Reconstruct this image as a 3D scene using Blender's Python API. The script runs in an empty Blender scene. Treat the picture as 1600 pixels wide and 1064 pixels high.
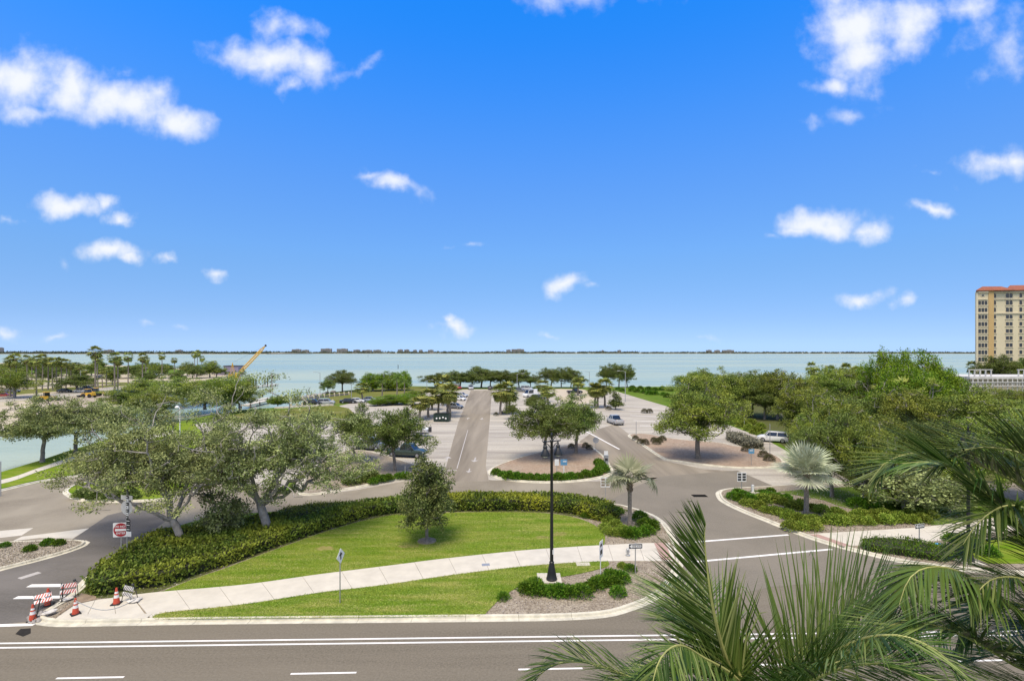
import bpy, bmesh, math, random
import numpy as np
from mathutils import Vector, Matrix, noise
from mathutils.geometry import tessellate_polygon

S = bpy.context.scene
COL = S.collection
R = math.radians
PI = math.pi

# ------------------------------------------------------------------ camera
F, H, HY = 800.0, 15.0, 549.5        # focal length and horizon row of the photograph (1600 px wide), eye height in metres
cam_data = bpy.data.cameras.new('camera')
cam_data.sensor_width = 36.0
cam_data.lens = 18.0
cam_data.shift_y = 17.5 / 1600.0
cam_data.clip_start = 0.1
cam_data.clip_end = 60000.0
cam = bpy.data.objects.new('camera', cam_data)
cam.location = (0, 0, H)
cam.rotation_euler = (R(90), 0, 0)
COL.objects.link(cam)
S.camera = cam

# ------------------------------------------------------------------ light
SUN_EL, SUN_ROT = R(68), R(195)      # high, behind the camera and a little to its left
sd = bpy.data.lights.new('sun', 'SUN')
sd.energy = 2.45
sd.angle = R(30)                      # veiled by cloud: soft shadows
sd.color = (1.0, 0.865, 0.66)
sun = bpy.data.objects.new('sun', sd)
sv = Vector((math.sin(SUN_ROT) * math.cos(SUN_EL), math.cos(SUN_ROT) * math.cos(SUN_EL), math.sin(SUN_EL)))
sun.rotation_euler = sv.to_track_quat('Z', 'Y').to_euler()
sun.location = sv * 200
COL.objects.link(sun)

S.view_settings.view_transform = 'Standard'
S.view_settings.look = 'None'
S.view_settings.exposure = 0.85
S.view_settings.gamma = 1.0
S.view_settings.use_curve_mapping = False
S.cycles.max_bounces = 6
S.cycles.diffuse_bounces = 3
S.cycles.glossy_bounces = 2
S.cycles.transmission_bounces = 3
S.cycles.caustics_reflective = False
S.cycles.caustics_refractive = False

world = bpy.data.worlds.new('World')
S.world = world
world.use_nodes = True


def build_world():
    nt = world.node_tree
    nt.nodes.clear()
    N, L = nt.nodes.new, nt.links.new
    out = N('ShaderNodeOutputWorld')
    bg = N('ShaderNodeBackground')
    bg.inputs[1].default_value = 0.0793
    sky = N('ShaderNodeTexSky')
    sky.sky_type = 'NISHITA'
    sky.sun_disc = False
    sky.sun_elevation = SUN_EL
    sky.sun_rotation = SUN_ROT
    sky.altitude = 0
    sky.air_density = 1.25
    sky.dust_density = 0.25
    sky.ozone_density = 3.0
    hs = N('ShaderNodeHueSaturation')
    hs.inputs['Saturation'].default_value = 1.22
    hs.inputs['Value'].default_value = 1.0
    # deep-blue grading of the clear sky by elevation (the whole dome, every bearing)
    hs.inputs['Saturation'].default_value = 1.0
    tc0 = N('ShaderNodeTexCoord')
    sp0 = N('ShaderNodeSeparateXYZ')
    L(tc0.outputs['Generated'], sp0.inputs[0])
    rp = N('ShaderNodeValToRGB')
    rp.color_ramp.interpolation = 'B_SPLINE'
    ex = 1.54 * 4
    stops = [(4.5, (.50, .74, .99), (.678, .581, .337)), (20, (.44, .68, .98), (.699, .665, .427)), (50, (.32, .58, .965), (.554, .668, .565)), (100, (.215, .50, .97), (.336, .523, .621)), (150, (.15, .43, .97), (.218, .396, .576)),
             (250, (.085, .33, .97), (.121, .26, .464)), (350, (.042, .27, .97), (.083, .195, .386)), (450, (.018, .225, .95), (.065, .161, .338)), (546, (.008, .205, .93), (.057, .144, .312))]
    el_ = rp.color_ramp.elements
    while len(el_) < len(stops):
        el_.new(0.5)
    for i, (dy, tg, ni) in enumerate(stops):
        el_[i].position = math.sin(math.atan2(dy, F))
    for i, (dy, tg, ni) in enumerate(stops):
        el_[i].color = tuple(t / (ex * n) for t, n in zip(tg, ni)) + (1,)
    L(sp0.outputs[2], rp.inputs[0])
    vm = N('ShaderNodeVectorMath')
    vm.operation = 'MULTIPLY'
    vm.inputs[1].default_value = (4, 4, 4)
    L(rp.outputs[0], vm.inputs[0])
    vm2 = N('ShaderNodeVectorMath')
    vm2.operation = 'MULTIPLY'
    L(vm.outputs[0], vm2.inputs[0])
    L(sky.outputs[0], vm2.inputs[1])
    L(vm2.outputs[0], hs.inputs['Color'])
    # clouds, each at its own bearing and elevation: (bearing tangent, elevation tangent) = direction / forward axis
    tc = N('ShaderNodeTexCoord')
    sep = N('ShaderNodeSeparateXYZ')
    L(tc.outputs['Generated'], sep.inputs[0])

    def math_(op, a, b=None, c=None, clamp=False):
        m = N('ShaderNodeMath')
        m.operation = op
        m.use_clamp = clamp
        for i, v in enumerate((a, b, c)):
            if v is None:
                continue
            if isinstance(v, (int, float)):
                m.inputs[i].default_value = v
            else:
                L(v, m.inputs[i])
        return m.outputs[0]
    ysafe = math_('MAXIMUM', sep.outputs[1], 0.02)
    u = math_('DIVIDE', sep.outputs[0], ysafe)
    v = math_('DIVIDE', sep.outputs[2], ysafe)
    uv = N('ShaderNodeCombineXYZ')
    L(u, uv.inputs[0])
    L(v, uv.inputs[1])
    nz = N('ShaderNodeTexNoise')
    nz.inputs['Scale'].default_value = 9.0
    nz.inputs['Detail'].default_value = 5.0
    nz.inputs['Roughness'].default_value = 0.55
    nz.noise_dimensions = '2D'
    L(uv.outputs[0], nz.inputs['Vector'])
    sub = N('ShaderNodeVectorMath')
    sub.operation = 'SUBTRACT'
    L(nz.outputs['Color'], sub.inputs[0])
    sub.inputs[1].default_value = (0.5, 0.5, 0.5)
    mad = N('ShaderNodeVectorMath')
    mad.operation = 'MULTIPLY_ADD'
    L(sub.outputs[0], mad.inputs[0])
    mad.inputs[1].default_value = (0.10, 0.06, 0)
    L(uv.outputs[0], mad.inputs[2])
    nz2 = N('ShaderNodeTexNoise')
    nz2.noise_dimensions = '2D'
    nz2.inputs['Scale'].default_value = 17.0
    nz2.inputs['Detail'].default_value = 4.0
    nz2.inputs['Roughness'].default_value = 0.52
    L(uv.outputs[0], nz2.inputs['Vector'])
    # x, y (photo px), half width, half height, turn (deg), thickness
    blobs = [
        (30, 125, 95, 52, 8, 1.0), (115, 140, 60, 45, 0, 1.0), (215, 165, 75, 40, -5, 1.0), (275, 185, 62, 32, -25, .85), (160, 158, 70, 40, 0, 1.0), (185, 110, 40, 18, 20, .42), (60, 170, 80, 22, 0, .62),
        (420, 92, 85, 36, 0, 1.05), (485, 105, 50, 34, -30, .8), (445, 40, 48, 26, 0, .66), (450, 130, 30, 18, 0, .62), (570, 105, 34, 11, 28, .4),
        (620, 290, 52, 15, -24, .72), (590, 274, 26, 9, 0, .6),
        (105, 322, 62, 22, 4, 1.0), (155, 312, 18, 16, 0, .8), (184, 341, 24, 13, 0, .8),
        (174, 394, 58, 20, 0, 1.0), (205, 402, 30, 12, 0, .75), (262, 404, 26, 8, -8, .6), (331, 428, 21, 11, 0, .68), (105, 412, 22, 8, -20, .36),
        (711, 513, 32, 12, 0, .85), (708, 506, 14, 10, 0, .8), (733, 382, 24, 5, 0, .4),
        (878, 442, 40, 17, 0, .88), (912, 451, 20, 8, 0, .5),
        (1335, 40, 75, 62, 0, .95), (1410, 45, 80, 52, 20, .98), (1345, 95, 68, 50, 35, .92), (1300, 135, 44, 22, 10, .72), (1500, 10, 120, 30, 0, .58), (1570, 65, 80, 70, 0, .40),
        (1330, 180, 52, 17, 5, .46), (1272, 198, 20, 14, 0, .35), (1290, 352, 82, 26, 0, .95), (1345, 358, 38, 20, 0, .85), (1215, 372, 30, 9, 0, .5), (1250, 362, 48, 16, 0, .7),
        (1452, 328, 45, 15, -6, .85), (1555, 258, 58, 26, 8, .82), (1590, 250, 42, 28, 0, .8), (1343, 466, 45, 15, 0, .9), (1419, 473, 28, 13, 8, .75), (1462, 269, 20, 8, 0, .34),
        (900, -10, 110, 34, 0, .55), (5, 345, 22, 10, 0, .5), (2, 520, 30, 10, 0, .55), (85, 523, 22, 6, 0, .4), (290, 512, 26, 7, 0, .36), (855, 525, 26, 6, 0, .36), (1105, 530, 24, 6, 0, .36), (240, 505, 24, 6, 0, .32),
        # more of the same beyond the frame
        (-250, 90, 140, 50, 0, .9), (-500, 250, 120, 40, 0, .9), (-400, 420, 90, 24, 0, .9), (1850, 150, 130, 50, 10, .9), (2100, 350, 120, 30, 0, .9), (1900, 440, 60, 18, 0, .8), (600, -220, 160, 60, 0, .8), (1200, -320, 180, 80, 0, .9),
    ]
    f = None
    for (x, y, a, b, t, k) in blobs:
        mp = N('ShaderNodeMapping')
        mp.vector_type = 'TEXTURE'
        mp.inputs['Location'].default_value = ((x - 800) / F, (HY - y) / F, 0)
        mp.inputs['Rotation'].default_value = (0, 0, R(t))
        mp.inputs['Scale'].default_value = (a * 1.25 / F, b * 1.3 / F, 1)
        L(mad.outputs[0], mp.inputs[0])
        ln = N('ShaderNodeVectorMath')
        ln.operation = 'LENGTH'
        L(mp.outputs[0], ln.inputs[0])
        g = math_('MULTIPLY_ADD', ln.outputs['Value'], -k, k)
        f = g if f is None else math_('MAXIMUM', f, g)
    det = math_('MULTIPLY_ADD', nz2.outputs['Fac'], 0.95, -0.475)
    f2 = math_('ADD', f, det)
    ramp = N('ShaderNodeMapRange')
    ramp.interpolation_type = 'SMOOTHSTEP'
    ramp.inputs['From Min'].default_value = 0.06
    ramp.inputs['From Max'].default_value = 0.98
    ramp.inputs['To Max'].default_value = 0.97
    L(f2, ramp.inputs['Value'])
    fwd = math_('GREATER_THAN', sep.outputs[1], 0.06)
    up = math_('GREATER_THAN', sep.outputs[2], 0.0)
    msk = math_('MULTIPLY', math_('MULTIPLY', fwd, up), ramp.outputs[0])
    # unseen broken cloud overhead and behind; veils the sun, widened to whiten the ambient
    zz = math_('ADD', math_('MAXIMUM', sep.outputs[2], 0.0), 0.12)
    pv = N('ShaderNodeCombineXYZ')
    L(math_('DIVIDE', sep.outputs[0], zz), pv.inputs[0])
    L(math_('DIVIDE', sep.outputs[1], zz), pv.inputs[1])
    n3 = N('ShaderNodeTexNoise')
    n3.noise_dimensions = '2D'
    n3.inputs['Scale'].default_value = 0.9
    n3.inputs['Detail'].default_value = 6
    L(pv.outputs[0], n3.inputs['Vector'])
    r3 = N('ShaderNodeMapRange')
    r3.interpolation_type = 'SMOOTHSTEP'
    r3.inputs['From Min'].default_value = 0.34
    r3.inputs['From Max'].default_value = 0.55
    r3.inputs['To Max'].default_value = 0.9
    L(n3.outputs['Fac'], r3.inputs['Value'])
    # where that layer begins: elevation/forward ratio above the frame, or behind
    hi = N('ShaderNodeMapRange')
    hi.inputs['From Min'].default_value = 0.64
    hi.inputs['From Max'].default_value = 0.84
    L(sep.outputs[2], hi.inputs['Value'])
    bk = N('ShaderNodeMapRange')
    bk.inputs['From Min'].default_value = 0.35
    bk.inputs['From Max'].default_value = -0.05
    L(sep.outputs[1], bk.inputs['Value'])
    lay = math_('MULTIPLY', math_('MAXIMUM', hi.outputs[0], bk.outputs[0]), r3.outputs[0])
    lay = math_('MULTIPLY', lay, up)
    msk = math_('MAXIMUM', msk, lay)
    mix = N('ShaderNodeMix')
    mix.data_type = 'RGBA'
    L(msk, mix.inputs['Factor'])
    L(hs.outputs[0], mix.inputs['A'])
    mix.inputs['B'].default_value = (6.6, 6.8, 7.3, 1)
    L(mix.outputs['Result'], bg.inputs[0])
    L(bg.outputs[0], out.inputs[0])
    world.cycles.sampling_method = 'MANUAL'
    world.cycles.sample_map_resolution = 512


build_world()

# ------------------------------------------------------------------ helpers


def G(px, py, z=0.0):
    """Ground point (height z) seen at photo pixel px, py."""
    Y = F * (H - z) / (py - HY)
    return Vector(((px - 800) * Y / F, Y, z))


def P(px, py, Y):
    """Point at distance Y seen at photo pixel px, py."""
    return Vector(((px - 800) * Y / F, Y, H - (py - HY) * Y / F))


def tag(o, label=None, cat=None, group=None, kind=None):
    if label:
        o['label'] = label
    if cat:
        o['category'] = cat
    if group:
        o['group'] = group
    if kind:
        o['kind'] = kind
    return o


def empty(name, loc=(0, 0, 0), rz=0.0, parent=None):
    o = bpy.data.objects.new(name, None)
    o.empty_display_size = 0.2
    o.location = loc
    o.rotation_euler = (0, 0, rz)
    COL.objects.link(o)
    if parent:
        o.parent = parent
    return o


def link(name, me, parent=None, loc=None, rot=None):
    o = bpy.data.objects.new(name, me)
    COL.objects.link(o)
    if parent:
        o.parent = parent
    if loc is not None:
        o.location = loc
    if rot is not None:
        o.rotation_euler = rot
    return o


KIDS = {}


def dup(o, loc=None, rz=None, sc=None, label=None, group=None, parent=None):
    """Copy of a thing with its parts and sub-parts (mesh data shared)."""
    c = o.copy()
    COL.objects.link(c)
    if parent is not None:
        c.parent = parent
    for ch in list(o.children):
        dup(ch, parent=c)
    if loc is not None:
        c.location = loc
    if rz is not None:
        c.rotation_euler = (o.rotation_euler[0], o.rotation_euler[1], rz)
    if sc is not None:
        c.scale = sc if hasattr(sc, '__len__') else (sc, sc, sc)
    if label:
        c['label'] = label
    if group:
        c['group'] = group
    return c


def np_mesh(name, V, faces, mat, smooth=False, mats=None, midx=None):
    """V: (n,3); faces: list of int arrays (m,k), k = 3 or 4."""
    me = bpy.data.meshes.new(name)
    V = np.asarray(V, dtype=np.float32).reshape(-1, 3)
    faces = [np.asarray(f, dtype=np.int32) for f in faces if len(f)]
    me.vertices.add(len(V))
    me.vertices.foreach_set('co', V.ravel())
    nl = sum(f.size for f in faces)
    nf = sum(len(f) for f in faces)
    me.loops.add(nl)
    me.loops.foreach_set('vertex_index', np.concatenate([f.ravel() for f in faces]))
    me.polygons.add(nf)
    ls = []
    off = 0
    for f in faces:
        k = f.shape[1]
        ls.append(off + np.arange(len(f)) * k)
        off += f.size
    me.polygons.foreach_set('loop_start', np.concatenate(ls).astype(np.int32))
    if smooth:
        me.polygons.foreach_set('use_smooth', np.ones(nf, dtype=bool))
    for m in (mats or [mat]):
        me.materials.append(m)
    if midx is not None:
        me.polygons.foreach_set('material_index', np.asarray(midx, dtype=np.int32))
    me.update(calc_edges=True)
    me.validate()
    return me


class MB:
    """Collects shapes for ONE mesh object (one part)."""

    def __init__(s):
        s.v, s.f, s.m = [], [], []
        s.cur = 0

    def add(s, vs, fs):
        b = len(s.v)
        s.v += [tuple(x) for x in vs]
        for f in fs:
            s.f.append(tuple(i + b for i in f))
            s.m.append(s.cur)

    def box(s, c, d, rz=0.0, rx=0.0, ry=0.0, taper=1.0):
        hx, hy, hz = d[0] / 2, d[1] / 2, d[2] / 2
        M = Matrix.Translation(Vector(c)) @ Matrix.Rotation(rz, 4, 'Z') @ Matrix.Rotation(ry, 4, 'Y') @ Matrix.Rotation(rx, 4, 'X')
        vs = []
        for z in (-hz, hz):
            k = taper if z > 0 else 1.0
            for x, y in ((-hx, -hy), (hx, -hy), (hx, hy), (-hx, hy)):
                vs.append(M @ Vector((x * k, y * k, z)))
        s.add(vs, [(3, 2, 1, 0), (4, 5, 6, 7), (0, 1, 5, 4), (1, 2, 6, 5), (2, 3, 7, 6), (3, 0, 4, 7)])

    def lathe(s, prof, n=12, c=(0, 0, 0), M=None, cap=True):
        vs, fs = [], []
        for (r, z) in prof:
            for i in range(n):
                a = 2 * PI * i / n
                p = Vector((r * math.cos(a), r * math.sin(a), z))
                vs.append((M @ p) if M else p + Vector(c))
        for j in range(len(prof) - 1):
            for i in range(n):
                k = (i + 1) % n
                fs.append((j * n + i, j * n + k, (j + 1) * n + k, (j + 1) * n + i))
        if cap:
            fs.append(tuple(range(n - 1, -1, -1)))
            fs.append(tuple((len(prof) - 1) * n + i for i in range(n)))
        s.add(vs, fs)

    def tube(s, pts, rad, n=6):
        pts = [Vector(p) for p in pts]
        rads = rad if hasattr(rad, '__len__') else [rad] * len(pts)
        vs, fs = [], []
        ref = None
        for i, p in enumerate(pts):
            t = (pts[min(i + 1, len(pts) - 1)] - pts[max(i - 1, 0)]).normalized()
            if ref is None:
                ref = Vector((1, 0, 0)) if abs(t.x) < 0.8 else Vector((0, 1, 0))
            a = t.cross(ref).normalized()
            b = t.cross(a)
            ref = b.cross(t) * -1 if False else ref
            for k in range(n):
                g = 2 * PI * k / n
                vs.append(p + (a * math.cos(g) + b * math.sin(g)) * rads[i])
        for i in range(len(pts) - 1):
            for k in range(n):
                q = (k + 1) % n
                fs.append((i * n + k, i * n + q, (i + 1) * n + q, (i + 1) * n + k))
        fs.append(tuple(range(n - 1, -1, -1)))
        fs.append(tuple((len(pts) - 1) * n + k for k in range(n)))
        s.add(vs, fs)

    def prism(s, poly, z0, z1):
        """Vertical prism over a 2-D polygon."""
        n = len(poly)
        pts = [Vector((p[0], p[1], 0)) for p in poly]
        tris = tessellate_polygon([pts])
        vs = [(p.x, p.y, z0) for p in pts] + [(p.x, p.y, z1) for p in pts]
        area = sum(pts[i].x * pts[(i + 1) % n].y - pts[(i + 1) % n].x * pts[i].y for i in range(n))
        fs = []
        for t in tris:
            a, b, c = t
            cr = (pts[b] - pts[a]).cross(pts[c] - pts[a]).z
            if cr < 0:
                b, c = c, b
            fs.append((a + n, b + n, c + n))
            fs.append((c, b, a))
        for i in range(n):
            k = (i + 1) % n
            fs.append((i, k, k + n, i + n) if area > 0 else (k, i, i + n, k + n))
        s.add(vs, fs)

    def mesh(s, name, mat, smooth=False):
        me = bpy.data.meshes.new(name)
        me.from_pydata(s.v, [], s.f)
        ms = mat if isinstance(mat, (list, tuple)) else [mat]
        for m in ms:
            me.materials.append(m)
        if len(ms) > 1:
            me.polygons.foreach_set('material_index', s.m)
        if smooth:
            me.polygons.foreach_set('use_smooth', [True] * len(me.polygons))
            try:
                me.set_sharp_from_angle(angle=R(35))
            except Exception:
                pass
        me.update()
        return me

    def build(s, name, mat, parent=None, smooth=False, loc=None, rot=None):
        return link(name, s.mesh(name, mat, smooth), parent, loc, rot)


def catmull(pts, per=8, closed=False):
    pts = [Vector(p) for p in pts]
    n = len(pts)
    out = []
    rng = range(n) if closed else range(n - 1)
    for i in rng:
        if closed:
            a, b, c, d = pts[(i - 1) % n], pts[i], pts[(i + 1) % n], pts[(i + 2) % n]
        else:
            a, b, c, d = pts[max(i - 1, 0)], pts[i], pts[i + 1], pts[min(i + 2, n - 1)]
        for k in range(per):
            t = k / per
            out.append(0.5 * ((2 * b) + (c - a) * t + (2 * a - 5 * b + 4 * c - d) * t * t + (3 * b - a - 3 * c + d) * t ** 3))
    if not closed:
        out.append(pts[-1])
    return out


def resample(pts, step=None, n=None, closed=False):
    pts = [Vector(p) for p in pts]
    if closed:
        pts = pts + [pts[0]]
    d = [0.0]
    for i in range(1, len(pts)):
        d.append(d[-1] + (pts[i] - pts[i - 1]).length)
    tot = d[-1]
    if n is None:
        n = max(2, int(round(tot / step)) + 1)
    out = []
    j = 0
    for i in range(n):
        s_ = tot * i / (n - 1)
        while j < len(d) - 2 and d[j + 1] < s_:
            j += 1
        seg = d[j + 1] - d[j]
        t = (s_ - d[j]) / seg if seg > 1e-9 else 0
        out.append(pts[j].lerp(pts[j + 1], t))
    if closed:
        out.pop()
    return out


# ------------------------------------------------------------------ materials


def new_mat(name):
    m = bpy.data.materials.new(name)
    m.use_nodes = True
    nt = m.node_tree
    return m, nt, nt.nodes['Principled BSDF']


def mat(name, col, rough=0.7, metal=0.0, var=0.0, scale=4.0, bump=0.0, bscale=None, spec=0.5, col2=None, detail=5.0, emit=None):
    """Plain surface with noise variation in colour and relief, in object space."""
    m, nt, b = new_mat(name)
    N, L = nt.nodes.new, nt.links.new
    b.inputs['Roughness'].default_value = rough
    b.inputs['Metallic'].default_value = metal
    b.inputs['Specular IOR Level'].default_value = spec
    c = (*col, 1)
    if var or col2:
        tc = N('ShaderNodeTexCoord')
        nz = N('ShaderNodeTexNoise')
        nz.inputs['Scale'].default_value = scale
        nz.inputs['Detail'].default_value = detail
        nz.inputs['Roughness'].default_value = 0.65
        L(tc.outputs['Object'], nz.inputs['Vector'])
        mr = N('ShaderNodeMapRange')
        mr.inputs['From Min'].default_value = 0.32
        mr.inputs['From Max'].default_value = 0.68
        L(nz.outputs['Fac'], mr.inputs['Value'])
        mx = N('ShaderNodeMix')
        mx.data_type = 'RGBA'
        c2 = (*col2, 1) if col2 else tuple(min(1, x * (1 + var)) for x in col) + (1,)
        c1 = c if col2 else tuple(x * (1 - var) for x in col) + (1,)
        mx.inputs['A'].default_value = c1
        mx.inputs['B'].default_value = c2
        L(mr.outputs[0], mx.inputs['Factor'])
        L(mx.outputs['Result'], b.inputs['Base Color'])
    else:
        b.inputs['Base Color'].default_value = c
    if bump:
        tc = N('ShaderNodeTexCoord')
        nb = N('ShaderNodeTexNoise')
        nb.inputs['Scale'].default_value = bscale or scale * 4
        nb.inputs['Detail'].default_value = 4
        L(tc.outputs['Object'], nb.inputs['Vector'])
        bp = N('ShaderNodeBump')
        bp.inputs['Strength'].default_value = bump
        bp.inputs['Distance'].default_value = 0.05
        L(nb.outputs['Fac'], bp.inputs['Height'])
        L(bp.outputs[0], b.inputs['Normal'])
    return m


def leaf_mat(name, cols, clump=0.35, rough=0.55, transl=0.10, young=None, fade=0.5, stretch=None):
    """Leaves: every leaf its own shade between the given colours; clump-sized patches of younger leaves."""
    m, nt, b = new_mat(name)
    N, L = nt.nodes.new, nt.links.new
    geo = N('ShaderNodeNewGeometry')
    ramp = N('ShaderNodeValToRGB')
    el = ramp.color_ramp.elements
    while len(el) < len(cols):
        el.new(0.5)
    for i, c in enumerate(cols):
        el[i].position = i / (len(cols) - 1)
        el[i].color = (*c, 1)
    L(geo.outputs['Random Per Island'], ramp.inputs[0])
    col = ramp.outputs[0]
    if young:
        tc = N('ShaderNodeTexCoord')
        nz = N('ShaderNodeTexNoise')
        nz.inputs['Scale'].default_value = clump
        nz.inputs['Detail'].default_value = 3
        src = tc.outputs['Object']
        if stretch:
            mp = N('ShaderNodeMapping')
            mp.inputs['Rotation'].default_value = (0, 0, R(-9))
            mp.inputs['Scale'].default_value = (*stretch, 1)
            L(src, mp.inputs['Vector'])
            src = mp.outputs[0]
        L(src, nz.inputs['Vector'])
        mr = N('ShaderNodeMapRange')
        mr.inputs['From Min'].default_value = 0.42
        mr.inputs['From Max'].default_value = 0.66
        mr.inputs['To Max'].default_value = fade
        L(nz.outputs['Fac'], mr.inputs['Value'])
        mx = N('ShaderNodeMix')
        mx.data_type = 'RGBA'
        L(mr.outputs[0], mx.inputs['Factor'])
        L(col, mx.inputs['A'])
        mx.inputs['B'].default_value = (*young, 1)
        col = mx.outputs['Result']
    oi = N('ShaderNodeObjectInfo')
    hs = N('ShaderNodeHueSaturation')
    mr2 = N('ShaderNodeMapRange')
    mr2.inputs['To Min'].default_value = 0.82
    mr2.inputs['To Max'].default_value = 1.18
    L(oi.outputs['Random'], mr2.inputs['Value'])
    L(mr2.outputs[0], hs.inputs['Value'])
    mr3 = N('ShaderNodeMapRange')
    mr3.inputs['To Min'].default_value = 0.488
    mr3.inputs['To Max'].default_value = 0.512
    L(oi.outputs['Random'], mr3.inputs['Value'])
    L(mr3.outputs[0], hs.inputs['Hue'])
    L(col, hs.inputs['Color'])
    col = hs.outputs[0]
    L(col, b.inputs['Base Color'])
    b.inputs['Roughness'].default_value = rough
    b.inputs['Specular IOR Level'].default_value = 0.15
    tr = N('ShaderNodeBsdfTranslucent')
    L(col, tr.inputs['Color'])
    ms = N('ShaderNodeMixShader')
    ms.inputs[0].default_value = transl
    L(b.outputs[0], ms.inputs[1])
    L(tr.outputs[0], ms.inputs[2])
    L(ms.outputs[0], nt.nodes['Material Output'].inputs['Surface'])
    return m


def ground_mat(name, c1, c2, fine=14.0, blotch=0.35, c3=None, bump=0.35, rough=0.95, stretch=None, rot=0.0, f3=0.6, speck=0.35, spec=0.12):
    """Ground sheet in world coordinates: fine speckle c1/c2 and broad stains towards c3."""
    m, nt, b = new_mat(name)
    N, L = nt.nodes.new, nt.links.new
    geo = N('ShaderNodeNewGeometry')
    vec = geo.outputs['Position']
    n1 = N('ShaderNodeTexNoise')
    n1.inputs['Scale'].default_value = fine
    n1.inputs['Detail'].default_value = 6
    n1.inputs['Roughness'].default_value = 0.8
    L(vec, n1.inputs['Vector'])
    r1 = N('ShaderNodeMapRange')
    r1.inputs['From Min'].default_value = 0.5 - speck / 2
    r1.inputs['From Max'].default_value = 0.5 + speck / 2
    L(n1.outputs['Fac'], r1.inputs['Value'])
    mx = N('ShaderNodeMix')
    mx.data_type = 'RGBA'
    mx.inputs['A'].default_value = (*c1, 1)
    mx.inputs['B'].default_value = (*c2, 1)
    L(r1.outputs[0], mx.inputs['Factor'])
    col = mx.outputs['Result']
    v2 = vec
    if stretch:
        mp = N('ShaderNodeMapping')
        mp.inputs['Rotation'].default_value = (0, 0, rot)
        mp.inputs['Scale'].default_value = (stretch[0], stretch[1], 1)
        L(vec, mp.inputs['Vector'])
        v2 = mp.outputs[0]
    if c3:
        n2 = N('ShaderNodeTexNoise')
        n2.inputs['Scale'].default_value = blotch
        n2.inputs['Detail'].default_value = 5
        n2.inputs['Roughness'].default_value = 0.6
        n2.inputs['Distortion'].default_value = 0.4
        L(v2, n2.inputs['Vector'])
        r2 = N('ShaderNodeMapRange')
        r2.inputs['From Min'].default_value = 0.38
        r2.inputs['From Max'].default_value = 0.66
        r2.inputs['To Max'].default_value = f3
        L(n2.outputs['Fac'], r2.inputs['Value'])
        m2 = N('ShaderNodeMix')
        m2.data_type = 'RGBA'
        L(r2.outputs[0], m2.inputs['Factor'])
        L(col, m2.inputs['A'])
        m2.inputs['B'].default_value = (*c3, 1)
        col = m2.outputs['Result']
    L(col, b.inputs['Base Color'])
    b.inputs['Roughness'].default_value = rough
    b.inputs['Specular IOR Level'].default_value = spec
    if bump:
        bp = N('ShaderNodeBump')
        bp.inputs['Strength'].default_value = bump
        bp.inputs['Distance'].default_value = 0.03
        L(n1.outputs['Fac'], bp.inputs['Height'])
        L(bp.outputs[0], b.inputs['Normal'])
    return m


def paint_mat():
    """Vehicle paint: takes each object's own colour."""
    m, nt, b = new_mat('car_paint')
    oi = nt.nodes.new('ShaderNodeObjectInfo')
    nt.links.new(oi.outputs['Color'], b.inputs['Base Color'])
    b.inputs['Roughness'].default_value = 0.32
    b.inputs['Coat Weight'].default_value = 0.6
    b.inputs['Coat Roughness'].default_value = 0.08
    return m


def water_mat():
    m, nt, b = new_mat('bay_water')
    N, L = nt.nodes.new, nt.links.new
    geo = N('ShaderNodeNewGeometry')
    mp = N('ShaderNodeMapping')
    mp.inputs['Scale'].default_value = (0.0016, 0.011, 1)
    L(geo.outputs['Position'], mp.inputs['Vector'])
    nz = N('ShaderNodeTexNoise')
    nz.inputs['Scale'].default_value = 1.0
    nz.inputs['Detail'].default_value = 5
    nz.inputs['Roughness'].default_value = 0.6
    nz.inputs['Distortion'].default_value = 0.5
    L(mp.outputs[0], nz.inputs['Vector'])
    rp = N('ShaderNodeMapRange')
    rp.inputs['From Min'].default_value = 0.38
    rp.inputs['From Max'].default_value = 0.64
    L(nz.outputs['Fac'], rp.inputs['Value'])
    mx = N('ShaderNodeMix')
    mx.data_type = 'RGBA'
    mx.inputs['A'].default_value = (0.26, 0.34, 0.265, 1)
    mx.inputs['B'].default_value = (0.36, 0.415, 0.325, 1)
    L(rp.outputs[0], mx.inputs['Factor'])
    L(mx.outputs['Result'], b.inputs['Base Color'])
    rr = N('ShaderNodeMapRange')
    rr.inputs['To Min'].default_value = 0.22
    rr.inputs['To Max'].default_value = 0.42
    L(rp.outputs[0], rr.inputs['Value'])
    L(rr.outputs[0], b.inputs['Roughness'])
    b.inputs['IOR'].default_value = 1.33
    b.inputs['Specular IOR Level'].default_value = 0.22
    n2 = N('ShaderNodeTexNoise')
    n2.inputs['Scale'].default_value = 0.55
    n2.inputs['Detail'].default_value = 4
    m2 = N('ShaderNodeMapping')
    m2.inputs['Scale'].default_value = (0.6, 1.3, 1)
    L(geo.outputs['Position'], m2.inputs['Vector'])
    L(m2.outputs[0], n2.inputs['Vector'])
    bp = N('ShaderNodeBump')
    bp.inputs['Strength'].default_value = 0.55
    bp.inputs['Distance'].default_value = 0.25
    L(n2.outputs['Fac'], bp.inputs['Height'])
    L(bp.outputs[0], b.inputs['Normal'])
    return m


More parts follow.
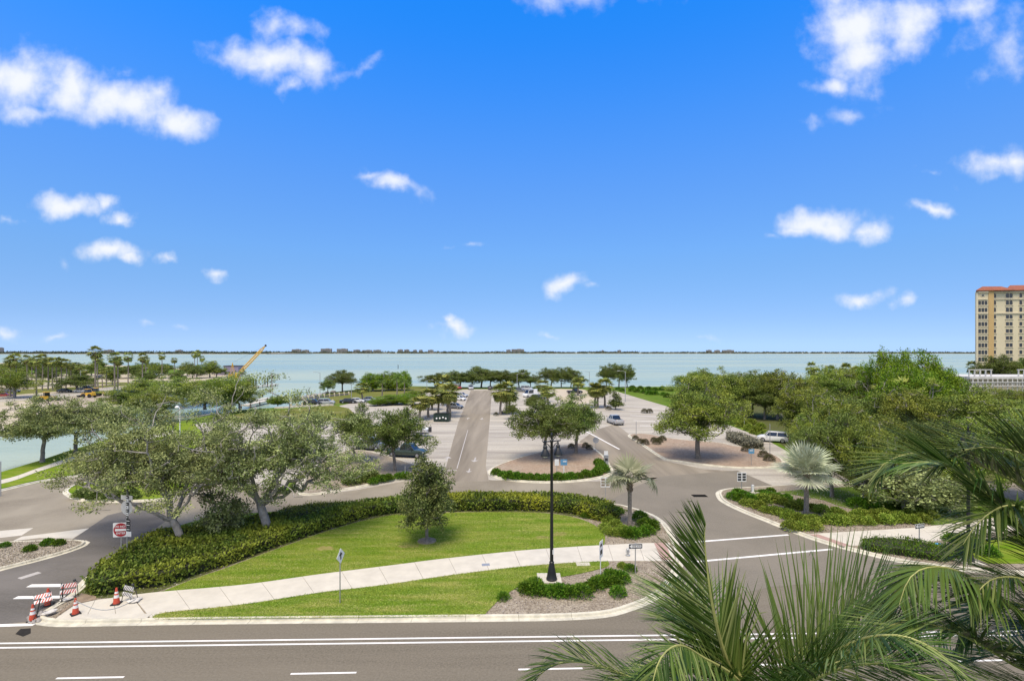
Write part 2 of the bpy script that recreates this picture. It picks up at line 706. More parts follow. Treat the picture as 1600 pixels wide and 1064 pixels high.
M = {}
M['water'] = water_mat()
M['asphalt'] = ground_mat('asphalt', (0.09726, 0.08445, 0.06449), (0.2002, 0.1756, 0.1358), fine=9, c3=(0.2059, 0.1802, 0.1388), blotch=0.5, bump=0.25, f3=0.55, stretch=(0.045, 0.9), rot=R(-1.7))
M['side_asphalt'] = ground_mat('side_asphalt', (0.1317, 0.1171, 0.09374), (0.2195, 0.1966, 0.1584), fine=9, c3=(0.2321, 0.2053, 0.1651), blotch=0.2, bump=0.25, f3=0.5)
M['exit_asphalt'] = ground_mat('exit_asphalt', (0.085, 0.078, 0.07), (0.14, 0.13, 0.118), fine=8, c3=(0.2, 0.185, 0.17), blotch=0.22, bump=0.25, f3=0.6, stretch=(0.5, 1.2), rot=R(40))
M['old_asphalt'] = ground_mat('old_asphalt', (0.1574, 0.1362, 0.1036), (0.248, 0.2179, 0.1683), fine=7, c3=(0.3053, 0.2723, 0.2121), blotch=0.14, bump=0.25, f3=0.75)
M['aisle'] = ground_mat('aisle_asphalt', (0.2385, 0.2065, 0.1619), (0.3148, 0.2769, 0.2186), fine=6, c3=(0.1431, 0.1221, 0.09551), blotch=0.2, bump=0.2, f3=0.75, stretch=(1.6, 0.1), rot=R(-3))
M['parking'] = ground_mat('parking_concrete', (0.3587, 0.3255, 0.2737), (0.4982, 0.4658, 0.3949), fine=3.5, c3=(0.2014, 0.1798, 0.1611), blotch=0.5, bump=0.2, f3=0.62, stretch=(0.10, 0.8), rot=R(4), speck=0.28)
M['concrete'] = mat('concrete', (0.5177, 0.4835, 0.4125), 0.9, var=0.09, scale=0.9, bump=0.12, bscale=9, spec=0.2)
M['kerb'] = mat('kerb_concrete', (0.53, 0.5001, 0.4065), 0.9, var=0.22, scale=1.3, bump=0.2, bscale=8, spec=0.2)
M['dirty_concrete'] = mat('dirty_concrete', (0.24, 0.18, 0.125), 0.95, var=0.25, scale=1.6, bump=0.3)
M['lawn'] = ground_mat('lawn', (0.05893, 0.1257, 0.00594), (0.1592, 0.2514, 0.01584), fine=16, c3=(0.2593, 0.2703, 0.0495), blotch=0.7, bump=0.9, f3=0.6, stretch=(0.4, 1.6), rot=R(-9), speck=0.26, spec=0.03)
M['grass'] = ground_mat('rough_grass', (0.0782, 0.1017, 0.01368), (0.1564, 0.1642, 0.0342), fine=3, c3=(0.1955, 0.1837, 0.0798), blotch=0.12, bump=0.6, f3=0.7, spec=0.03)
M['lawn_blade'] = leaf_mat('lawn_blade', [(0.07, 0.14, 0.012), (0.19, 0.29, 0.032), (0.36, 0.43, 0.09)], young=(0.5, 0.44, 0.17), fade=0.8, clump=1.0, rough=0.7, stretch=(0.22, 1.5))
M['tan_turf'] = ground_mat('tan_turf', (0.2, 0.17, 0.06), (0.34, 0.29, 0.13), fine=10, c3=(0.2, 0.2, 0.05), blotch=2.0, bump=0.6, f3=0.8, spec=0.03)
M['chips'] = leaf_mat('shell_chips', [(0.17, 0.135, 0.105), (0.34, 0.295, 0.25), (0.52, 0.475, 0.42)], rough=0.9, transl=0.02)
M['green_grass'] = ground_mat('green_grass', (0.05535, 0.1162, 0.00972), (0.1153, 0.1818, 0.01944), fine=4, c3=(0.1569, 0.1919, 0.0486), blotch=0.2, bump=0.6, spec=0.03)
M['mulch'] = ground_mat('shell_mulch', (0.145, 0.117, 0.08715), (0.44, 0.3851, 0.2988), fine=7, c3=(0.17, 0.1316, 0.0913), blotch=0.5, bump=1.0, f3=0.45, speck=0.28)
M['pine_mulch'] = ground_mat('pine_mulch', (0.2035, 0.1521, 0.1081), (0.3973, 0.3246, 0.2529), fine=3, c3=(0.3295, 0.2232, 0.1544), blotch=0.25, bump=0.9, f3=0.5, speck=0.26)
M['gravel'] = ground_mat('gravel', (0.19, 0.1658, 0.1245), (0.5, 0.4485, 0.3486), fine=6, c3=(0.3, 0.2535, 0.1826), blotch=0.6, bump=1.0, f3=0.3, speck=0.28)
M['sand'] = ground_mat('park_sand', (0.40, 0.34, 0.265), (0.52, 0.455, 0.37), fine=3, c3=(0.3, 0.27, 0.13), blotch=0.07, bump=0.3)
M['forest_floor'] = ground_mat('forest_floor', (0.05, 0.05, 0.02), (0.11, 0.11, 0.04), fine=3, c3=(0.09, 0.12, 0.03), blotch=0.2, bump=0.7)
M['white_paint'] = ground_mat('road_paint', (0.7, 0.68, 0.65), (0.84, 0.82, 0.79), fine=5, c3=(0.56, 0.54, 0.5), blotch=0.8, bump=0.1, f3=0.5, rough=0.7)
M['faded_paint'] = ground_mat('faded_paint', (0.36, 0.34, 0.32), (0.5, 0.475, 0.45), fine=4, c3=(0.36, 0.34, 0.325), blotch=0.8, bump=0.1, f3=0.8, rough=0.8)
M['bark'] = mat('grey_bark', (0.205, 0.18, 0.155), 0.95, var=0.4, scale=3.5, bump=0.8, bscale=12)
M['pale_bark'] = mat('pale_bark', (0.30, 0.275, 0.245), 0.95, var=0.35, scale=3.0, bump=0.7, bscale=12)
M['palm_bark'] = mat('palm_bark', (0.24, 0.205, 0.165), 0.95, var=0.35, scale=6, bump=0.9, bscale=18)
M['twig'] = mat('hedge_twigs', (0.028, 0.03, 0.015), 1.0, var=0.3, scale=5)
M['oak_leaf'] = leaf_mat('oak_leaf', [(0.03786, 0.06448, 0.01166), (0.09614, 0.1443, 0.02916), (0.2038, 0.2609, 0.06562)], young=(0.2475, 0.284, 0.05832), fade=0.5)
M['grey_oak_leaf'] = leaf_mat('grey_oak_leaf', [(0.05066, 0.06882, 0.02041), (0.2019, 0.2573, 0.08507), (0.3946, 0.4651, 0.1872)], young=(0.4589, 0.5146, 0.1872), fade=0.6, clump=0.45)
M['wood_leaf'] = leaf_mat('wood_leaf', [(0.04652, 0.07933, 0.0109), (0.1258, 0.1904, 0.02906), (0.2462, 0.3102, 0.06357)], young=(0.3556, 0.3822, 0.0545), fade=0.65, clump=0.3)
M['ficus_leaf'] = leaf_mat('ficus_leaf', [(0.0455, 0.104, 0.00675), (0.1105, 0.2145, 0.0135), (0.221, 0.3315, 0.0243)], young=(0.273, 0.351, 0.02025), fade=0.55)
M['dark_leaf'] = leaf_mat('dark_leaf', [(0.039, 0.05733, 0.01458), (0.0884, 0.1195, 0.03208), (0.1885, 0.215, 0.06561)], young=(0.169, 0.1593, 0.04374), fade=0.4, clump=0.8)
M['hedge_leaf'] = leaf_mat('hedge_leaf', [(0.03202, 0.06867, 0.01002), (0.09341, 0.1612, 0.02004), (0.2202, 0.291, 0.05009)], young=(0.4537, 0.4925, 0.05009), fade=0.42, clump=0.35)
M['hedge_tip_leaf'] = leaf_mat('hedge_tip_leaf', [(0.02898, 0.05925, 0.00759), (0.08453, 0.1391, 0.01518), (0.1993, 0.2511, 0.03795)], young=(0.4106, 0.425, 0.03795), fade=0.8, clump=0.35)
M['shrub_leaf'] = leaf_mat('shrub_leaf', [(0.0299, 0.08463, 0.00675), (0.07475, 0.1706, 0.0108), (0.1644, 0.2594, 0.0216)])
M['lime_leaf'] = leaf_mat('lime_leaf', [(0.09392, 0.1482, 0.01485), (0.1878, 0.2594, 0.0297), (0.3315, 0.3829, 0.06683)])
M['grey_shrub'] = leaf_mat('grey_shrub_leaf', [(0.10, 0.10, 0.07), (0.19, 0.18, 0.13), (0.30, 0.285, 0.22)])
M['bare_twig'] = mat('bare_twigs', (0.33, 0.28, 0.22), 0.9, var=0.3, scale=4)
M['brown_shrub'] = leaf_mat('brown_shrub_leaf', [(0.045, 0.045, 0.018), (0.08, 0.078, 0.03), (0.12, 0.115, 0.045)])
M['palm_leaf'] = leaf_mat('palm_leaf', [(0.0729, 0.108, 0.02145), (0.162, 0.207, 0.0429), (0.3078, 0.324, 0.0715)], young=(0.324, 0.288, 0.0715), fade=0.4, clump=0.8)
M['queen_leaf'] = leaf_mat('queen_palm_leaf', [(0.05, 0.10, 0.015), (0.1, 0.155, 0.025), (0.17, 0.2, 0.05)])
M['silver_leaf'] = leaf_mat('silver_palm_leaf', [(0.33, 0.3712, 0.242), (0.462, 0.495, 0.341), (0.616, 0.6412, 0.462)], transl=0.15)
M['olive_fan'] = leaf_mat('olive_fan_leaf', [(0.18, 0.195, 0.1085), (0.3, 0.315, 0.186), (0.45, 0.45, 0.2945)], transl=0.2)
M['dead_frond'] = mat('dead_frond', (0.16, 0.12, 0.075), 0.95, var=0.3, scale=6)
M['coco_leaf'] = leaf_mat('coconut_leaf', [(0.01892, 0.042, 0.0069), (0.0516, 0.1, 0.01495), (0.1118, 0.165, 0.0345), (0.258, 0.3, 0.1035)], transl=0.18, rough=0.4)  # dark-to-pale range puts the leaflets' glossy highlights into their colour
M['coco_rachis'] = mat('coconut_rachis', (0.33, 0.33, 0.11), 0.5, var=0.2, scale=4)
M['steel'] = mat('galvanised_steel', (0.42, 0.42, 0.41), 0.5, metal=0.6, var=0.1, scale=8)
M['grey_paint'] = mat('grey_paint', (0.3, 0.31, 0.31), 0.5, var=0.08, scale=5)
M['black_paint'] = mat('black_paint', (0.011, 0.012, 0.013), 0.42, var=0.1, scale=8)
M['white_sign'] = mat('white_sign', (0.72, 0.72, 0.70), 0.45, var=0.05, scale=4)
M['red_sign'] = mat('red_sign', (0.35, 0.012, 0.018), 0.45, var=0.06, scale=4)
M['black_sign'] = mat('black_sign', (0.012, 0.012, 0.013), 0.5)
M['blue_sign'] = mat('blue_sign', (0.10, 0.27, 0.45), 0.5, var=0.05, scale=4)
M['green_sign'] = mat('green_sign', (0.035, 0.055, 0.045), 0.5)
M['sign_back'] = mat('sign_back', (0.55, 0.55, 0.54), 0.55, metal=0.3, var=0.08, scale=6)
M['orange'] = mat('cone_orange', (0.5018, 0.0675, 0.0297), 0.55, var=0.08, scale=6)
M['cone_white'] = mat('cone_white', (0.72, 0.71, 0.69), 0.5, var=0.08, scale=8)
M['rubber'] = mat('black_rubber', (0.015, 0.015, 0.016), 0.8)
M['sandbag'] = mat('sandbag', (0.58, 0.55, 0.5), 0.95, var=0.15, scale=10)
M['paint'] = paint_mat()
M['car_glass'] = mat('car_glass', (0.012, 0.015, 0.018), 0.06, spec=0.8)
M['rim'] = mat('wheel_rim', (0.42, 0.42, 0.43), 0.35, metal=0.8)
M['chrome'] = mat('bright_trim', (0.5, 0.5, 0.5), 0.25, metal=0.9)
M['lamp_red'] = mat('tail_lamp_red', (0.3, 0.01, 0.01), 0.3)
M['lamp_clear'] = mat('headlamp_glass', (0.62, 0.63, 0.62), 0.15)
M['yellow'] = mat('machine_yellow', (0.62, 0.36, 0.02), 0.5, var=0.12, scale=2)
M['blue_box'] = mat('skip_blue', (0.015, 0.115, 0.36), 0.5, var=0.15, scale=1)
M['skip_green'] = mat('skip_green', (0.015, 0.035, 0.025), 0.55, var=0.15, scale=1)
M['boat_white'] = mat('boat_white', (0.74, 0.74, 0.73), 0.3, var=0.03, scale=1)
M['cream_wall'] = mat('cream_render', (0.6386, 0.5618, 0.384), 0.9, var=0.05, scale=0.15)
M['tan_wall'] = mat('tan_render', (0.52, 0.36, 0.16), 0.9, var=0.05, scale=0.15)
M['stone_trim'] = mat('stone_trim', (0.62, 0.55, 0.4), 0.9, var=0.05, scale=0.3)
M['roof_tile'] = mat('terracotta_tile', (0.25, 0.078, 0.036), 0.9, var=0.25, scale=0.8, bump=0.5, bscale=3)
M['window_glass'] = mat('window_glass', (0.018, 0.02, 0.022), 0.1, spec=0.8)
M['white_wall'] = mat('white_render', (0.52, 0.51, 0.485), 0.85, var=0.16, scale=0.9)
M['condo'] = mat('far_condo', (0.30, 0.29, 0.26), 0.9, var=0.1, scale=0.05)
M['condo_band'] = mat('far_condo_windows', (0.10, 0.115, 0.13), 0.5)
M['lavender'] = mat('lavender_cladding', (0.24, 0.21, 0.30), 0.8, var=0.08, scale=0.3)
M['timber'] = mat('grey_timber', (0.24, 0.215, 0.185), 0.9, var=0.2, scale=2)
M['dark_timber'] = mat('dark_timber', (0.05, 0.04, 0.035), 0.9, var=0.2, scale=2)
M['far_trees'] = leaf_mat('far_shore_leaf', [(0.05, 0.07, 0.045), (0.07, 0.09, 0.055), (0.10, 0.115, 0.075)])
M['iron'] = mat('drain_iron', (0.03, 0.028, 0.026), 0.9, var=0.2, scale=6, spec=0.05)
M['pit'] = mat('drain_pit', (0.008, 0.008, 0.008), 1.0, spec=0.0)
M['pink_paving'] = mat('pink_tactile_paving', (0.36, 0.235, 0.2), 0.9, var=0.1, scale=4)
M['machine_dark'] = mat('machine_dark', (0.03, 0.03, 0.032), 0.6)
M['dirt'] = ground_mat('dirt', (0.26, 0.215, 0.165), (0.40, 0.34, 0.27), fine=3, c3=(0.36, 0.31, 0.25), blotch=0.15, bump=0.5)
M['rock'] = mat('rock', (0.3, 0.28, 0.26), 0.95, var=0.3, scale=2, bump=0.6)

# ------------------------------------------------------------------ water, land, roads


def sheet(name, pts, z, material, kind='structure', skirt=0.0, label=None, parent=None):
    pts = [Vector((p[0], p[1], 0)) for p in pts]
    tris = tessellate_polygon([pts])
    n = len(pts)
    vs = [(p.x, p.y, z) for p in pts]
    fs = []
    for a, b, c in tris:
        if (pts[b] - pts[a]).cross(pts[c] - pts[a]).z < 0:
            b, c = c, b
        fs.append((a, b, c))
    if skirt:
        vs += [(p.x, p.y, z - skirt) for p in pts]
        area = sum(pts[i].x * pts[(i + 1) % n].y - pts[(i + 1) % n].x * pts[i].y for i in range(n))
        for i in range(n):
            k = (i + 1) % n
            fs.append((k, i, i + n, k + n) if area < 0 else (i, k, k + n, i + n))
    me = bpy.data.meshes.new(name)
    me.from_pydata(vs, [], fs)
    me.materials.append(material)
    me.update()
    o = link(name, me, parent)
    tag(o, label, None, None, kind)
    return o


def gp(lst, z=0.0):
    return [G(x, y, z) for x, y in lst]


def W(*xy):
    return [Vector((x, y, 0)) for x, y in xy]


wb = MB()
wb.add([(-30000, -200, -1.0), (30000, -200, -1.0), (30000, 40000, -1.0), (-30000, 40000, -1.0)], [(0, 1, 2, 3)])
bay = wb.build('bay_water', M['water'])
tag(bay, 'pale teal bay water reaching the far shore', kind='structure')
sb = MB()
sb.add([(-30000, -200, -6.0), (30000, -200, -6.0), (30000, 40000, -6.0), (-30000, 40000, -6.0)], [(0, 1, 2, 3)])
tag(sb.build('bay_bed', M['sand']), kind='structure')

main_land = gp([(-150, 756), (0, 738), (60, 720), (110, 703), (180, 683), (250, 665), (330, 648), (380, 640), (455, 635), (520, 629), (519, 624), (490, 621), (470, 620), (500, 616), (530, 611.5), (560, 608), (600, 604), (640, 603), (700, 604.5), (770, 605), (860, 604.5), (930, 604.5),
                (1050, 604), (1120, 600), (1270, 592), (1400, 588), (1500, 585)]) + W((420, 330), (700, 380), (700, -60), (-320, -60), (-320, 46))
sheet('land', main_land, 0.0, M['green_grass'], skirt=5.5)
park_land = gp([(0, 672), (60, 662), (120, 650), (190, 634), (260, 617), (330, 603), (352, 596), (356, 588), (352, 583), (335, 579), (290, 576), (225, 572.5), (140, 569), (60, 567), (-40, 567)]) + W((-1100, 660), (-1100, 120), (-160, 72))
sheet('park_land', park_land, 0.0, M['sand'], skirt=5.5)

# parking park: one pale sheet, then drives above it
park = [(520, 722), (470, 745), (430, 792), (560, 772), (700, 766), (860, 762), (1032, 752), (1100, 742), (1240, 760), (1262, 728), (1232, 706), (1192, 684), (1140, 664.5), (1060, 640), (1000, 622.5), (962, 611), (930, 609.5), (770, 608), (735, 608), (690, 611), (640, 616), (575, 624), (530, 634), (560, 652), (600, 664), (560, 690)]
sheet('parking_lot', gp(park), 0.004, M['parking'])
sheet('dirt_track', gp([(862, 606.5), (872, 622), (888, 634), (930, 628), (925, 612), (905, 607)]), 0.008, M['sand'])
aisle = [(690, 752), (697, 730), (706, 695), (716, 660), (727, 632), (735.5, 610), (769, 610), (767, 632), (765, 660), (762, 695), (759, 728), (764, 752)]
sheet('parking_aisle', gp(aisle), 0.010, M['aisle'])
sheet('right_drive', gp([(945, 744), (938, 712), (905, 690), (930, 672), (962, 662), (985, 680), (1036, 719), (1100, 733), (1150, 736), (1032, 748), (960, 752)]), 0.008, M['aisle'])

main_edge_l = [(-700, 1002), (-300, 988), (0, 978), (70, 976)]
road_top = [(-900, 1000), (0, 974.5), (100, 968), (160, 955), (440, 950), (800, 945), (1000, 925), (1060, 900), (1200, 890), (1420, 868), (1520, 872), (1700, 880), (2300, 900)]
rt = [G(x, y) for x, y in road_top]
rt[0] = Vector((-160, rt[1].y - (160 + rt[1].x) * 0.03, 0))
mr_poly = rt + W((160, rt[-1].y), (160, 11), (-160, 9))
sheet('main_road', mr_poly, 0.004, M['asphalt'])
# left exit road and inner drive behind the island (older, paler asphalt)
inner = [(-330, 1002), (0, 974.5), (135, 972), (140, 920), (250, 830), (330, 806), (560, 790), (700, 785), (850, 784), (960, 787), (1000, 798), (1032, 745.5), (1000, 748), (930, 752), (770, 750), (694, 744), (630, 752), (560, 765), (500, 772), (430, 765), (330, 745), (250, 735), (160, 735), (110, 745), (0, 766), (-300, 822)]
sheet('inner_drive', gp(inner), 0.008, M['old_asphalt'])
side = [(1000, 960), (940, 790), (960, 778), (1000, 757), (1032, 744.5), (1152, 735), (1208, 759), (1128, 768), (1130, 784), (1170, 798), (1240, 826), (1330, 855), (1450, 875), (1400, 900), (1200, 918)]
sheet('side_road', gp(side), 0.012, M['side_asphalt'])
sheet('exit_road', gp([(-330, 1002), (0, 975), (75, 968), (112, 932), (138, 905), (204, 852), (258, 815), (238, 788), (168, 805), (140, 824), (114, 843), (136, 846), (134, 853), (100, 865), (0, 893), (-240, 940)]), 0.010, M['exit_asphalt'])
sheet('right_apron', gp([(1152, 735), (1208, 759), (1330, 752), (1300, 735), (1240, 728)]), 0.008, M['parking'])


# ------------------------------------------------------------------ kerbs (in stones) and raised beds
def offset(pts, d, closed):
    out = []
    n = len(pts)
    for i in range(n):
        a = pts[(i - 1) % n] if (closed or i > 0) else pts[i]
        b = pts[(i + 1) % n] if (closed or i < n - 1) else pts[i]
        t = (b - a)
        t.z = 0
        t.normalize()
        out.append(pts[i] + Vector((-t.y, t.x, 0)) * d)
    return out


def kerb(pts, closed=False, gutter=0.4, piece=3.0, h=0.15, w=0.17, name='kerb', split=True, drop=()):
    """Kerb along pts; the bed lies to the left of the direction of travel, the road to the right."""
    line = resample(pts, step=0.6, closed=closed)
    if closed:
        line = line + [line[0]]
    n = len(line)
    t = []
    for i in range(n):
        a = line[max(i - 1, 0)] if not closed or 0 < i < n - 1 else line[-2]
        b = line[min(i + 1, n - 1)] if not closed or 0 < i < n - 1 else line[1]
        d = (b - a)
        d.z = 0
        t.append(d.normalized())
    root = empty(name)
    tag(root, kind='structure')
    k = max(1, int(piece / 0.6)) if split else n
    i = 0
    while i < n - 1:
        j = min(i + k, n - 1)
        mb = MB()
        ids = list(range(i, j + 1))
        prof = ([(-gutter, 0.0), (-gutter, 0.018), (-0.03, 0.012)] if gutter else [(0.0, 0.0)]) + [(0.0, h - 0.03), (0.03, h), (w - 0.02, h), (w, h - 0.01), (w, 0)]
        vs, fs = [], []
        m = len(prof)
        for q, a in enumerate(ids):
            p = line[a].copy()
            if split and q == 0 and a > 0:
                p = p + t[a] * 0.009
            if split and q == len(ids) - 1 and a < n - 1:
                p = p - t[a] * 0.009
            nn = Vector((-t[a].y, t[a].x, 0))
            for (s_, z) in prof:
                v = p + nn * s_
                vs.append((v.x, v.y, z))
        for q in range(len(ids) - 1):
            for e in range(m - 1):
                fs.append((q * m + e, q * m + e + 1, (q + 1) * m + e + 1, (q + 1) * m + e)[::-1])
        fs.append(tuple(range(m)))
        fs.append(tuple((len(ids) - 1) * m + e for e in range(m - 1, -1, -1)))
        mb.add(vs, fs)
        mb.build('kerb_stone', M['kerb'], root)
        i = j
    return root


def ccw(pts):
    a = sum(pts[i].x * pts[(i + 1) % len(pts)].y - pts[(i + 1) % len(pts)].x * pts[i].y for i in range(len(pts)))
    return pts if a > 0 else pts[::-1]


island_px = [(62, 967), (92, 973), (160, 972.5), (300, 970), (440, 968.5), (600, 967), (800, 965), (880, 963.5), (945, 959), (985, 948), (1018, 934), (1040, 914), (1053, 893), (1060, 876), (1056, 858), (1047, 838), (1034, 818), (1018, 806), (1000, 799), (980, 793), (950, 788), (850, 787), (700, 788), (600, 794), (480, 806), (330, 818), (250, 836), (204, 856), (165, 885), (138, 906), (128, 921), (106, 938), (78, 955)]
island = ccw([G(x, y) for x, y in island_px])
isl_s = catmull(island, 4, closed=True)
kerb(isl_s, closed=True, name='kerb')
isl_in = offset(isl_s, 0.165, True)
sheet('island_soil', isl_in, 0.10, M['mulch'])

SW_Z = 0.135
# lawns, pavement and beds on the island (drawn at their own height)
lawn_top = [(255, 923), (300, 905), (350, 888), (400, 869), (450, 851), (500, 833), (560, 815), (600, 807), (640, 802), (720, 800), (800, 800), (860, 802), (905, 810), (935, 824), (945, 838), (944, 851)]
walk_top = [(205, 929), (250, 924), (330, 917.5), (400, 910.5), (500, 896.5), (600, 884), (700, 871.5), (800, 861), (870, 855.5), (937, 851.5), (1000, 848.5), (1046, 847.5)]
walk_bot = [(236, 966), (252, 957), (330, 949), (400, 940.5), (500, 925), (600, 913), (700, 898.5), (800, 886), (870, 880), (937, 876.5), (1000, 875.5), (1056, 876)]


def sheet_z(name, px, z, m, **k):
    return sheet(name, [G(x, y, z) for x, y in px], z, m, **k)


def curve_px(px, z, per=5):
    return catmull([G(x, y, z) for x, y in px], per)


def offs(px, dy):
    return [(x, y + dy) for x, y in px]


lw = curve_px(lawn_top, 0.125) + curve_px(walk_top[1:10], 0.125)[::-1]
sheet('big_lawn', lw, 0.125, M['lawn'])
lw2 = curve_px(walk_bot[:10], 0.125) + curve_px([(950, 876.5), (948, 885), (900, 897), (850, 905), (812, 916), (783, 934), (755, 962)], 0.125) + [G(x, y, 0.125) for x, y in [(600, 964), (440, 965.5), (243, 967.5)]]
sheet('verge_lawn', lw2, 0.125, M['lawn'])


def slabs(name, top, bot, z, n, thick=0.08, material=None, gap=0.011, parent_kind='structure'):
    root = empty(name)
    tag(root, kind=parent_kind)
    per = 5
    A = resample(curve_px(top, z, 6), n=n * per + 1)
    B = resample(curve_px(bot, z, 6), n=n * per + 1)
    for k in range(n):
        vs = []
        ids = list(range(k * per, (k + 1) * per + 1))
        dz = random.uniform(-0.004, 0.004)
        for q, i in enumerate(ids):
            a, b = A[i].copy(), B[i].copy()
            tv = (A[min(i + 1, n * per)] - A[max(i - 1, 0)]).normalized() * gap
            if q == 0:
                a += tv
                b += tv
            if q == per:
                a -= tv
                b -= tv
            for p, zz in ((b, z + dz), (a, z + dz), (a, z - thick), (b, z - thick)):
                vs.append((p.x, p.y, zz))
        fs = []
        for q in range(per):
            for e in range(4):
                f = (q * 4 + e, q * 4 + (e + 1) % 4, (q + 1) * 4 + (e + 1) % 4, (q + 1) * 4 + e)
                fs.append(f[::-1])
        fs.append((0, 1, 2, 3))
        fs.append((per * 4 + 3, per * 4 + 2, per * 4 + 1, per * 4))
        mb = MB()
        mb.add(vs, fs)
        mb.build('concrete_slab', material or M['concrete'], root)
    return root


random.seed(3)
pavement = slabs('pavement', walk_top, walk_bot, SW_Z + 0.01, 15)
sheet_z('pink_ramp', [(1022, 848), (1040, 847.6), (1050, 874), (1034, 875)], SW_Z + 0.018, M['pink_paving'])
# corner pad by the left exit, in four slabs, broken kerb and bare earth along it
corner_top = [(118, 944), (150, 937), (180, 933), (205, 929)]
corner_bot = [(84, 967.5), (130, 967.5), (185, 967), (232, 966)]
pad = slabs('corner_pavement', corner_top, corner_bot, SW_Z + 0.01, 3)
sheet_z('dug_earth', [(84, 965), (108, 945), (127, 926), (150, 931), (150, 936), (117, 943)], 0.122, M['dirty_concrete'])
sheet_z('hedge_soil', [(118, 928), (135, 908), (165, 888), (204, 858), (250, 838), (330, 821), (480, 809), (600, 797), (700, 791), (850, 790), (960, 791), (985, 797), (950, 810), (905, 808), (860, 800.5), (720, 799), (640, 800), (560, 814), (500, 832), (400, 868), (300, 904), (240, 926), (170, 934), (135, 934)], 0.118, M['forest_floor'])
# kerb inlet: dark slot in the kerb face with a slab over it
ib = MB()
a, b_ = G(112, 971.6), G(226, 970.3)
d = (b_ - a)
ib.box(((a.x + b_.x) / 2, (a.y + b_.y) / 2 - 0.03, 0.075), (d.length, 0.05, 0.085), rz=math.atan2(d.y, d.x))
tag(ib.build('kerb_inlet', M['machine_dark']), 'dark storm drain slot in the kerb below the corner pavement', 'storm drain')
ic = MB()
ic.box(((a.x + b_.x) / 2, (a.y + b_.y) / 2 + 0.30, 0.139), (d.length + 0.1, 0.5, 0.04), rz=math.atan2(d.y, d.x))
tag(ic.build('inlet_cover', M['concrete']), 'long pale concrete cover slab above the kerb drain slot', 'drain cover')
# lamp base slab and utility lid
mb = MB()
c = G(858, 903, 0.14)
mb.box((c.x, c.y, 0.11), (1.55, 1.45, 0.12))
tag(mb.build('lamp_footing', M['dirty_concrete'] if False else M['concrete']), 'square concrete footing slab under the tall black lamp', 'footing')
mb = MB()
c = G(911, 881, 0.14)
mb.box((c.x, c.y, 0.1), (0.95, 0.55, 0.11))
tag(mb.build('utility_vault', M['concrete']), 'small concrete utility vault set beside the pavement edge', 'utility vault')
mb = MB()
c = G(759, 882, 0.14)
mb.box((c.x, c.y, SW_Z + 0.012), (0.55, 0.4, 0.012), rz=0.15)
tag(mb.build('pavement_plate', M['steel']), 'grey metal access plate let into the pavement', 'access plate')

# right-hand corner: bed with the silver palm, pavement, shrub bed
right_px = [(1126, 768), (1140, 763.5), (1200, 762), (1262, 752), (1330, 752), (1420, 752), (1560, 752), (1800, 760), (1800, 890), (1600, 893), (1500, 888), (1420, 879), (1360, 866), (1295, 849), (1250, 834), (1200, 814), (1160, 798), (1132, 784), (1124, 775)]
rk = [G(x, y) for x, y in right_px]
rk_line = catmull([G(x, y) for x, y in [(1330, 756), (1262, 757), (1200, 761), (1145, 764), (1126, 769), (1126, 777), (1134, 785), (1160, 798), (1200, 814), (1250, 834), (1295, 849), (1360, 866), (1420, 879), (1500, 889), (1620, 897), (1900, 915)]], 5)
kerb(rk_line, name='kerb')
soil_in = offset(rk_line, 0.165, False)
sheet('right_soil', soil_in + W((90, soil_in[-1].y + 1), (90, 52), (60, 58)), 0.10, M['mulch'])
sheet_z('right_lawn', [(1215, 768), (1260, 764), (1330, 760), (1500, 768), (1640, 790), (1640, 826), (1515, 818), (1455, 820), (1420, 806), (1380, 806), (1310, 790), (1290, 782)], 0.118, M['green_grass'])
sheet_z('right_back_lawn', [(1455, 821.5), (1640, 806), (1640, 826), (1520, 814)], 0.125, M['lawn'])
rw_top = [(1262, 834), (1330, 830), (1400, 826), (1450, 822), (1520, 813), (1640, 797), (1800, 778)]
rw_bot = [(1318, 853), (1345, 851.5), (1400, 849.5), (1432, 847), (1482, 842), (1520, 835), (1640, 822), (1800, 806)]
slabs('right_pavement', rw_top, rw_bot, SW_Z + 0.01, 8)
sheet_z('pink_ramp', [(1264, 834.5), (1278, 834), (1330, 852.2), (1318, 853.2)], SW_Z + 0.018, M['pink_paving'])
sheet_z('corner_lawn', [(1500, 862), (1525, 846), (1640, 828), (1640, 880), (1545, 880)], 0.125, M['lawn'])
mb = MB()
c = G(1512, 876, 0.14)
mb.box((c.x, c.y, 0.11), (1.5, 1.4, 0.12))
tag(mb.build('lamp_footing', M['concrete']), 'square concrete footing slab under the black lamp behind the fronds', 'footing')

# left gravel island by the exit road
gi = ccw([G(x, y) for x, y in [(-240, 925), (-60, 905), (0, 890), (60, 875), (105, 862), (128, 853), (133, 848), (120, 845.5), (95, 845.5), (0, 849), (-120, 857), (-260, 872)]])
gi_s = catmull(gi, 4, closed=True)
kerb(gi_s, closed=True, name='kerb', gutter=0.3)
sheet('gravel_bed', offset(gi_s, 0.165, True), 0.11, M['gravel'])
# pale concrete strips on the old asphalt
sheet_z('concrete_strip', [(-120, 838), (0, 829), (52, 824.5), (34, 836), (0, 840), (-120, 850)], 0.013, M['concrete'])
sheet_z('concrete_strip', [(34, 838), (139, 825), (114, 841), (62, 840), (20, 845)], 0.013, M['concrete'])
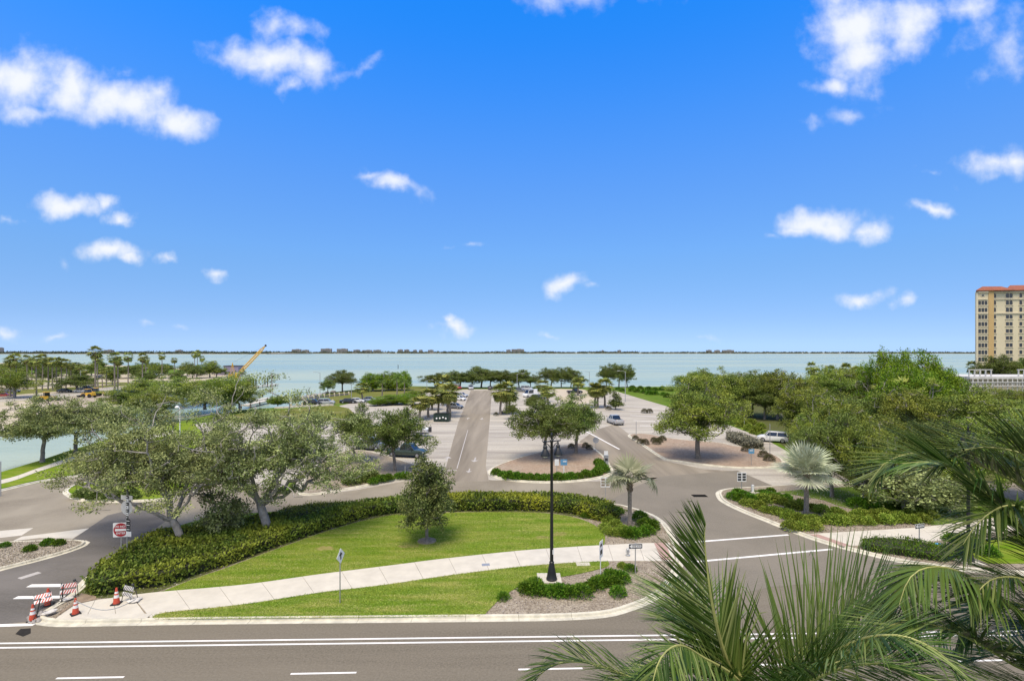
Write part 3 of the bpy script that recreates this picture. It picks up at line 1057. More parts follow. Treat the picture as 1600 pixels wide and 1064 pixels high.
# grass verge and path along the inlet
verge = [(-160, 760), (0, 739), (60, 721), (112, 704), (180, 684), (250, 667), (300, 660), (330, 690), (250, 722), (160, 733), (110, 743), (60, 751), (0, 765), (-200, 800)]
sheet('inlet_verge', gp(verge), 0.11, M['lawn'], skirt=0.1)
slabs('inlet_path', [(-150, 773), (0, 750), (60, 731), (115, 713), (190, 692), (270, 672)], [(-150, 781), (0, 756), (60, 736.5), (118, 718), (195, 696.5), (275, 676)], 0.13, 14)
kerb(catmull([G(x, y) for x, y in [(-220, 812), (-60, 780), (0, 767), (60, 753), (112, 745), (165, 735)]][::-1], 5)[::-1], name='kerb', gutter=0.3)
gi2 = ccw([G(x, y) for x, y in [(104, 767), (112, 776), (130, 782), (185, 784), (260, 780), (310, 766), (285, 752), (200, 750), (130, 755)]])
gi2s = catmull(gi2, 4, closed=True)
kerb(gi2s, closed=True, name='kerb', gutter=0.3)
sheet('oval_bed', offset(gi2s, 0.165, True), 0.11, M['lawn'])

# islands across the inner drive
ci = ccw([G(x, y) for x, y in [(766, 736), (774, 745), (800, 751), (850, 754), (900, 752), (935, 747), (955, 739), (950, 726), (942, 714), (928, 702), (914, 693.5), (895, 695), (860, 703), (815, 715), (780, 727)]])
cis = catmull(ci, 4, closed=True)
kerb(cis, closed=True, name='kerb', gutter=0.3)
sheet('oak_island_soil', offset(cis, 0.165, True), 0.11, M['pine_mulch'])
ri = ccw([G(x, y) for x, y in [(983, 680), (1000, 692), (1036, 716), (1060, 721), (1100, 726.5), (1150, 731), (1200, 730.5), (1222, 727), (1218, 716), (1190, 704), (1150, 698), (1122, 692), (1085, 689.5), (1045, 685), (1010, 678.5)]])
ris = catmull(ri, 4, closed=True)
kerb(ris, closed=True, name='kerb', gutter=0.25)
sheet('big_oak_island_soil', offset(ris, 0.165, True), 0.11, M['pine_mulch'])
li = ccw([G(x, y) for x, y in [(470, 772), (545, 764), (594, 754), (627, 749), (665, 744), (688, 738), (648, 727), (604, 713), (560, 704), (520, 712), (490, 735)]])
lis = catmull(li, 4, closed=True)
kerb(lis, closed=True, name='kerb', gutter=0.25)
sheet('left_oak_island_soil', offset(lis, 0.165, True), 0.11, M['mulch'])

# ------------------------------------------------------------------ road markings


def stripe(name, p0, p1, w, z, m='white_paint', label=None):
    p0, p1 = Vector(p0), Vector(p1)
    d = (p1 - p0)
    d.z = 0
    d.normalize()
    nn = Vector((-d.y, d.x, 0)) * (w / 2)
    mb = MB()
    n = max(1, int((p1 - p0).length / 6))
    vs, fs = [], []
    for i in range(n + 1):
        q = p0.lerp(p1, i / n)
        vs += [(q.x - nn.x, q.y - nn.y, z), (q.x + nn.x, q.y + nn.y, z)]
    for i in range(n):
        fs.append((2 * i, 2 * i + 2, 2 * i + 3, 2 * i + 1))
    mb.add(vs, fs)
    return tag(mb.build(name, M[m]), label, kind='structure')


ax = (27.35 - 26.35) / 33.0
for yy in (26.72, 26.32):
    p = Vector((-9.5, yy, 0))
    stripe('lane_line', p + Vector((-100, -100 * 0.022, 0)), p + Vector((60, 60 * 0.022, 0)), 0.13, 0.010)
d0 = G(141, 1058.5)
dstep = (G(505.5, 1051.5) - d0)
for k in range(-6, 12):
    c = d0 + dstep * k
    if k > 6:
        c = d0 + dstep * k
    e = dstep.normalized() * 1.52
    stripe('lane_dash', c - e, c + e, 0.12, 0.010)
stripe('edge_line', G(-300, 986), G(54, 975.5), 0.28, 0.014)
stripe('give_way_line', G(45, 915), G(131, 914), 0.42, 0.014)
stripe('give_way_line', G(24, 933.5), G(100, 932.5), 0.36, 0.014)
stripe('crosswalk_line', G(1062, 848.5), G(1232, 835.5), 0.24, 0.017)
stripe('crosswalk_line', G(1066, 879.5), G(1300, 858.0), 0.24, 0.017)
stripe('faded_stripe', G(30, 904), G(62, 894), 0.5, 0.014, 'faded_paint')
sheet_z('asphalt_patch', [(24, 990), (32, 982), (48, 981), (48, 989), (36, 994)], 0.011, M['iron'])
# aisle lines and arrows
stripe('aisle_line', G(714, 732), G(731, 672), 0.12, 0.016, 'faded_paint')
stripe('stop_line', G(694, 735), G(714, 735), 0.3, 0.016, 'faded_paint')


def arrow(px, py, s=1.0, flip=1):
    c = G(px, py)
    mb = MB()
    z = 0.016
    for poly in ([(-0.09, -1.2), (0.09, -1.2), (0.09, 0.4), (-0.09, 0.4)], [(-0.45, 0.4), (0.45, 0.4), (0, 1.3)]):
        mb.add([(c.x + x * s, c.y + y * s * flip, z) for x, y in poly], [tuple(range(len(poly))) if flip > 0 else tuple(range(len(poly)))[::-1]])
    tag(mb.build('lane_arrow', M['faded_paint']), kind='structure')


arrow(699, 717, 1.2)
arrow(742, 718, 1.2, -1)
arrow(731, 654, 1.2)
arrow(753, 654, 1.2, -1)
arrow(733, 735, .9, -1)
# stall lines either side of the aisle
for i in range(16):
    Y = 70 + i * 5.2
    t = (Y - 65.75) / 132.0
    xl = -8.6 - 7.5 * t - 0.3
    xr = -3.3 - 4.4 * t + 0.3
    if not (112 < Y < 120):
        stripe('stall_line', (xl - 6.0, Y + 1.0, 0), (xl, Y, 0), 0.16, 0.014, 'faded_paint')
    if Y > 82:
        stripe('stall_line', (xr, Y, 0), (xr + 6.0, Y + 0.6, 0), 0.16, 0.014, 'faded_paint')
for (y0, x0, x1) in [(636, 975, 1040), (643, 970, 1060), (651, 985, 1085), (659, 990, 1110), (667, 1000, 1130), (674, 1030, 1150)]:
    a, b_ = G(x0, y0 - 2), G(x1, y0 + 3)
    stripe('bay_line', a, b_, 0.35, 0.014, 'white_paint')
stripe('drive_line', G(905, 668), G(968, 702), 0.28, 0.016, 'white_paint')
# drain grate on the side road: frame with open bars
g0 = G(1093, 774.5)
gr = empty('drain_grate', (g0.x, g0.y, 0.014))
tag(gr, 'dark slotted drain grate in the side road asphalt', 'drain grate')
mb = MB()
mb.box((0, 0, 0), (1.5, 0.9, 0.006))
mb.build('grate_well', M['pit'], gr)
for k in range(9):
    mb = MB()
    mb.box((-0.64 + k * 0.16, 0, 0.008), (0.05, 0.8, 0.012))
    mb.build('grate_bar', M['iron'], gr)
# park roads on the left shore
sheet('park_road', gp([(-60, 634), (0, 628), (100, 622), (160, 614), (210, 609), (260, 604), (262, 600), (200, 604), (120, 611), (60, 616), (0, 620), (-60, 622)]), 0.008, M['parking'])
sheet('park_grass', gp([(-60, 621), (0, 618.5), (60, 614), (120, 609), (200, 602), (200, 600), (110, 605), (30, 609), (-60, 613)]), 0.008, M['grass'])
sheet('park_grass', gp([(-60, 596), (60, 596.5), (140, 600), (230, 600), (230, 597.5), (140, 597), (60, 593.5), (-60, 593)]), 0.008, M['grass'])
sheet('park_grass', gp([(-60, 585), (100, 584), (250, 583), (320, 584), (320, 580), (225, 574), (60, 569), (-60, 569)]), 0.008, M['green_grass'])
sheet('work_yard', gp([(100, 640), (60, 630), (110, 619), (170, 612), (225, 606), (235, 612), (190, 628), (150, 640)]), 0.012, M['dirt'])
# yellow-green field and the bank by the basin
sheet('inlet_lot', gp([(265, 668), (380, 652), (560, 652), (600, 664), (560, 690), (520, 722), (470, 745), (430, 765), (330, 745), (250, 722), (300, 690)]), 0.006, M['parking'])
sheet('basin_field', gp([(330, 656), (380, 645), (455, 639), (520, 633), (545, 638), (556, 648), (575, 655), (480, 660), (400, 662)]), 0.010, M['grass'])
sheet('basin_field', gp([(505, 617), (530, 612), (560, 609), (640, 604), (735, 605), (735, 607.5), (640, 614), (570, 622), (525, 631)]), 0.012, M['grass'])
sheet('shore_grass', gp([(735, 604.8), (930, 604.6), (1045, 604.3), (1110, 620), (1190, 676), (1140, 660), (1060, 637), (1000, 620), (960, 609), (870, 607.5), (735, 607.6)]), 0.009, M['green_grass'])
sheet('forest_floor', gp([(1110, 640), (1060, 612), (1120, 602), (1270, 595), (1400, 590), (1500, 588)]) + W((300, 300), (300, 50), (62, 52)) + gp([(1330, 752), (1262, 722), (1205, 684), (1160, 664)]), 0.006, M['forest_floor'])

# ------------------------------------------------------------------ foliage


def unit(v):
    return v / np.maximum(np.linalg.norm(v, axis=-1, keepdims=True), 1e-9)


def leaf_geo(Pn, A, rng, size, aspect=0.42, jit=0.35, up=0.0):
    """Rhombic leaves at Pn pointing along A: returns verts (4n,3), quads (n,4)."""
    n = len(Pn)
    rnd = unit(rng.normal(size=(n, 3)) + np.array([0, 0, up]))
    B = unit(np.cross(A, rnd))
    L = size * (1 + jit * rng.uniform(-1, 1, (n, 1)))
    Wd = L * aspect * 0.5
    mid = Pn + A * L * 0.45
    V = np.stack([Pn, mid + B * Wd, Pn + A * L, mid - B * Wd], axis=1).reshape(-1, 3)
    q = np.arange(4 * n, dtype=np.int32).reshape(n, 4)
    return V, q


def tubes(P0, P1, r0, r1, n):
    """Vectorised tapered prisms."""
    m = len(P0)
    T = unit(P1 - P0)
    ref = np.where(np.abs(T[:, 2:3]) < 0.9, np.array([[0, 0, 1.0]]), np.array([[1.0, 0, 0]]))
    A = unit(np.cross(T, ref))
    B = np.cross(T, A)
    an = np.arange(n) * 2 * PI / n
    ring = A[:, None, :] * np.cos(an)[None, :, None] + B[:, None, :] * np.sin(an)[None, :, None]
    V = np.concatenate([P0[:, None, :] + ring * r0[:, None, None], P1[:, None, :] + ring * r1[:, None, None]], axis=1)
    k = np.arange(n)
    f = np.stack([k, (k + 1) % n, (k + 1) % n + n, k + n], axis=1)
    Fq = (f[None] + (np.arange(m) * 2 * n)[:, None, None]).reshape(-1, 4)
    return V.reshape(-1, 3), Fq


def tree_geo(seed, avoid=None, h=9.0, rx=5.0, ry=None, fork=2.4, trunk_r=0.3, clumps=200, per=70, leaf=0.2, zlo=0.0, off=(0, 0), lean=(0, 0), lump=0.3, shell=0.4, cr=0.75, flat=0.55, dome=0.62, cone=0.0, bare=0.0, droop=0.0, limbs=None):
    """Trunk, limbs and leaf clumps of a broadleaf tree. Returns (trunk mesh arrays, leaf arrays)."""
    rng = np.random.default_rng(seed)
    ry = ry or rx
    lowz = fork * 0.85 + zlo
    ch = h - lowz
    cz = lowz + ch * (1 - dome)
    rz_up, rz_dn = h - cz - cr * flat, cz - lowz
    # lumpy envelope
    ld = unit(rng.normal(size=(9, 3)))
    la = rng.uniform(0.4, 1.0, 9)
    C = []
    while len(C) < clumps:
        d = unit(rng.normal(size=(1, 3)))[0]
        k = rng.uniform(0, 1) ** shell
        bump = 1 + lump * (np.max(la * np.maximum(0, ld @ d) ** 6) * 1.4 - 0.55)
        x, y, z = d * k * bump
        pz = cz + z * (rz_up if z > 0 else rz_dn)
        kk = 1.0
        if cone:
            kk = 1 - cone * max(0, (pz - lowz) / ch)
        C.append((off[0] + x * (rx - cr * 0.6) * kk, off[1] + y * (ry - cr * 0.6) * kk, pz))
    C = np.array(C)
    if avoid:
        C = C[~avoid(C)]
    if droop:
        rr = np.sqrt(((C[:, 0] - off[0]) / rx) ** 2 + ((C[:, 1] - off[1]) / ry) ** 2)
        C[:, 2] -= droop * np.maximum(0, rr - 0.5) ** 2 * 4 * rng.uniform(0.3, 1.2, len(C))
        C[:, 2] = np.maximum(C[:, 2], cr * flat + 0.2)
    # skeleton
    nodes = [np.zeros(3)]
    par = [-1]
    fk = np.array([lean[0], lean[1], fork])
    st = 5
    for i in range(1, st + 1):
        t = i / st
        nodes.append(np.array([lean[0] * t * t, lean[1] * t * t, fork * t]) + rng.normal(size=3) * 0.03 * t)
        par.append(i - 1)
    plen = [0.0] * len(nodes)
    if limbs:
        for (ex, ey, ez) in limbs:
            e = np.array([ex, ey, ez], float)
            p = nodes[st]
            q = st
            n_ = max(4, int(np.linalg.norm(e - p) / 0.6))
            for k in range(1, n_ + 1):
                t = k / n_
                pos = p + (e - p) * t + np.array([0, 0, 1]) * math.sin(t * PI) * 0.25 * rng.uniform(-1, 1) + rng.normal(size=3) * 0.09
                nodes.append(pos)
                par.append(q)
                plen.append(plen[q] + np.linalg.norm(pos - nodes[q]) * 0.5)
                q = len(nodes) - 1
    order = np.argsort(np.linalg.norm((C - fk) * [1, 1, 1.2], axis=1))
    arr = np.zeros((20000, 3))
    arr[:len(nodes)] = nodes
    pl = np.zeros(20000)
    pl[:len(nodes)] = plen
    cnt = len(nodes)
    tips = []
    for ci in order:
        c = C[ci]
        A = arr[st:cnt]
        d = np.linalg.norm(A - c, axis=1) + 0.32 * pl[st:cnt] + np.maximum(0, A[:, 2] - c[2]) * 0.5
        b = int(np.argmin(d)) + st
        p = arr[b].copy()
        v = c - p
        L_ = np.linalg.norm(v)
        k_ = max(2, min(7, int(L_ / 0.7) + 1))
        side = rng.normal(size=3) * 0.10 * L_
        side[2] = abs(side[2]) * 0.6
        q = b
        for k in range(1, k_ + 1):
            t = k / k_
            pos = p + v * t + side * math.sin(t * PI) + rng.normal(size=3) * 0.05
            arr[cnt] = pos
            par.append(q)
            pl[cnt] = pl[q] + np.linalg.norm(pos - arr[q])
            q = cnt
            cnt += 1
        tips.append(q)
        # side twigs
        for _ in range(2):
            e = arr[q] + rng.normal(size=3) * cr * [0.4, 0.4, 0.2]
            arr[cnt] = e
            par.append(q)
            pl[cnt] = pl[q] + 0.5
            cnt += 1
    nd = arr[:cnt]
    par = np.array(par)
    kids = np.zeros(cnt)
    pw = np.zeros(cnt)
    for i in range(cnt - 1, 0, -1):
        if pw[i] == 0:
            pw[i] = 1.0
        pw[par[i]] += pw[i]
    ex = 0.42
    rad = pw ** ex
    rad = rad / rad[0] * trunk_r
    rad = np.maximum(rad, 0.01)
    rad[0] = trunk_r * 1.35
    rad[1:st + 1] = trunk_r * np.linspace(1.04, 0.92, st)
    ids = np.arange(1, cnt)
    P0, P1 = nd[par[ids]], nd[ids]
    r0 = np.minimum(rad[par[ids]], rad[ids] * 1.35)
    r0[0] = rad[0]
    r1 = rad[ids]
    ok = np.linalg.norm(P1 - P0, axis=1) > 1e-4
    P0, P1, r0, r1 = P0[ok], P1[ok], r0[ok], r1[ok]
    P1 = P1 + unit(P1 - P0) * (r1[:, None] * 0.5)
    TV, TF = [], []
    base = 0
    for lo, hi, n in ((0.07, 9, 8), (0.028, 0.07, 5), (0, 0.028, 3)):
        sel = (r1 >= lo) & (r1 < hi)
        if sel.any():
            V, f = tubes(P0[sel], P1[sel], r0[sel], r1[sel], n)
            TV.append(V)
            TF.append(f + base)
            base += len(V)
    # leaves
    keep = rng.uniform(size=len(C)) >= bare
    Cl = C[keep]
    sz = rng.uniform(0.6, 1.35, len(Cl))
    n = (per * sz * sz).astype(int)
    rep = np.repeat(np.arange(len(Cl)), n)
    # each clump is a spray of tufts
    NS = 8
    tuft = rng.normal(size=(len(Cl), NS, 3)) * 0.5
    tuft /= np.maximum(1, np.linalg.norm(tuft, axis=2, keepdims=True))
    which = rng.integers(0, NS, len(rep))
    loc = rng.normal(size=(len(rep), 3)) * 0.19
    ofs = tuft[rep, which] + loc
    ofs[:, 2] += 0.12
    pos = Cl[rep] + ofs * (cr * sz[rep])[:, None] * np.array([1, 1, flat])
    pos[:, 2] = np.maximum(pos[:, 2], 0.12)
    A = unit(unit(loc) * 0.8 + rng.normal(size=pos.shape) * 0.5 + np.array([0, 0, 0.1]))
    LV, LF = leaf_geo(pos, A, rng, leaf, aspect=0.55, up=1.5)
    return (np.concatenate(TV), TF), (LV, LF)


def tree_meshes(name, bark, leafm, **kw):
    (tv, tf), (lv, lf) = tree_geo(**kw)
    return np_mesh(name + '_trunk', tv, tf, bark, smooth=True), np_mesh(name + '_crown', lv, [lf], leafm)


def put_tree(name, meshes, loc, label, cat='tree', group=None, rz=0.0, sc=1.0, crown_name='crown', trunk_name='trunk'):
    o = empty(name, loc, rz)
    o.scale = sc if hasattr(sc, '__len__') else (sc, sc, sc)
    tag(o, label, cat, group)
    link(trunk_name, meshes[0], o)
    link(crown_name, meshes[1], o)
    return o


def bush_mesh(seed, r=0.6, h=0.9, n=900, leaf=0.12, m='shrub_leaf', aspect=0.4, lump=0.25, spiky=0.5):
    rng = np.random.default_rng(seed)
    d = unit(rng.normal(size=(n, 3)))
    d[:, 2] = np.abs(d[:, 2]) - 0.25
    ld = unit(rng.normal(size=(7, 3)))
    b = 1 + lump * (np.max(np.maximum(0, d @ ld.T) ** 5, axis=1) * 1.3 - 0.5)
    k = (rng.uniform(0.05, 1, n) ** 0.33)[:, None]
    pos = d * k * b[:, None] * np.array([r, r, h * 0.75]) + np.array([0, 0, h * 0.22])
    pos[:, 2] = np.maximum(pos[:, 2], 0.02)
    A = unit(d * spiky + rng.normal(size=(n, 3)) * 0.45 + np.array([0, 0, 0.25]))
    V, q = leaf_geo(pos, A, rng, leaf, aspect, up=0.8)
    # stems
    ns = 10
    P0 = np.zeros((ns, 3)) + rng.normal(size=(ns, 3)) * [0.06, 0.06, 0]
    P1 = d[:ns] * 0.75 * np.array([r, r, h * 0.75]) + np.array([0, 0, h * 0.25])
    tv, tf = tubes(P0, P1, np.full(ns, 0.02), np.full(ns, 0.008), 4)
    return np_mesh('bush_leaves', V, [q], M[m]), np_mesh('bush_stems', tv, [tf], M['bark'])


def put_bush(name, meshes, loc, label, group=None, rz=0.0, sc=1.0, cat='shrub'):
    o = empty(name, loc, rz)
    o.scale = sc if hasattr(sc, '__len__') else (sc, sc, sc)
    tag(o, label, cat, group)
    link('foliage', meshes[0], o)
    link('stems', meshes[1], o)
    return o


def in_poly(x, y, poly):
    inside = np.zeros(len(x), bool)
    n = len(poly)
    for i in range(n):
        x0, y0 = poly[i][0], poly[i][1]
        x1, y1 = poly[(i + 1) % n][0], poly[(i + 1) % n][1]
        c = ((y0 > y) != (y1 > y)) & (x < (x1 - x0) * (y - y0) / (y1 - y0 + 1e-12) + x0)
        inside ^= c
    return inside


def edge_dist(x, y, poly):
    d = np.full(len(x), 1e9)
    n = len(poly)
    for i in range(n):
        ax_, ay = poly[i][0], poly[i][1]
        bx, by = poly[(i + 1) % n][0], poly[(i + 1) % n][1]
        vx, vy = bx - ax_, by - ay
        t = np.clip(((x - ax_) * vx + (y - ay) * vy) / (vx * vx + vy * vy + 1e-12), 0, 1)
        d = np.minimum(d, np.hypot(x - ax_ - t * vx, y - ay - t * vy))
    return d


def wob(x, y, s, seed):
    r = np.random.default_rng(seed)
    z = np.zeros(len(x))
    for k in range(7):
        a, f, p = r.uniform(0, 2 * PI), r.uniform(0.6, 2.2) * s, r.uniform(0, 6.28)
        z += np.sin((x * math.cos(a) + y * math.sin(a)) * f + p)
    return z / 5.0


def planting(name, poly, h, dens, leaf, m, label, cat='hedge', rough=0.12, z0=0.1, seed=1, kind=None, group=None, rnd=0.3, aspect=0.55, side=1.0, spiky=0.3):
    """Clipped hedge or massed planting over a ground polygon: leaf shell on top and sides, twiggy core inside."""
    rng = np.random.default_rng(seed)
    xs = [p[0] for p in poly]
    ys = [p[1] for p in poly]
    area = (max(xs) - min(xs)) * (max(ys) - min(ys))
    n = int(area * dens)
    x = rng.uniform(min(xs), max(xs), n)
    y = rng.uniform(min(ys), max(ys), n)
    ok = in_poly(x, y, poly)
    x, y = x[ok], y[ok]
    d = edge_dist(x, y, poly)
    top = h * (1 - np.exp(-(d + 0.06) / (rnd * 0.45))) * (1 + rough * wob(x, y, 1.6, seed)) + rough * 0.25 * wob(x, y, 6.0, seed + 1)
    z = z0 + top - np.abs(rng.normal(size=len(x))) * 0.09
    nx = np.zeros((len(x), 3))
    nx[:, 2] = 1
    Pt = np.stack([x, y, z], 1)
    # sides
    m_ = len(poly)
    sp, sn = [], []
    for i in range(m_):
        a, b = Vector((poly[i][0], poly[i][1], 0)), Vector((poly[(i + 1) % m_][0], poly[(i + 1) % m_][1], 0))
        L_ = (b - a).length
        k = int(L_ * h * dens * side)
        if k < 1:
            continue
        t = rng.uniform(0, 1, k)
        nn = np.array([(b - a).y, -(b - a).x, 0]) / max(L_, 1e-9)
        px = a.x + (b.x - a.x) * t
        py = a.y + (b.y - a.y) * t
        zz = rng.uniform(0.0, 1, k)
        bulge = 0.12 * wob(px, py, 2.2, seed + 5) + 0.10 * np.sin(zz * PI) - 0.1 * (zz > 0.85) * (zz - 0.85) / 0.15
        off_ = bulge - np.abs(rng.normal(size=k)) * 0.07
        sp.append(np.stack([px + nn[0] * off_, py + nn[1] * off_, z0 + zz * h * (1 + rough * wob(px, py, 1.6, seed)) * 0.97], 1))
        sn.append(np.repeat(nn[None], k, 0))
    if sp:
        Pt = np.concatenate([Pt] + sp)
        nx = np.concatenate([nx] + sn)
    Pt[:, 2] = np.maximum(Pt[:, 2], z0 + 0.01)
    A = unit(nx * spiky + rng.normal(size=Pt.shape) * 0.5 + np.array([0, 0, 0.12]))
    V, q = leaf_geo(Pt, A, rng, leaf, aspect, up=0.9)
    root = empty(name)
    tag(root, label, cat, group, kind)
    link('foliage', np_mesh(name, V, [q], M[m]), root)
    vs = [Vector((p[0], p[1], 0)) for p in poly]
    area2 = sum(vs[i].x * vs[(i + 1) % m_].y - vs[(i + 1) % m_].x * vs[i].y for i in range(m_))
    inner_ = offset(vs, (0.16 if area2 > 0 else -0.16), True)
    mb = MB()
    mb.prism([(p.x, p.y) for p in inner_], z0, z0 + h * 0.80)
    mb.build('twig_core', M['twig'], root)
    return root


def poly_px(px, z=0.1, per=4):
    return catmull([G(x, y, z) for x, y in px], per, closed=True)


def strip_poly(front_px, depth, z=0.1, per=5):
    """Hedge footprint: the front edge in photo pixels, extended away from the viewer by depth metres (a list or a number)."""
    fr = catmull([G(x, y, z) for x, y in front_px], per)
    fr = resample(fr, step=0.5)
    n = len(fr)
    bk = []
    for i, p in enumerate(fr):
        t = (fr[min(i + 1, n - 1)] - fr[max(i - 1, 0)]).normalized()
        dd = depth if not hasattr(depth, '__len__') else depth[0] + (depth[-1] - depth[0]) * i / (n - 1)
        bk.append(p + Vector((-t.y, t.x, 0)) * dd)
    return fr + bk[::-1]


# --- the hedge round the island, in its three growths
planting('hedge', poly_px([(137, 925), (150, 903), (204, 866), (250, 843), (300, 835), (360, 828), (430, 815), (455, 826), (450, 846), (400, 866), (350, 884), (300, 901), (250, 917), (205, 921), (165, 930)]), 0.95, 120, 0.21, 'hedge_leaf',
         'broad rounded green hedge filling the island tip below the two sprawling oaks', seed=11, rough=0.13)
planting('hedge', strip_poly([(452, 848), (500, 831), (560, 812), (600, 804), (640, 800), (690, 799)], 2.3), 1.05, 120, 0.21, 'hedge_leaf',
         'dark clipped hedge curving behind the small lawn tree', seed=12, rough=0.08)
planting('hedge', strip_poly([(692, 799), (760, 798), (830, 798), (880, 801), (915, 808), (940, 815), (968, 814)], [2.7, 3.0]), 1.1, 120, 0.21, 'hedge_tip_leaf',
         'yellow-tipped clipped hedge behind the tall black lamp', seed=13, rough=0.08)
planting('hedge', poly_px([(430, 812), (480, 799), (545, 795), (560, 798), (510, 812), (455, 824)]), 0.9, 130, 0.15, 'hedge_leaf',
         'low hedge row along the inner drive behind the main hedge', seed=14)

# --- shrubs
BUSH = {
    'green': [bush_mesh(s, 0.62, 0.8, 1100, 0.17, 'shrub_leaf', 0.3, 0.3, 0.9) for s in (1, 2, 3)],
    'lime': [bush_mesh(s, 0.62, 0.75, 1100, 0.14, 'lime_leaf', 0.45, 0.3, 0.6) for s in (4, 5, 6)],
    'dark': [bush_mesh(s, 0.65, 0.85, 1000, 0.16, 'shrub_leaf', 0.5, 0.15, 0.5) for s in (7, 8)],
    'brown': [bush_mesh(s, 0.8, 1.25, 1400, 0.14, 'brown_shrub', 0.3, 0.06, 0.9) for s in (9, 10)],
    'oak': [bush_mesh(s, 1.1, 1.5, 2200, 0.17, 'oak_leaf', 0.5, 0.4, 0.4) for s in (11, 12)],
}
random.seed(21)


def bushes(kind, pts, label, group, sc=(0.85, 1.2), z=0.1, name='shrub'):
    ms = BUSH[kind]
    for i, (x, y) in enumerate(pts):
        s_ = random.uniform(*sc)
        lb = label[i] if isinstance(label, (list, tuple)) else label
        put_bush(name, ms[i % len(ms)], G(x, y, z), lb, group, random.uniform(0, 6.28), (s_, s_, s_ * random.uniform(0.9, 1.1)))


def along(px, n, jit=0.0):
    c = resample([Vector((x, y, 0)) for x, y in px], n=n)
    return [(p.x + random.uniform(-jit, jit), p.y + random.uniform(-jit, jit) * 0.4) for p in c]


bushes('dark', along([(776, 741), (800, 748), (850, 750), (900, 748), (925, 743)], 15, 1.0) + along([(932, 742), (938, 736)], 3), 'dark green rounded shrub in the row edging the pair-of-oaks island', 'shrubs edging the oak island', (0.95, 1.25))
bushes('dark', [(940, 730), (935, 725), (944, 737)], ['dark shrub at the corner of the oak island by the grey kiosk', 'dark shrub beside the grey kiosk, up the kerb', 'low dark shrub between kiosk and kerb'], 'shrubs by the kiosk', (1.0, 1.3))
bushes('green', along([(822, 923), (850, 927), (880, 930), (905, 928)], 7, 3) + along([(918, 922), (940, 914), (960, 911)], 5, 2) + [(835, 917), (955, 905), (970, 908)], 'feathery dark green shrub in the clump below the tall lamp', 'shrubs below the tall lamp', (0.8, 1.1))
bushes('green', [(786, 935), (966, 930), (985, 892)], ['small lone dark shrub on the shell mulch at the verge lawn tip', 'small spiky green shrub alone on the shell mulch near the kerb bend', 'round green shrub at the foot of the one-way sign'], 'lone shrubs on the mulch', (0.65, 0.95))
bushes('lime', [(972, 886)], 'pale yellow-green shrub beside the one-way sign', 'lone shrubs on the mulch', (0.6, 0.7))
bushes('green', along([(918, 808), (945, 806), (965, 801)], 5, 3) + along([(980, 838), (1000, 836), (1012, 832)], 4, 2) + [(1008, 822), (1000, 812), (1018, 826)], 'dark green shrub in the bed round the fan palm by the kerb', 'shrubs round the fan palm', (0.9, 1.25))
bushes('lime', along([(945, 826), (958, 836), (972, 833)], 5, 3) + [(962, 822), (952, 816)], 'light green shrub at the lawn edge by the fan palm', 'light shrubs by the fan palm', (0.85, 1.15))
bushes('lime', along([(1160, 790), (1200, 798), (1240, 812), (1262, 822)], 9, 6) + along([(1190, 782), (1250, 796), (1320, 806), (1400, 808), (1450, 808)], 17, 6) + along([(1270, 815), (1330, 818), (1390, 816), (1440, 816)], 13, 4) + [(1235, 826), (1252, 826), (1268, 826)], 'light green low shrub massed round the silver fan palm', 'light shrubs in the silver palm bed', (0.95, 1.4))
bushes('green', along([(1148, 780), (1170, 784), (1200, 777), (1230, 782)], 8, 5) + along([(1150, 772), (1175, 776), (1205, 770)], 5, 3), 'mid green shrub at the kerb nose of the silver palm bed', 'shrubs at the bed nose', (0.9, 1.3))
planting('shrub_bed', poly_px([(1348, 851), (1370, 848.5), (1420, 852), (1460, 860), (1505, 864), (1502, 874), (1470, 878), (1430, 872), (1390, 866), (1352, 860)]), 0.62, 170, 0.19, 'shrub_leaf',
         'low bed of feathery dark green plants along the kerb below the second one-way sign', 'planting', seed=31, rough=0.3, aspect=0.26, spiky=0.7)
bushes('green', along([(1490, 846), (1512, 850), (1530, 860), (1545, 866)], 6, 4), 'green shrub beside the black lamp behind the palm fronds', 'shrubs by the second lamp', (0.9, 1.2))
bushes('dark', [(47, 860), (75, 851), (92, 851)], ['largest dark green shrub on the gravel island', 'small dark shrub in the middle of the gravel island', 'small dark shrub at the tip end of the gravel island'], 'shrubs on the gravel island', (0.7, 0.75))
bushes('green', [(8, 854)], 'spiky yellow-green plant on the gravel island', 'shrubs on the gravel island', (0.6, 0.65))
bushes('oak', [(128, 777), (150, 779), (175, 779), (205, 778)], ['low green shrub at the near end of the oval bed', 'second low shrub of the oval bed', 'third low shrub of the oval bed', 'far low shrub of the oval bed'], 'shrubs in the oval bed', (0.8, 1.0))
bushes('brown', [(993, 687), (1001, 692), (1008, 694.5), (1022, 690), (1026, 694), (1030, 691), (1035, 688)], 'clipped olive-brown ball shrub at the tip of the big oak island', 'ball shrubs on the island tip', (0.75, 0.95))
bushes('brown', [(1166, 705), (1193, 714), (1202, 720)], ['dark ball shrub beside the blue sign', 'tall egg-shaped brown shrub right of the blue sign', 'smaller brown shrub by the island end'], 'ball shrubs by the blue sign', (0.85, 1.0))
bushes('brown', [(1007, 645), (1015, 645), (951, 640)], ['round bush in the pale car park, first of a pair', 'round bush in the pale car park, second of a pair', 'round bush under the small conical tree'], 'bushes in the far car park', (0.9, 1.1))
bushes('brown', [(775, 649), (786, 647), (893, 700), (915, 699), (921, 702)], ['low bush under the first aisle palm', 'low bush under the second aisle palm', 'brown tuft at the foot of the island oak', 'spiky brown tuft on the oak island', 'low brown tuft near the round sign'], 'low bushes among the trees', (0.6, 0.8))
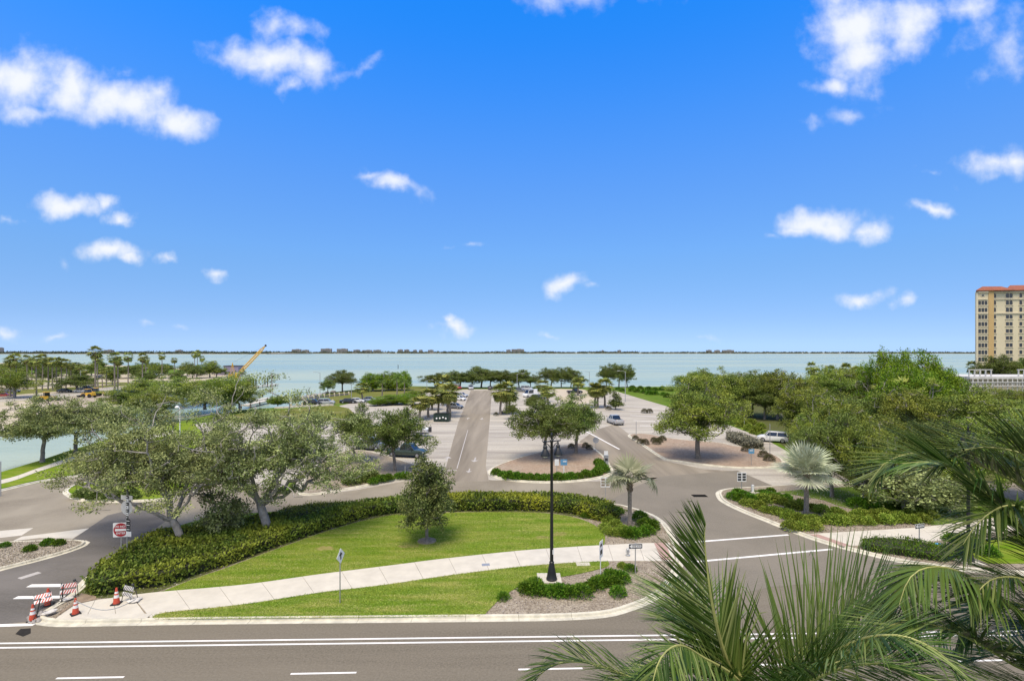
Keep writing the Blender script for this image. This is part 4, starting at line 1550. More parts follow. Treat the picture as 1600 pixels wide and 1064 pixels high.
bushes('dark', [(623, 747), (632, 744), (637, 747), (594, 752), (600, 751), (607, 750), (583, 755)], 'dark green shrub along the kerb below the leaning oak', 'shrubs on the left oak island', (0.9, 1.2))
bushes('oak', [(566, 752), (548, 756), (580, 750)], 'loose tall olive shrub at the end of the left oak island', 'loose shrubs on the left oak island', (0.9, 1.2))
bushes('green', [(1340, 792), (1360, 794), (1385, 796), (1405, 794), (1425, 800)], 'grassy green tuft under the wood edge', 'tufts at the wood edge', (1.0, 1.5))
for i, (x, y) in enumerate(along([(1120, 646), (1150, 662), (1180, 676), (1205, 684)], 9, 2) + along([(1105, 634), (1140, 650), (1190, 668)], 6, 2)):
    put_bush('shrub', BUSH['lime'][i % 3], G(x, y, 0), 'bright green shrub on the bank beside the pale drive', 'shrubs on the bank by the drive', i * 1.3, random.uniform(1.6, 2.4))
for i, (x, y) in enumerate(along([(965, 609), (1000, 614), (1045, 620)], 9, 3) + along([(990, 608), (1050, 612)], 6, 3)):
    put_bush('shrub', BUSH['green'][i % 3], G(x, y, 0), 'low green mangrove bush on the far bank', 'bushes on the far bank', i * 1.7, random.uniform(1.6, 2.6))
# long low silvery shrub by the car park
planting('shrub_mound', poly_px([(1137, 683), (1150, 684), (1172, 691), (1190, 699), (1192, 703), (1176, 702), (1155, 696), (1138, 689)], 0.0), 1.15, 45, 0.26, 'grey_shrub', 'long low mound of grey-brown shrub at the car park edge', 'shrub', seed=41, z0=0.0, rough=0.2)

# --- grass blades on the lawns, chips on the beds
def scatter(name, poly, n, size, aspect, m, z, up, label, seed, tilt=1.0, holes=()):
    rng = np.random.default_rng(seed)
    xs = [p[0] for p in poly]
    ys = [p[1] for p in poly]
    x = rng.uniform(min(xs), max(xs), n)
    y = rng.uniform(min(ys), max(ys), n)
    ok = in_poly(x, y, poly)
    for hp in holes:
        ok &= ~in_poly(x, y, hp)
    Pt = np.stack([x[ok], y[ok], np.full(ok.sum(), z)], 1)
    A = unit(rng.normal(size=Pt.shape) * tilt * [1, 1, 0.25] + np.array([0, 0, up]))
    V, q = leaf_geo(Pt, A, rng, size, aspect, up=0.3)
    V[:, 2] = np.maximum(V[:, 2], z - 0.002 + 0.004)
    tag(link(name, np_mesh(name, V, [q], M[m])), label, kind='stuff')


def ragged(cx, cy, rx, ry, seed):
    r = random.Random(seed)
    return [G(cx + rx * math.cos(a) * r.uniform(.55, 1.1), cy + ry * math.sin(a) * r.uniform(.55, 1.1), 0.127) for a in [2 * PI * i / 22 for i in range(22)]]


bare = [ragged(508, 856, 17, 4.5, 1), ragged(872, 834, 15, 4, 2), ragged(848, 839, 13, 2.5, 3), ragged(640, 853, 20, 3, 4)]
for bp_ in bare:
    sheet('bare_patch', bp_, 0.128, M['tan_turf'])
scatter('lawn_grass', lw, 190000, 0.075, 0.3, 'lawn_blade', 0.125, 0.8, 'short mown grass of the big lawn', 61, holes=bare[:1])
scatter('verge_grass', lw2, 150000, 0.075, 0.3, 'lawn_blade', 0.125, 0.8, 'short mown grass of the verge lawn', 62)
walk_poly = curve_px(offs(walk_top, -1), 0.145) + curve_px(offs(walk_bot, 1), 0.145)[::-1]
pad_poly = [G(x, y, 0.145) for x, y in [(80, 970), (118, 942), (205, 927), (240, 968)]]
scatter('shell_chips', [Vector((p.x, p.y, 0)) for p in isl_in], 60000, 0.085, 0.7, 'chips', 0.102, 0.25, 'pale shell and bark chips on the island beds', 63, holes=(lw, lw2, walk_poly, pad_poly))
rwalk_poly = curve_px(offs(rw_top, -1), 0.145) + curve_px(offs(rw_bot, 1), 0.145)[::-1]
scatter('shell_chips', gp([(1126, 772), (1300, 765), (1520, 800), (1500, 884), (1420, 876), (1295, 847), (1200, 812), (1140, 787)]), 45000, 0.085, 0.7, 'chips', 0.102, 0.25, 'pale shell and bark chips on the right corner beds', 64, holes=(rwalk_poly,))
scatter('gravel_stones', [Vector((p.x, p.y, 0)) for p in gi_s], 40000, 0.08, 0.75, 'chips', 0.112, 0.3, 'pale gravel stones on the exit island', 65)

# --- small tree on the lawn with its mulch ring
lt = G(667, 845, 0.12)
tm = tree_meshes('lawn_tree', M['bark'], M['dark_leaf'], seed=5, h=7.9, rx=3.1, fork=1.5, trunk_r=0.12, clumps=120, per=150, leaf=0.175, cr=0.62, flat=0.8, dome=0.64, cone=0.58, lump=0.3, shell=0.5, zlo=-0.3)
put_tree('young_tree', tm, lt, 'small dark conical tree standing alone on the mown lawn', 'tree')
mb = MB()
mb.lathe([(0.75, 0.0), (0.72, 0.04), (0.3, 0.1)], 18)
tag(mb.build('mulch_ring', M['mulch'], loc=(lt.x, lt.y, 0.12)), 'pale mulch ring round the foot of the lawn tree', 'mulch ring')

# --- the two sprawling oaks on the island tip
ta = tree_meshes('sprawling_oak', M['pale_bark'], M['grey_oak_leaf'], seed=71, avoid=lambda c: (c[:, 1] < -1.2) & (c[:, 0] < 1.0) & (c[:, 2] < 5.4), h=12.0, rx=9.9, ry=6.4, fork=1.9, trunk_r=0.27, clumps=320, per=270, leaf=0.155, off=(-2.2, 1.0), lean=(-0.6, 0.1), lump=0.75, shell=0.6, cr=0.95, flat=0.5, dome=0.62, droop=1.2, bare=0.14, zlo=1.5,
                 limbs=[(-6.5, -1.5, 5.6), (-4.0, 2.5, 8.2), (-1.5, -2.0, 8.8), (1.6, 1.5, 9.4), (3.6, -1.0, 7.2), (-8.6, 1.2, 4.4)])
put_tree('oak_tree', ta, G(283, 855, 0.1), 'sprawling grey-green oak over the island tip, long limb reaching over the road', 'tree')
tb = tree_meshes('sprawling_oak', M['pale_bark'], M['grey_oak_leaf'], seed=72, h=12.2, rx=8.6, ry=6.2, fork=2.4, trunk_r=0.34, clumps=290, per=270, leaf=0.155, off=(1.0, 0.8), lean=(-0.75, 0.3), lump=0.75, shell=0.6, cr=0.95, flat=0.5, dome=0.62, droop=1.2, bare=0.12, zlo=1.2,
                 limbs=[(5.0, -0.6, 6.6), (2.2, 2.0, 8.6), (-1.5, -1.5, 8.4), (-4.4, 0.8, 6.8), (6.6, 0.6, 5.6), (3.0, -3.0, 6.0)])
put_tree('oak_tree', tb, G(418, 838, 0.1), 'thick-trunked grey-green oak behind the hedge bend, nearest the lawn', 'tree')
tc_ = tree_meshes('understory', M['pale_bark'], M['grey_oak_leaf'], seed=73, h=4.0, rx=2.3, fork=0.7, trunk_r=0.09, clumps=90, per=60, leaf=0.19, cr=0.6, flat=0.7, dome=0.6)
put_tree('understory_tree', tc_, G(352, 842, 0.1), 'low bushy oak sapling between the two sprawling oaks', 'tree')

# --- oak patterns used for the middle and far trees
OAK = [tree_meshes('oak', M['bark'], M['oak_leaf'], seed=100 + i, h=8.6, rx=5.6, ry=5.4, fork=2.6, trunk_r=0.24, clumps=125, per=230, leaf=0.205, lump=0.6, shell=0.5, cr=1.0, flat=0.55, dome=0.62, droop=0.5, lean=(0.3 * (i - 1), 0.2), zlo=0.3) for i in range(4)]
WOOD = [tree_meshes('wood_oak', M['pale_bark'], M['wood_leaf'], seed=120 + i, h=9.4, rx=6.0, fork=2.0, trunk_r=0.26, clumps=135, per=270, leaf=0.215, lump=0.6, shell=0.45, cr=1.15, flat=0.6, dome=0.55, droop=1.2, bare=0.06, zlo=-0.4) for i in range(4)]
FICUS = [tree_meshes('ficus', M['pale_bark'], M['ficus_leaf'], seed=140 + i, h=12.5, rx=9.0, fork=2.5, trunk_r=0.5, clumps=260, per=220, leaf=0.3, lump=0.4, shell=0.34, cr=1.35, flat=0.75, dome=0.6, zlo=-0.6) for i in range(2)]


PALE = []
for tr_, cr_ in OAK:
    c2_ = cr_.copy()
    c2_.materials.clear()
    c2_.materials.append(M['grey_oak_leaf'])
    PALE.append((tr_, c2_))


def oak_at(x, base, top, width, label, ms=None, group=None, i=0, z=0.0, cat='tree', name='oak_tree', hh=8.6, ww=11.0, rz=None):
    g = G(x, base, z)
    h = (15 - (top - HY) * g.y / F - z) * 1.06
    w = width * g.y / F * 1.16
    put_tree(name, ms or OAK[i % 4], g, label, cat, group, rz if rz is not None else (i * 2.399) % 6.28, (w / ww, w / ww, h / hh))


big = tree_meshes('big_oak', M['bark'], M['wood_leaf'], seed=161, h=11.6, rx=7.6, ry=6.5, fork=3.2, trunk_r=0.33, clumps=150, per=300, leaf=0.21, lump=0.6, shell=0.5, cr=1.15, flat=0.6, dome=0.55, droop=1.5, zlo=-0.4, bare=0.08, off=(0.6, 0))
put_tree('oak_tree', big, G(1090, 716, 0.1), 'large rounded oak with one straight trunk on the brown island', 'tree')
oak_at(851, 716, 628, 108, 'darker oak with short trunk behind the tall black lamp', OAK[0], 'oaks on the pale islands', 1, 0.1, ww=11.5)
oak_at(900, 708, 620, 100, 'lighter oak with twin limbs on the same island as the kiosk', OAK[1], 'oaks on the pale islands', 2, 0.1, ww=11.5)
oak_at(617, 736, 632, 104, 'open oak with leaning trunk in front of the dark parked pickup', OAK[2], 'oaks on the pale islands', 3, 0.1, ww=11.5, rz=2.2)
oak_at(555, 722, 634, 84, 'loose oak between the sprawling oaks and the leaning oak', OAK[3], 'oaks on the pale islands', 4, 0.0, ww=11.5)
oak_at(66, 722, 624, 112, 'oak on the inlet verge at the edge of the water, outermost', PALE[1], 'oaks along the inlet', 5, 0.1, ww=11)
oak_at(118, 708, 622, 104, 'oak on the inlet verge with spreading low fork', PALE[3], 'oaks along the inlet', 6, 0.1, ww=11)
oak_at(172, 700, 628, 84, 'slender oak on the inlet verge beside the sprawling crown', PALE[0], 'oaks along the inlet', 7, 0.1, ww=11)
# mangrove row across the inlet
MG = [(245, 622, 589, 84), (285, 630, 590, 92), (320, 640, 590, 92), (352, 645, 588, 84), (374, 642, 592, 66), (205, 640, 602, 80), (235, 655, 610, 84)]
ML = ['olive mangrove tree in the row across the inlet, near the blue skips', 'second olive mangrove tree of the row across the inlet', 'third olive mangrove tree of the row across the inlet', 'mangrove tree below the yellow crane', 'mangrove tree nearest the dock', 'low mangrove on the inlet bank behind the slender oak', 'low mangrove in front of the row across the inlet']
for k, (x, b, t, w) in enumerate(MG):
    oak_at(x, b, t, w, ML[k], WOOD[k % 4], 'mangrove trees across the inlet', k, ww=12, hh=9.4, name='mangrove_tree')

# --- the wood on the right: every crown its own tree
random.seed(77)
wood = [  # x, base y, top y, width
    (1300, 778, 640, 130, 0), (1350, 790, 655, 120, 1), (1272, 744, 660, 80, 2), (1292, 722, 628, 120, 3), (1310, 735, 622, 140, 0), (1385, 760, 632, 130, 1), (1450, 770, 640, 140, 2), (1530, 780, 640, 150, 3), (1610, 785, 630, 160, 0),
    (1195, 655, 590, 100, 1), (1258, 692, 600, 110, 2), (1290, 692, 604, 130, 3), (1350, 700, 606, 140, 0), (1420, 712, 604, 140, 1), (1490, 715, 612, 140, 2), (1560, 715, 615, 140, 3), (1630, 715, 610, 150, 0),
    (1140, 652, 588, 96, 1), (1175, 650, 578, 90, 2), (1215, 655, 582, 96, 3), (1262, 660, 592, 90, 0), (1320, 665, 600, 100, 1), (1520, 668, 609, 100, 2), (1580, 668, 610, 100, 3), (1470, 680, 606, 110, 0),
    (1085, 628, 582, 66, 1), (1110, 626, 576, 70, 2), (1145, 626, 582, 64, 3), (1190, 628, 586, 66, 0), (1240, 628, 590, 60, 1), (1255, 640, 582, 96, 1), (1292, 642, 586, 100, 2), (1330, 640, 584, 96, 3), (1368, 644, 588, 100, 0), (1535, 645, 599, 70, 3), (1580, 650, 602, 76, 0), (1700, 740, 620, 160, 2), (1690, 690, 606, 140, 3),
]
for k, (x, b, t, w, v) in enumerate(wood):
    front = b > 730
    lb = ('olive-green oak at the near edge of the wood behind the silver palm' if front else ('olive-green oak in the middle of the wood beyond the car park' if b > 660 else 'olive-green oak at the water side of the wood'))
    t += random.choice((-9, -3, 0, 6, 12)) if not (620 < b < 640) else random.choice((-5, 0, 4))
    oak_at(x, b, t, w * random.uniform(0.82, 1.0), lb, WOOD[(v + k) % 4] if k % 3 else OAK[k % 4], ('wood edge oaks' if front else ('mid wood oaks' if b > 660 else 'water side oaks')), k, ww=12.2, hh=9.2)
for k, (x, b, t, w) in enumerate([(1392, 668, 545, 96), (1450, 668, 547, 118), (1422, 690, 572, 120)]):
    g = G(x, b)
    h = 15 - (t - HY) * g.y / F
    put_tree('ficus_tree', FICUS[k % 2], g, ['bright green dense fig tree rising above the wood, nearer the palms', 'bright green dense fig tree rising above the wood, nearer the hotel', 'lower bright green fig tree in front of the two tall ones'][k], 'tree', 'bright fig trees in the wood', k * 2.0, (w * g.y / F / 17.5, w * g.y / F / 17.5, h / 12.5))
oak_at(1412, 800, 722, 112, 'pale willowy grey-green tree at the wood edge beneath the palm frond', [ta, tc_][1], None, 3, 0.1, ww=4.4, hh=4.0, name='shrub_tree')
oak_at(1483, 802, 748, 84, 'low grey-green bushy tree right of the willowy one', tc_, None, 5, 0.1, ww=4.4, hh=4.0, name='shrub_tree')
# bare twiggy crown in the wood
(tv, tf), _ = tree_geo(seed=181, h=9.5, rx=4.0, fork=2.5, trunk_r=0.22, clumps=160, per=1, leaf=0.1, cr=0.9, shell=0.6, dome=0.6)
bt = link('bare_tree', np_mesh('bare_tree', tv, tf, M['bare_twig']), None, G(1362, 664))
tag(bt, 'bare grey-brown leafless tree among the green crowns of the wood', 'tree')
bt.scale = (0.95, 0.95, 1.18)
oak_at(1558, 608.5, 552, 50, 'dark ragged tree in front of the hotel', OAK[2], None, 3, ww=11)
oak_at(1592, 608.5, 560, 54, 'low dark tree at the foot of the hotel', OAK[0], None, 5, ww=11)

# --- shore oaks and middle distance
shore = [(680, 606, 583, 42), (705, 606, 580, 34), (719, 606, 580, 40), (737, 606, 581, 34), (752, 605.5, 573, 46), (766, 606, 579, 34), (783, 606, 577, 40), (800, 606, 584, 30), (811, 606, 578, 38), (829, 606, 586, 26), (861, 605.5, 573.5, 40), (877, 606, 575, 30), (892, 606, 574, 28), (904, 606, 586, 24)]
for k, (x, b, t, w) in enumerate(shore):
    oak_at(x, b, t, w * 1.15, 'oak in the bay shore row beyond the parking aisle', OAK[k % 4], 'oaks in the shore row', k, ww=11.5)
oak_at(948, 605, 570, 30, 'shore oak of the trio beyond the car park, outer one towards the row', OAK[1], 'trio of shore oaks', 1, ww=11)
oak_at(967, 605, 566.5, 36, 'middle and tallest shore oak of the trio beyond the car park', OAK[2], 'trio of shore oaks', 2, ww=11)
oak_at(980, 605, 571, 32, 'shore oak of the trio beyond the car park, nearest the green bank', OAK[3], 'trio of shore oaks', 4, ww=11)
oak_at(535, 612, 579, 46, 'lone rounded oak on the point beside the basin mouth', OAK[0], None, 1, ww=11)
oak_at(512, 615, 592, 26, 'smaller oak leaning against the lone oak on the point', OAK[2], None, 2, ww=11)
for k, (x, b, t, w) in enumerate([(583, 611, 582, 48), (607, 610, 580, 46), (628, 610, 579, 36)]):
    g = G(x, b)
    h = 15 - (t - HY) * g.y / F
    put_tree('ficus_tree', FICUS[k % 2], g, ['dense dark green clump tree on the point, nearest the lone oak', 'middle dense green clump tree on the point', 'dense green clump tree on the point, nearest the aisle'][k], 'tree', 'clump trees on the point', k * 1.5, (w * g.y / F / 17.5,) * 2 + (h / 12.5,))
for k, (x, b, t, w) in enumerate([(615, 632, 617, 46), (648, 626, 611, 40), (590, 634, 622, 30), (636, 632, 616, 34)]):
    oak_at(x, b, t, w, ['spreading low dark shrub tree behind the leaning oak', 'low dark shrub tree beside the cluster of cabbage palms', 'low shrub tree by the parked white cars', 'low shrub tree between the other two'][k], FICUS[k % 2], 'low shrub trees in the car park', k, ww=17.5, hh=12.5, name='shrub_tree')
cf = tree_meshes('conical', M['bark'], M['dark_leaf'], seed=190, h=5.0, rx=2.4, fork=0.9, trunk_r=0.12, clumps=70, per=45, leaf=0.3, cr=0.6, cone=0.6, dome=0.75, flat=0.5)
oak_at(962, 640, 612, 25, 'small tiered conical tree in the far pale car park', cf, None, 0, ww=4.6, hh=5.0, name='conical_tree')
oak_at(832, 645, 617, 26, 'small dark tree behind the white van', OAK[0], None, 3, ww=11)
oak_at(800, 655, 630, 22, 'small grey-green tree beside the aisle palms', OAK[1], None, 5, ww=11)
oak_at(120, 612.5, 584, 62, 'flat-topped dark tree among the tall park palms', OAK[2], None, 2, ww=11)
oak_at(22, 622, 575, 60, 'green tree at the edge of the park car park, outermost', WOOD[0], None, 2, ww=12, hh=9.4)
random.seed(5)
for k in range(30):
    x = -20 + k * 12.3 + random.uniform(-5, 5)
    b = random.uniform(582, 592) if k % 4 else random.uniform(598, 603)
    if x > 300 and b > 598:
        b = 590
    g = G(x, b)
    h = random.uniform(6.5, 9.5)
    top = HY + (15 - h) * F / g.y
    oak_at(x, b, top, random.uniform(24, 38), 'small rounded tree among the palms of the shore park', [OAK[k % 4], WOOD[k % 4], OAK[(k + 1) % 4]][k % 3], 'rounded trees in the shore park', k, ww=11.5)

# ------------------------------------------------------------------ palms


def fan_blade(rng, r=1.0, segs=26, spread=250, joined=0.55, droop=0.25, fold=0.12):
    """One palmate blade in its own frame: stem end at the origin, pointing +X, upper side +Z."""
    V, Q = [], []
    for k in range(segs):
        a = R(-spread / 2 + spread * (k + 0.5) / segs) + rng.normal() * 0.02
        da = R(spread / segs) * 0.52
        L_ = r * (0.82 + 0.18 * math.cos(a * 0.6)) * rng.uniform(0.9, 1.08)
        sg = fold * (1 if k % 2 else -1) * 0.12
        b = len(V)
        rows = [0.04, joined, 0.8, 1.0]
        for j, t in enumerate(rows):
            w = L_ * t * math.tan(da) if t <= joined else L_ * joined * math.tan(da) * (1 - (t - joined) / (1 - joined)) * 1.0
            z = -droop * L_ * t * t * (0.6 + 0.4 * abs(math.sin(a))) + sg * t * L_
            c, s_ = math.cos(a), math.sin(a)
            x, y = L_ * t * c, L_ * t * s_
            V.append((x - s_ * w, y + c * w, z - 0.02 * L_))
            V.append((x + s_ * w, y - c * w, z - 0.02 * L_))
        for j in range(3):
            Q.append((b + 2 * j, b + 2 * j + 1, b + 2 * j + 3, b + 2 * j + 2))
    return V, Q


def fan_frond(rng, petiole, r, pitch, yaw, segs=26, spread=250, droop=0.25, tip=-0.5, joined=0.55):
    """Petiole and blade placed round a crown centre: verts, quads for blade; petiole points."""
    base = Vector((0, 0, 0))
    d = Vector((math.cos(pitch) * math.cos(yaw), math.cos(pitch) * math.sin(yaw), math.sin(pitch)))
    e = base + d * petiole - Vector((0, 0, 0.12 * petiole * petiole))
    mid = base + d * petiole * 0.5 - Vector((0, 0, 0.02 * petiole * petiole))
    pp = pitch + tip
    x = Vector((math.cos(pp) * math.cos(yaw), math.cos(pp) * math.sin(yaw), math.sin(pp)))
    y = Vector((-math.sin(yaw), math.cos(yaw), 0))
    z = x.cross(y)
    V, Q = fan_blade(rng, r, segs, spread, joined, droop)
    V = [e + x * v[0] + y * v[1] + z * v[2] for v in V]
    return V, Q, [base, mid, e]


def far_fan_palm(name, seed, h, crown=1.7, fronds=22, trunk_r=0.17, segs=9, leafm='palm_leaf', skirt=True, r=0.85):
    rng = np.random.default_rng(seed)
    mb = MB()
    mb.tube([(0, 0, 0), (0.05, 0, h * 0.3), (0.12 * rng.normal(), 0.1 * rng.normal(), h * 0.65), (0, 0, h)], [trunk_r * 1.35, trunk_r, trunk_r * 0.9, trunk_r * 0.9], 8)
    tr = mb.mesh(name + '_trunk', M['palm_bark'], True)
    mb = MB()
    for i in range(fronds):
        t = i / fronds
        pitch = R(80 - 125 * t + rng.normal() * 8)
        V, Q, pt = fan_frond(rng, crown * 0.62 * rng.uniform(.85, 1.1), r * crown * 0.62, pitch, i * 2.399 + rng.normal() * 0.2, segs, 200, 0.35, -0.35 - 0.4 * t)
        mb.add([v + Vector((0, 0, h)) for v in V], Q)
    cr = mb.mesh(name + '_crown', M[leafm])
    mb = MB()
    for i in range(18 if skirt else 10):
        a = i * 2.399
        rr = crown * (0.28 if skirt else 0.2)
        V = [(0.1 * math.cos(a), 0.1 * math.sin(a), h - 0.05), (rr * math.cos(a + .25), rr * math.sin(a + .25), h - crown * 0.55), (rr * 1.1 * math.cos(a), rr * 1.1 * math.sin(a), h - crown * (0.95 if skirt else .6)), (rr * math.cos(a - .25), rr * math.sin(a - .25), h - crown * 0.55)]
        mb.add(V, [(0, 1, 2, 3)])
    sk = mb.mesh(name + '_skirt', M['dead_frond'])
    return tr, cr, sk


def put_palm(ms, loc, label, group, rz=0, sc=1.0, name='fan_palm'):
    o = empty(name, loc, rz)
    o.scale = sc if hasattr(sc, '__len__') else (sc,) * 3
    tag(o, label, 'palm tree', group)
    link('trunk', ms[0], o)
    link('crown', ms[1], o)
    if len(ms) > 2 and ms[2]:
        link('dead_fronds', ms[2], o)
    return o


WASH = [far_fan_palm('tall_palm', 200 + i, 12.0, 2.3, 30, 0.2, 8) for i in range(3)]
SAB = [far_fan_palm('cabbage_palm', 210 + i, 5.0, 2.3, 34, 0.2, 9, 'palm_leaf', False) for i in range(3)]
random.seed(9)
wp = [(16, 560, 620), (24, 556, 620.5), (42, 557, 606), (50, 561, 604), (57, 558, 619), (66, 556, 610), (75, 560, 609), (82, 561, 610), (89, 560, 608), (96, 562, 609), (103, 563, 609), (110, 568, 604), (149, 545.5, 613), (153, 556, 608), (179, 554, 612), (184, 560, 611), (200, 553, 605), (223, 554, 606), (228, 558, 598), (253, 552, 592), (272, 559, 590), (304, 550, 588), (309, 548, 587), (316, 556, 586), (331, 564, 585), (335, 563, 586), (125, 570, 604), (134, 576, 605), (160, 576, 606), (166, 575, 603)]
wl = {12: 'tallest thick-crowned palm of the shore park, standing against the water', 14: 'stout palm of the shore park above the blue skips', 19: 'lone slender palm against the water in the middle of the park', 20: 'short slender palm near the lavender building end of the park', 21: 'paired palm crown against the water nearest the yellow crane', 22: 'taller of the paired palms nearest the yellow crane'}
for k, (x, t, b) in enumerate(wp):
    g = G(x, b)
    h = 15 - (t + 3 - HY) * g.y / F
    s_ = h / 12.3
    w = (1.3 if k in (12, 14) else 1.0)
    put_palm(WASH[k % 3], g, wl.get(k, 'tall slender fan palm in the rows of the shore park'), 'tall palms of the shore park', k * 1.3, (w, w, s_), 'tall_palm')
sp = [(566, 600, 628, 'cabbage palm in front of the clump trees on the point'), (692, 588, 634, 'cabbage palm rising at the back of the aisle cluster'), (669, 611, 652, 'first cabbage palm of the aisle cluster by the green skip'), (656, 622, 656, 'low cabbage palm at the edge of the aisle cluster'), (685, 612, 650, 'cabbage palm directly above the green skip'),
      (703, 603, 652, 'tall full cabbage palm beside the green skip at the aisle edge'), (699, 606, 646, 'cabbage palm behind the full one by the green skip'), (675, 620, 640, 'cabbage palm in the middle of the aisle cluster'), (782, 603, 648, 'first cabbage palm on the other side of the aisle'), (792, 600, 647, 'second cabbage palm on the other side of the aisle'), (796, 612, 646, 'third, shorter cabbage palm on the other side of the aisle'),
      (848, 596, 628, 'cabbage palm behind the white van'), (856, 606, 634, 'lower cabbage palm behind the white van'), (903, 592, 618, 'cabbage palm by the dirt track'), (930, 600, 637, 'first palm of the trio in the pale car park'), (934, 603, 637, 'lower palm of the trio in the pale car park'), (945, 594, 636, 'last and tallest palm of the trio in the pale car park'),
      (1268, 568, 600, 'slim cabbage palm standing clear above the wood'), (1275, 577, 604, 'lower cabbage palm beside the slim one above the wood'), (1296, 573, 606, 'leaning cabbage palm above the wood'), (1305, 580, 610, 'drooping cabbage palm above the wood'), (1322, 570, 606, 'full cabbage palm above the wood next to the fig trees'), (1340, 574, 610, 'cabbage palm against the fig trees'), (1384, 603, 680, 'bright cabbage palm crown inside the wood'), (1412, 598, 690, 'cabbage palm crown inside the wood below the fig trees'), (1520, 566, 600, 'cabbage palm beside the hotel terrace')]
for k, (x, t, b, lb) in enumerate(sp):
    g = G(x, b)
    h = 15 - (t - HY) * g.y / F
    w = 1.3 if b > 610 else 1.3
    put_palm(SAB[k % 3], g, lb, 'cabbage palms', k * 1.1, (w, w, h / 6.3), 'cabbage_palm')


def pinnate_crown(seed, h, L_=2.6, n=16, leaf=0.5, m='queen_leaf'):
    rng = np.random.default_rng(seed)
    mb = MB()
    mb.tube([(0, 0, 0), (0.1, 0, h * 0.5), (0, 0, h)], [0.2, 0.15, 0.12], 8)
    tr = mb.mesh('queen_trunk', M['palm_bark'], True)
    mb = MB()
    for i in range(n):
        yaw = i * 2.399
        el = R(75 - 70 * i / n)
        p = Vector((0, 0, h))
        v = Vector((math.cos(el) * math.cos(yaw), math.cos(el) * math.sin(yaw), math.sin(el)))
        k = 14
        for j in range(k):
            q = p + v * (L_ / k)
            v = (v + Vector((0, 0, -0.13))).normalized()
            side = v.cross(Vector((0, 0, 1))).normalized()
            for s_ in (1, -1):
                d = (side * s_ + v * 0.7 + Vector((0, 0, -0.35))).normalized() * leaf * math.sin(0.3 + 2.5 * j / k)
                mb.add([p, p + d * 0.5 + v * 0.07, p + d, p + d * 0.5 - v * 0.07], [(0, 1, 2, 3)])
            p = q
    return tr, mb.mesh('queen_crown', M[m])


QP = [pinnate_crown(221, 5.0), pinnate_crown(222, 5.0)]
for k, (x, t, b, lb) in enumerate([(620, 584, 622, 'feathery green palm on the point in front of the clump trees'), (597, 592, 620, 'smaller feathery palm on the point by the light pole'), (632, 590, 622, 'feathery palm behind the dark shrub trees')]):
    g = G(x, b)
    h = 15 - (t - HY) * g.y / F
    put_palm(QP[k % 2], g, lb, 'feathery palms', k, (1.25, 1.25, h / 6.6), 'feather_palm')


def silver_palm(name, loc, h, fr, label, leafm, trunk_r, segs, pm='silver_leaf', boots=True):
    """Fan palm close enough that each frond is its own part: fr = (petiole, blade radius, pitch, yaw, droop, tip, spread)."""
    rng = np.random.default_rng(int(h * 100))
    o = empty(name, loc)
    tag(o, label, 'palm tree')
    mb = MB()
    n = 12
    mb.tube([(0.0, 0, h * i / n) for i in range(n + 1)], [trunk_r * (1.3 - 0.3 * min(1, i / 3)) * (1.04 if i % 2 else 0.97) for i in range(n + 1)], 12)
    mb.build('trunk', M['palm_bark'], o, True)
    if boots:
        mb = MB()
        for i in range(26):
            a = i * 2.399
            z = h - 0.75 + 0.85 * i / 26
            d = Vector((math.cos(a), math.sin(a), 0))
            p = d * trunk_r * 0.8 + Vector((0, 0, z))
            q = p + d * 0.16 + Vector((0, 0, 0.26))
            mb.tube([p, q], [0.055, 0.035], 5)
        mb.build('leaf_bases', M['dead_frond'], o)
    for (pet, r, pitch, yaw, droop, tip, spread) in fr:
        V, Q, pts = fan_frond(rng, pet, r, R(pitch), R(yaw), segs, spread, droop, R(tip))
        mb = MB()
        mb.cur = 0
        mb.add(V, Q)
        mb.cur = 1
        mb.tube([Vector((0, 0, -0.05))] + pts[1:] + [pts[2] + (pts[2] - pts[1]).normalized() * 0.3], [0.045, 0.032, 0.025, 0.012], 5)
        mb.build('frond', [M[leafm], M[pm]], o, loc=(0, 0, h))
    return o


rb = np.random.default_rng(4)
frs = []
for i in range(22):
    t = i / 22
    frs.append((1.6 * rb.uniform(.85, 1.1), 1.75 * rb.uniform(.9, 1.1), 86 - 92 * t + rb.normal() * 5, i * 137.5 + rb.normal() * 8, 0.05 + .12 * t, 4 - 30 * t, 290))
silver_palm('silver_palm', G(1260, 808, 0.1), 3.95, frs, 'silver-blue fan palm with full round crown in the right corner bed', 'silver_leaf', 0.2, 34)
SC2 = 1.28
frs2 = [(1.1, 1.25, 78, 100, .15, -12, 270), (1.15, 1.3, 66, 195, .15, -25, 280), (1.15, 1.3, 64, -10, .15, -28, 280), (1.1, 1.25, 60, 290, .2, -30, 270), (1.0, 1.2, 55, 240, .25, -50, 260), (1.4, 1.05, 40, 182, .35, -65, 250), (1.5, 1.0, 34, 165, .4, -75, 240), (1.55, 1.0, 30, -5, .5, -80, 230), (1.85, 1.0, 22, 8, .5, -85, 230), (1.0, 1.2, 72, 60, .15, -20, 270), (1.1, 1.1, 50, 130, .25, -45, 250), (1.1, 1.0, 34, 205, .45, -75, 230)]
silver_palm('silver_palm', G(984, 821, 0.1), 3.6, [(f[0] * SC2, f[1] * SC2) + f[2:] for f in frs2], 'sparse grey-green fan palm beside the kerb, one frond hanging out over the road', 'olive_fan', 0.17, 26, 'olive_fan')

# ------------------------------------------------------------------ street lamps, poles, signs


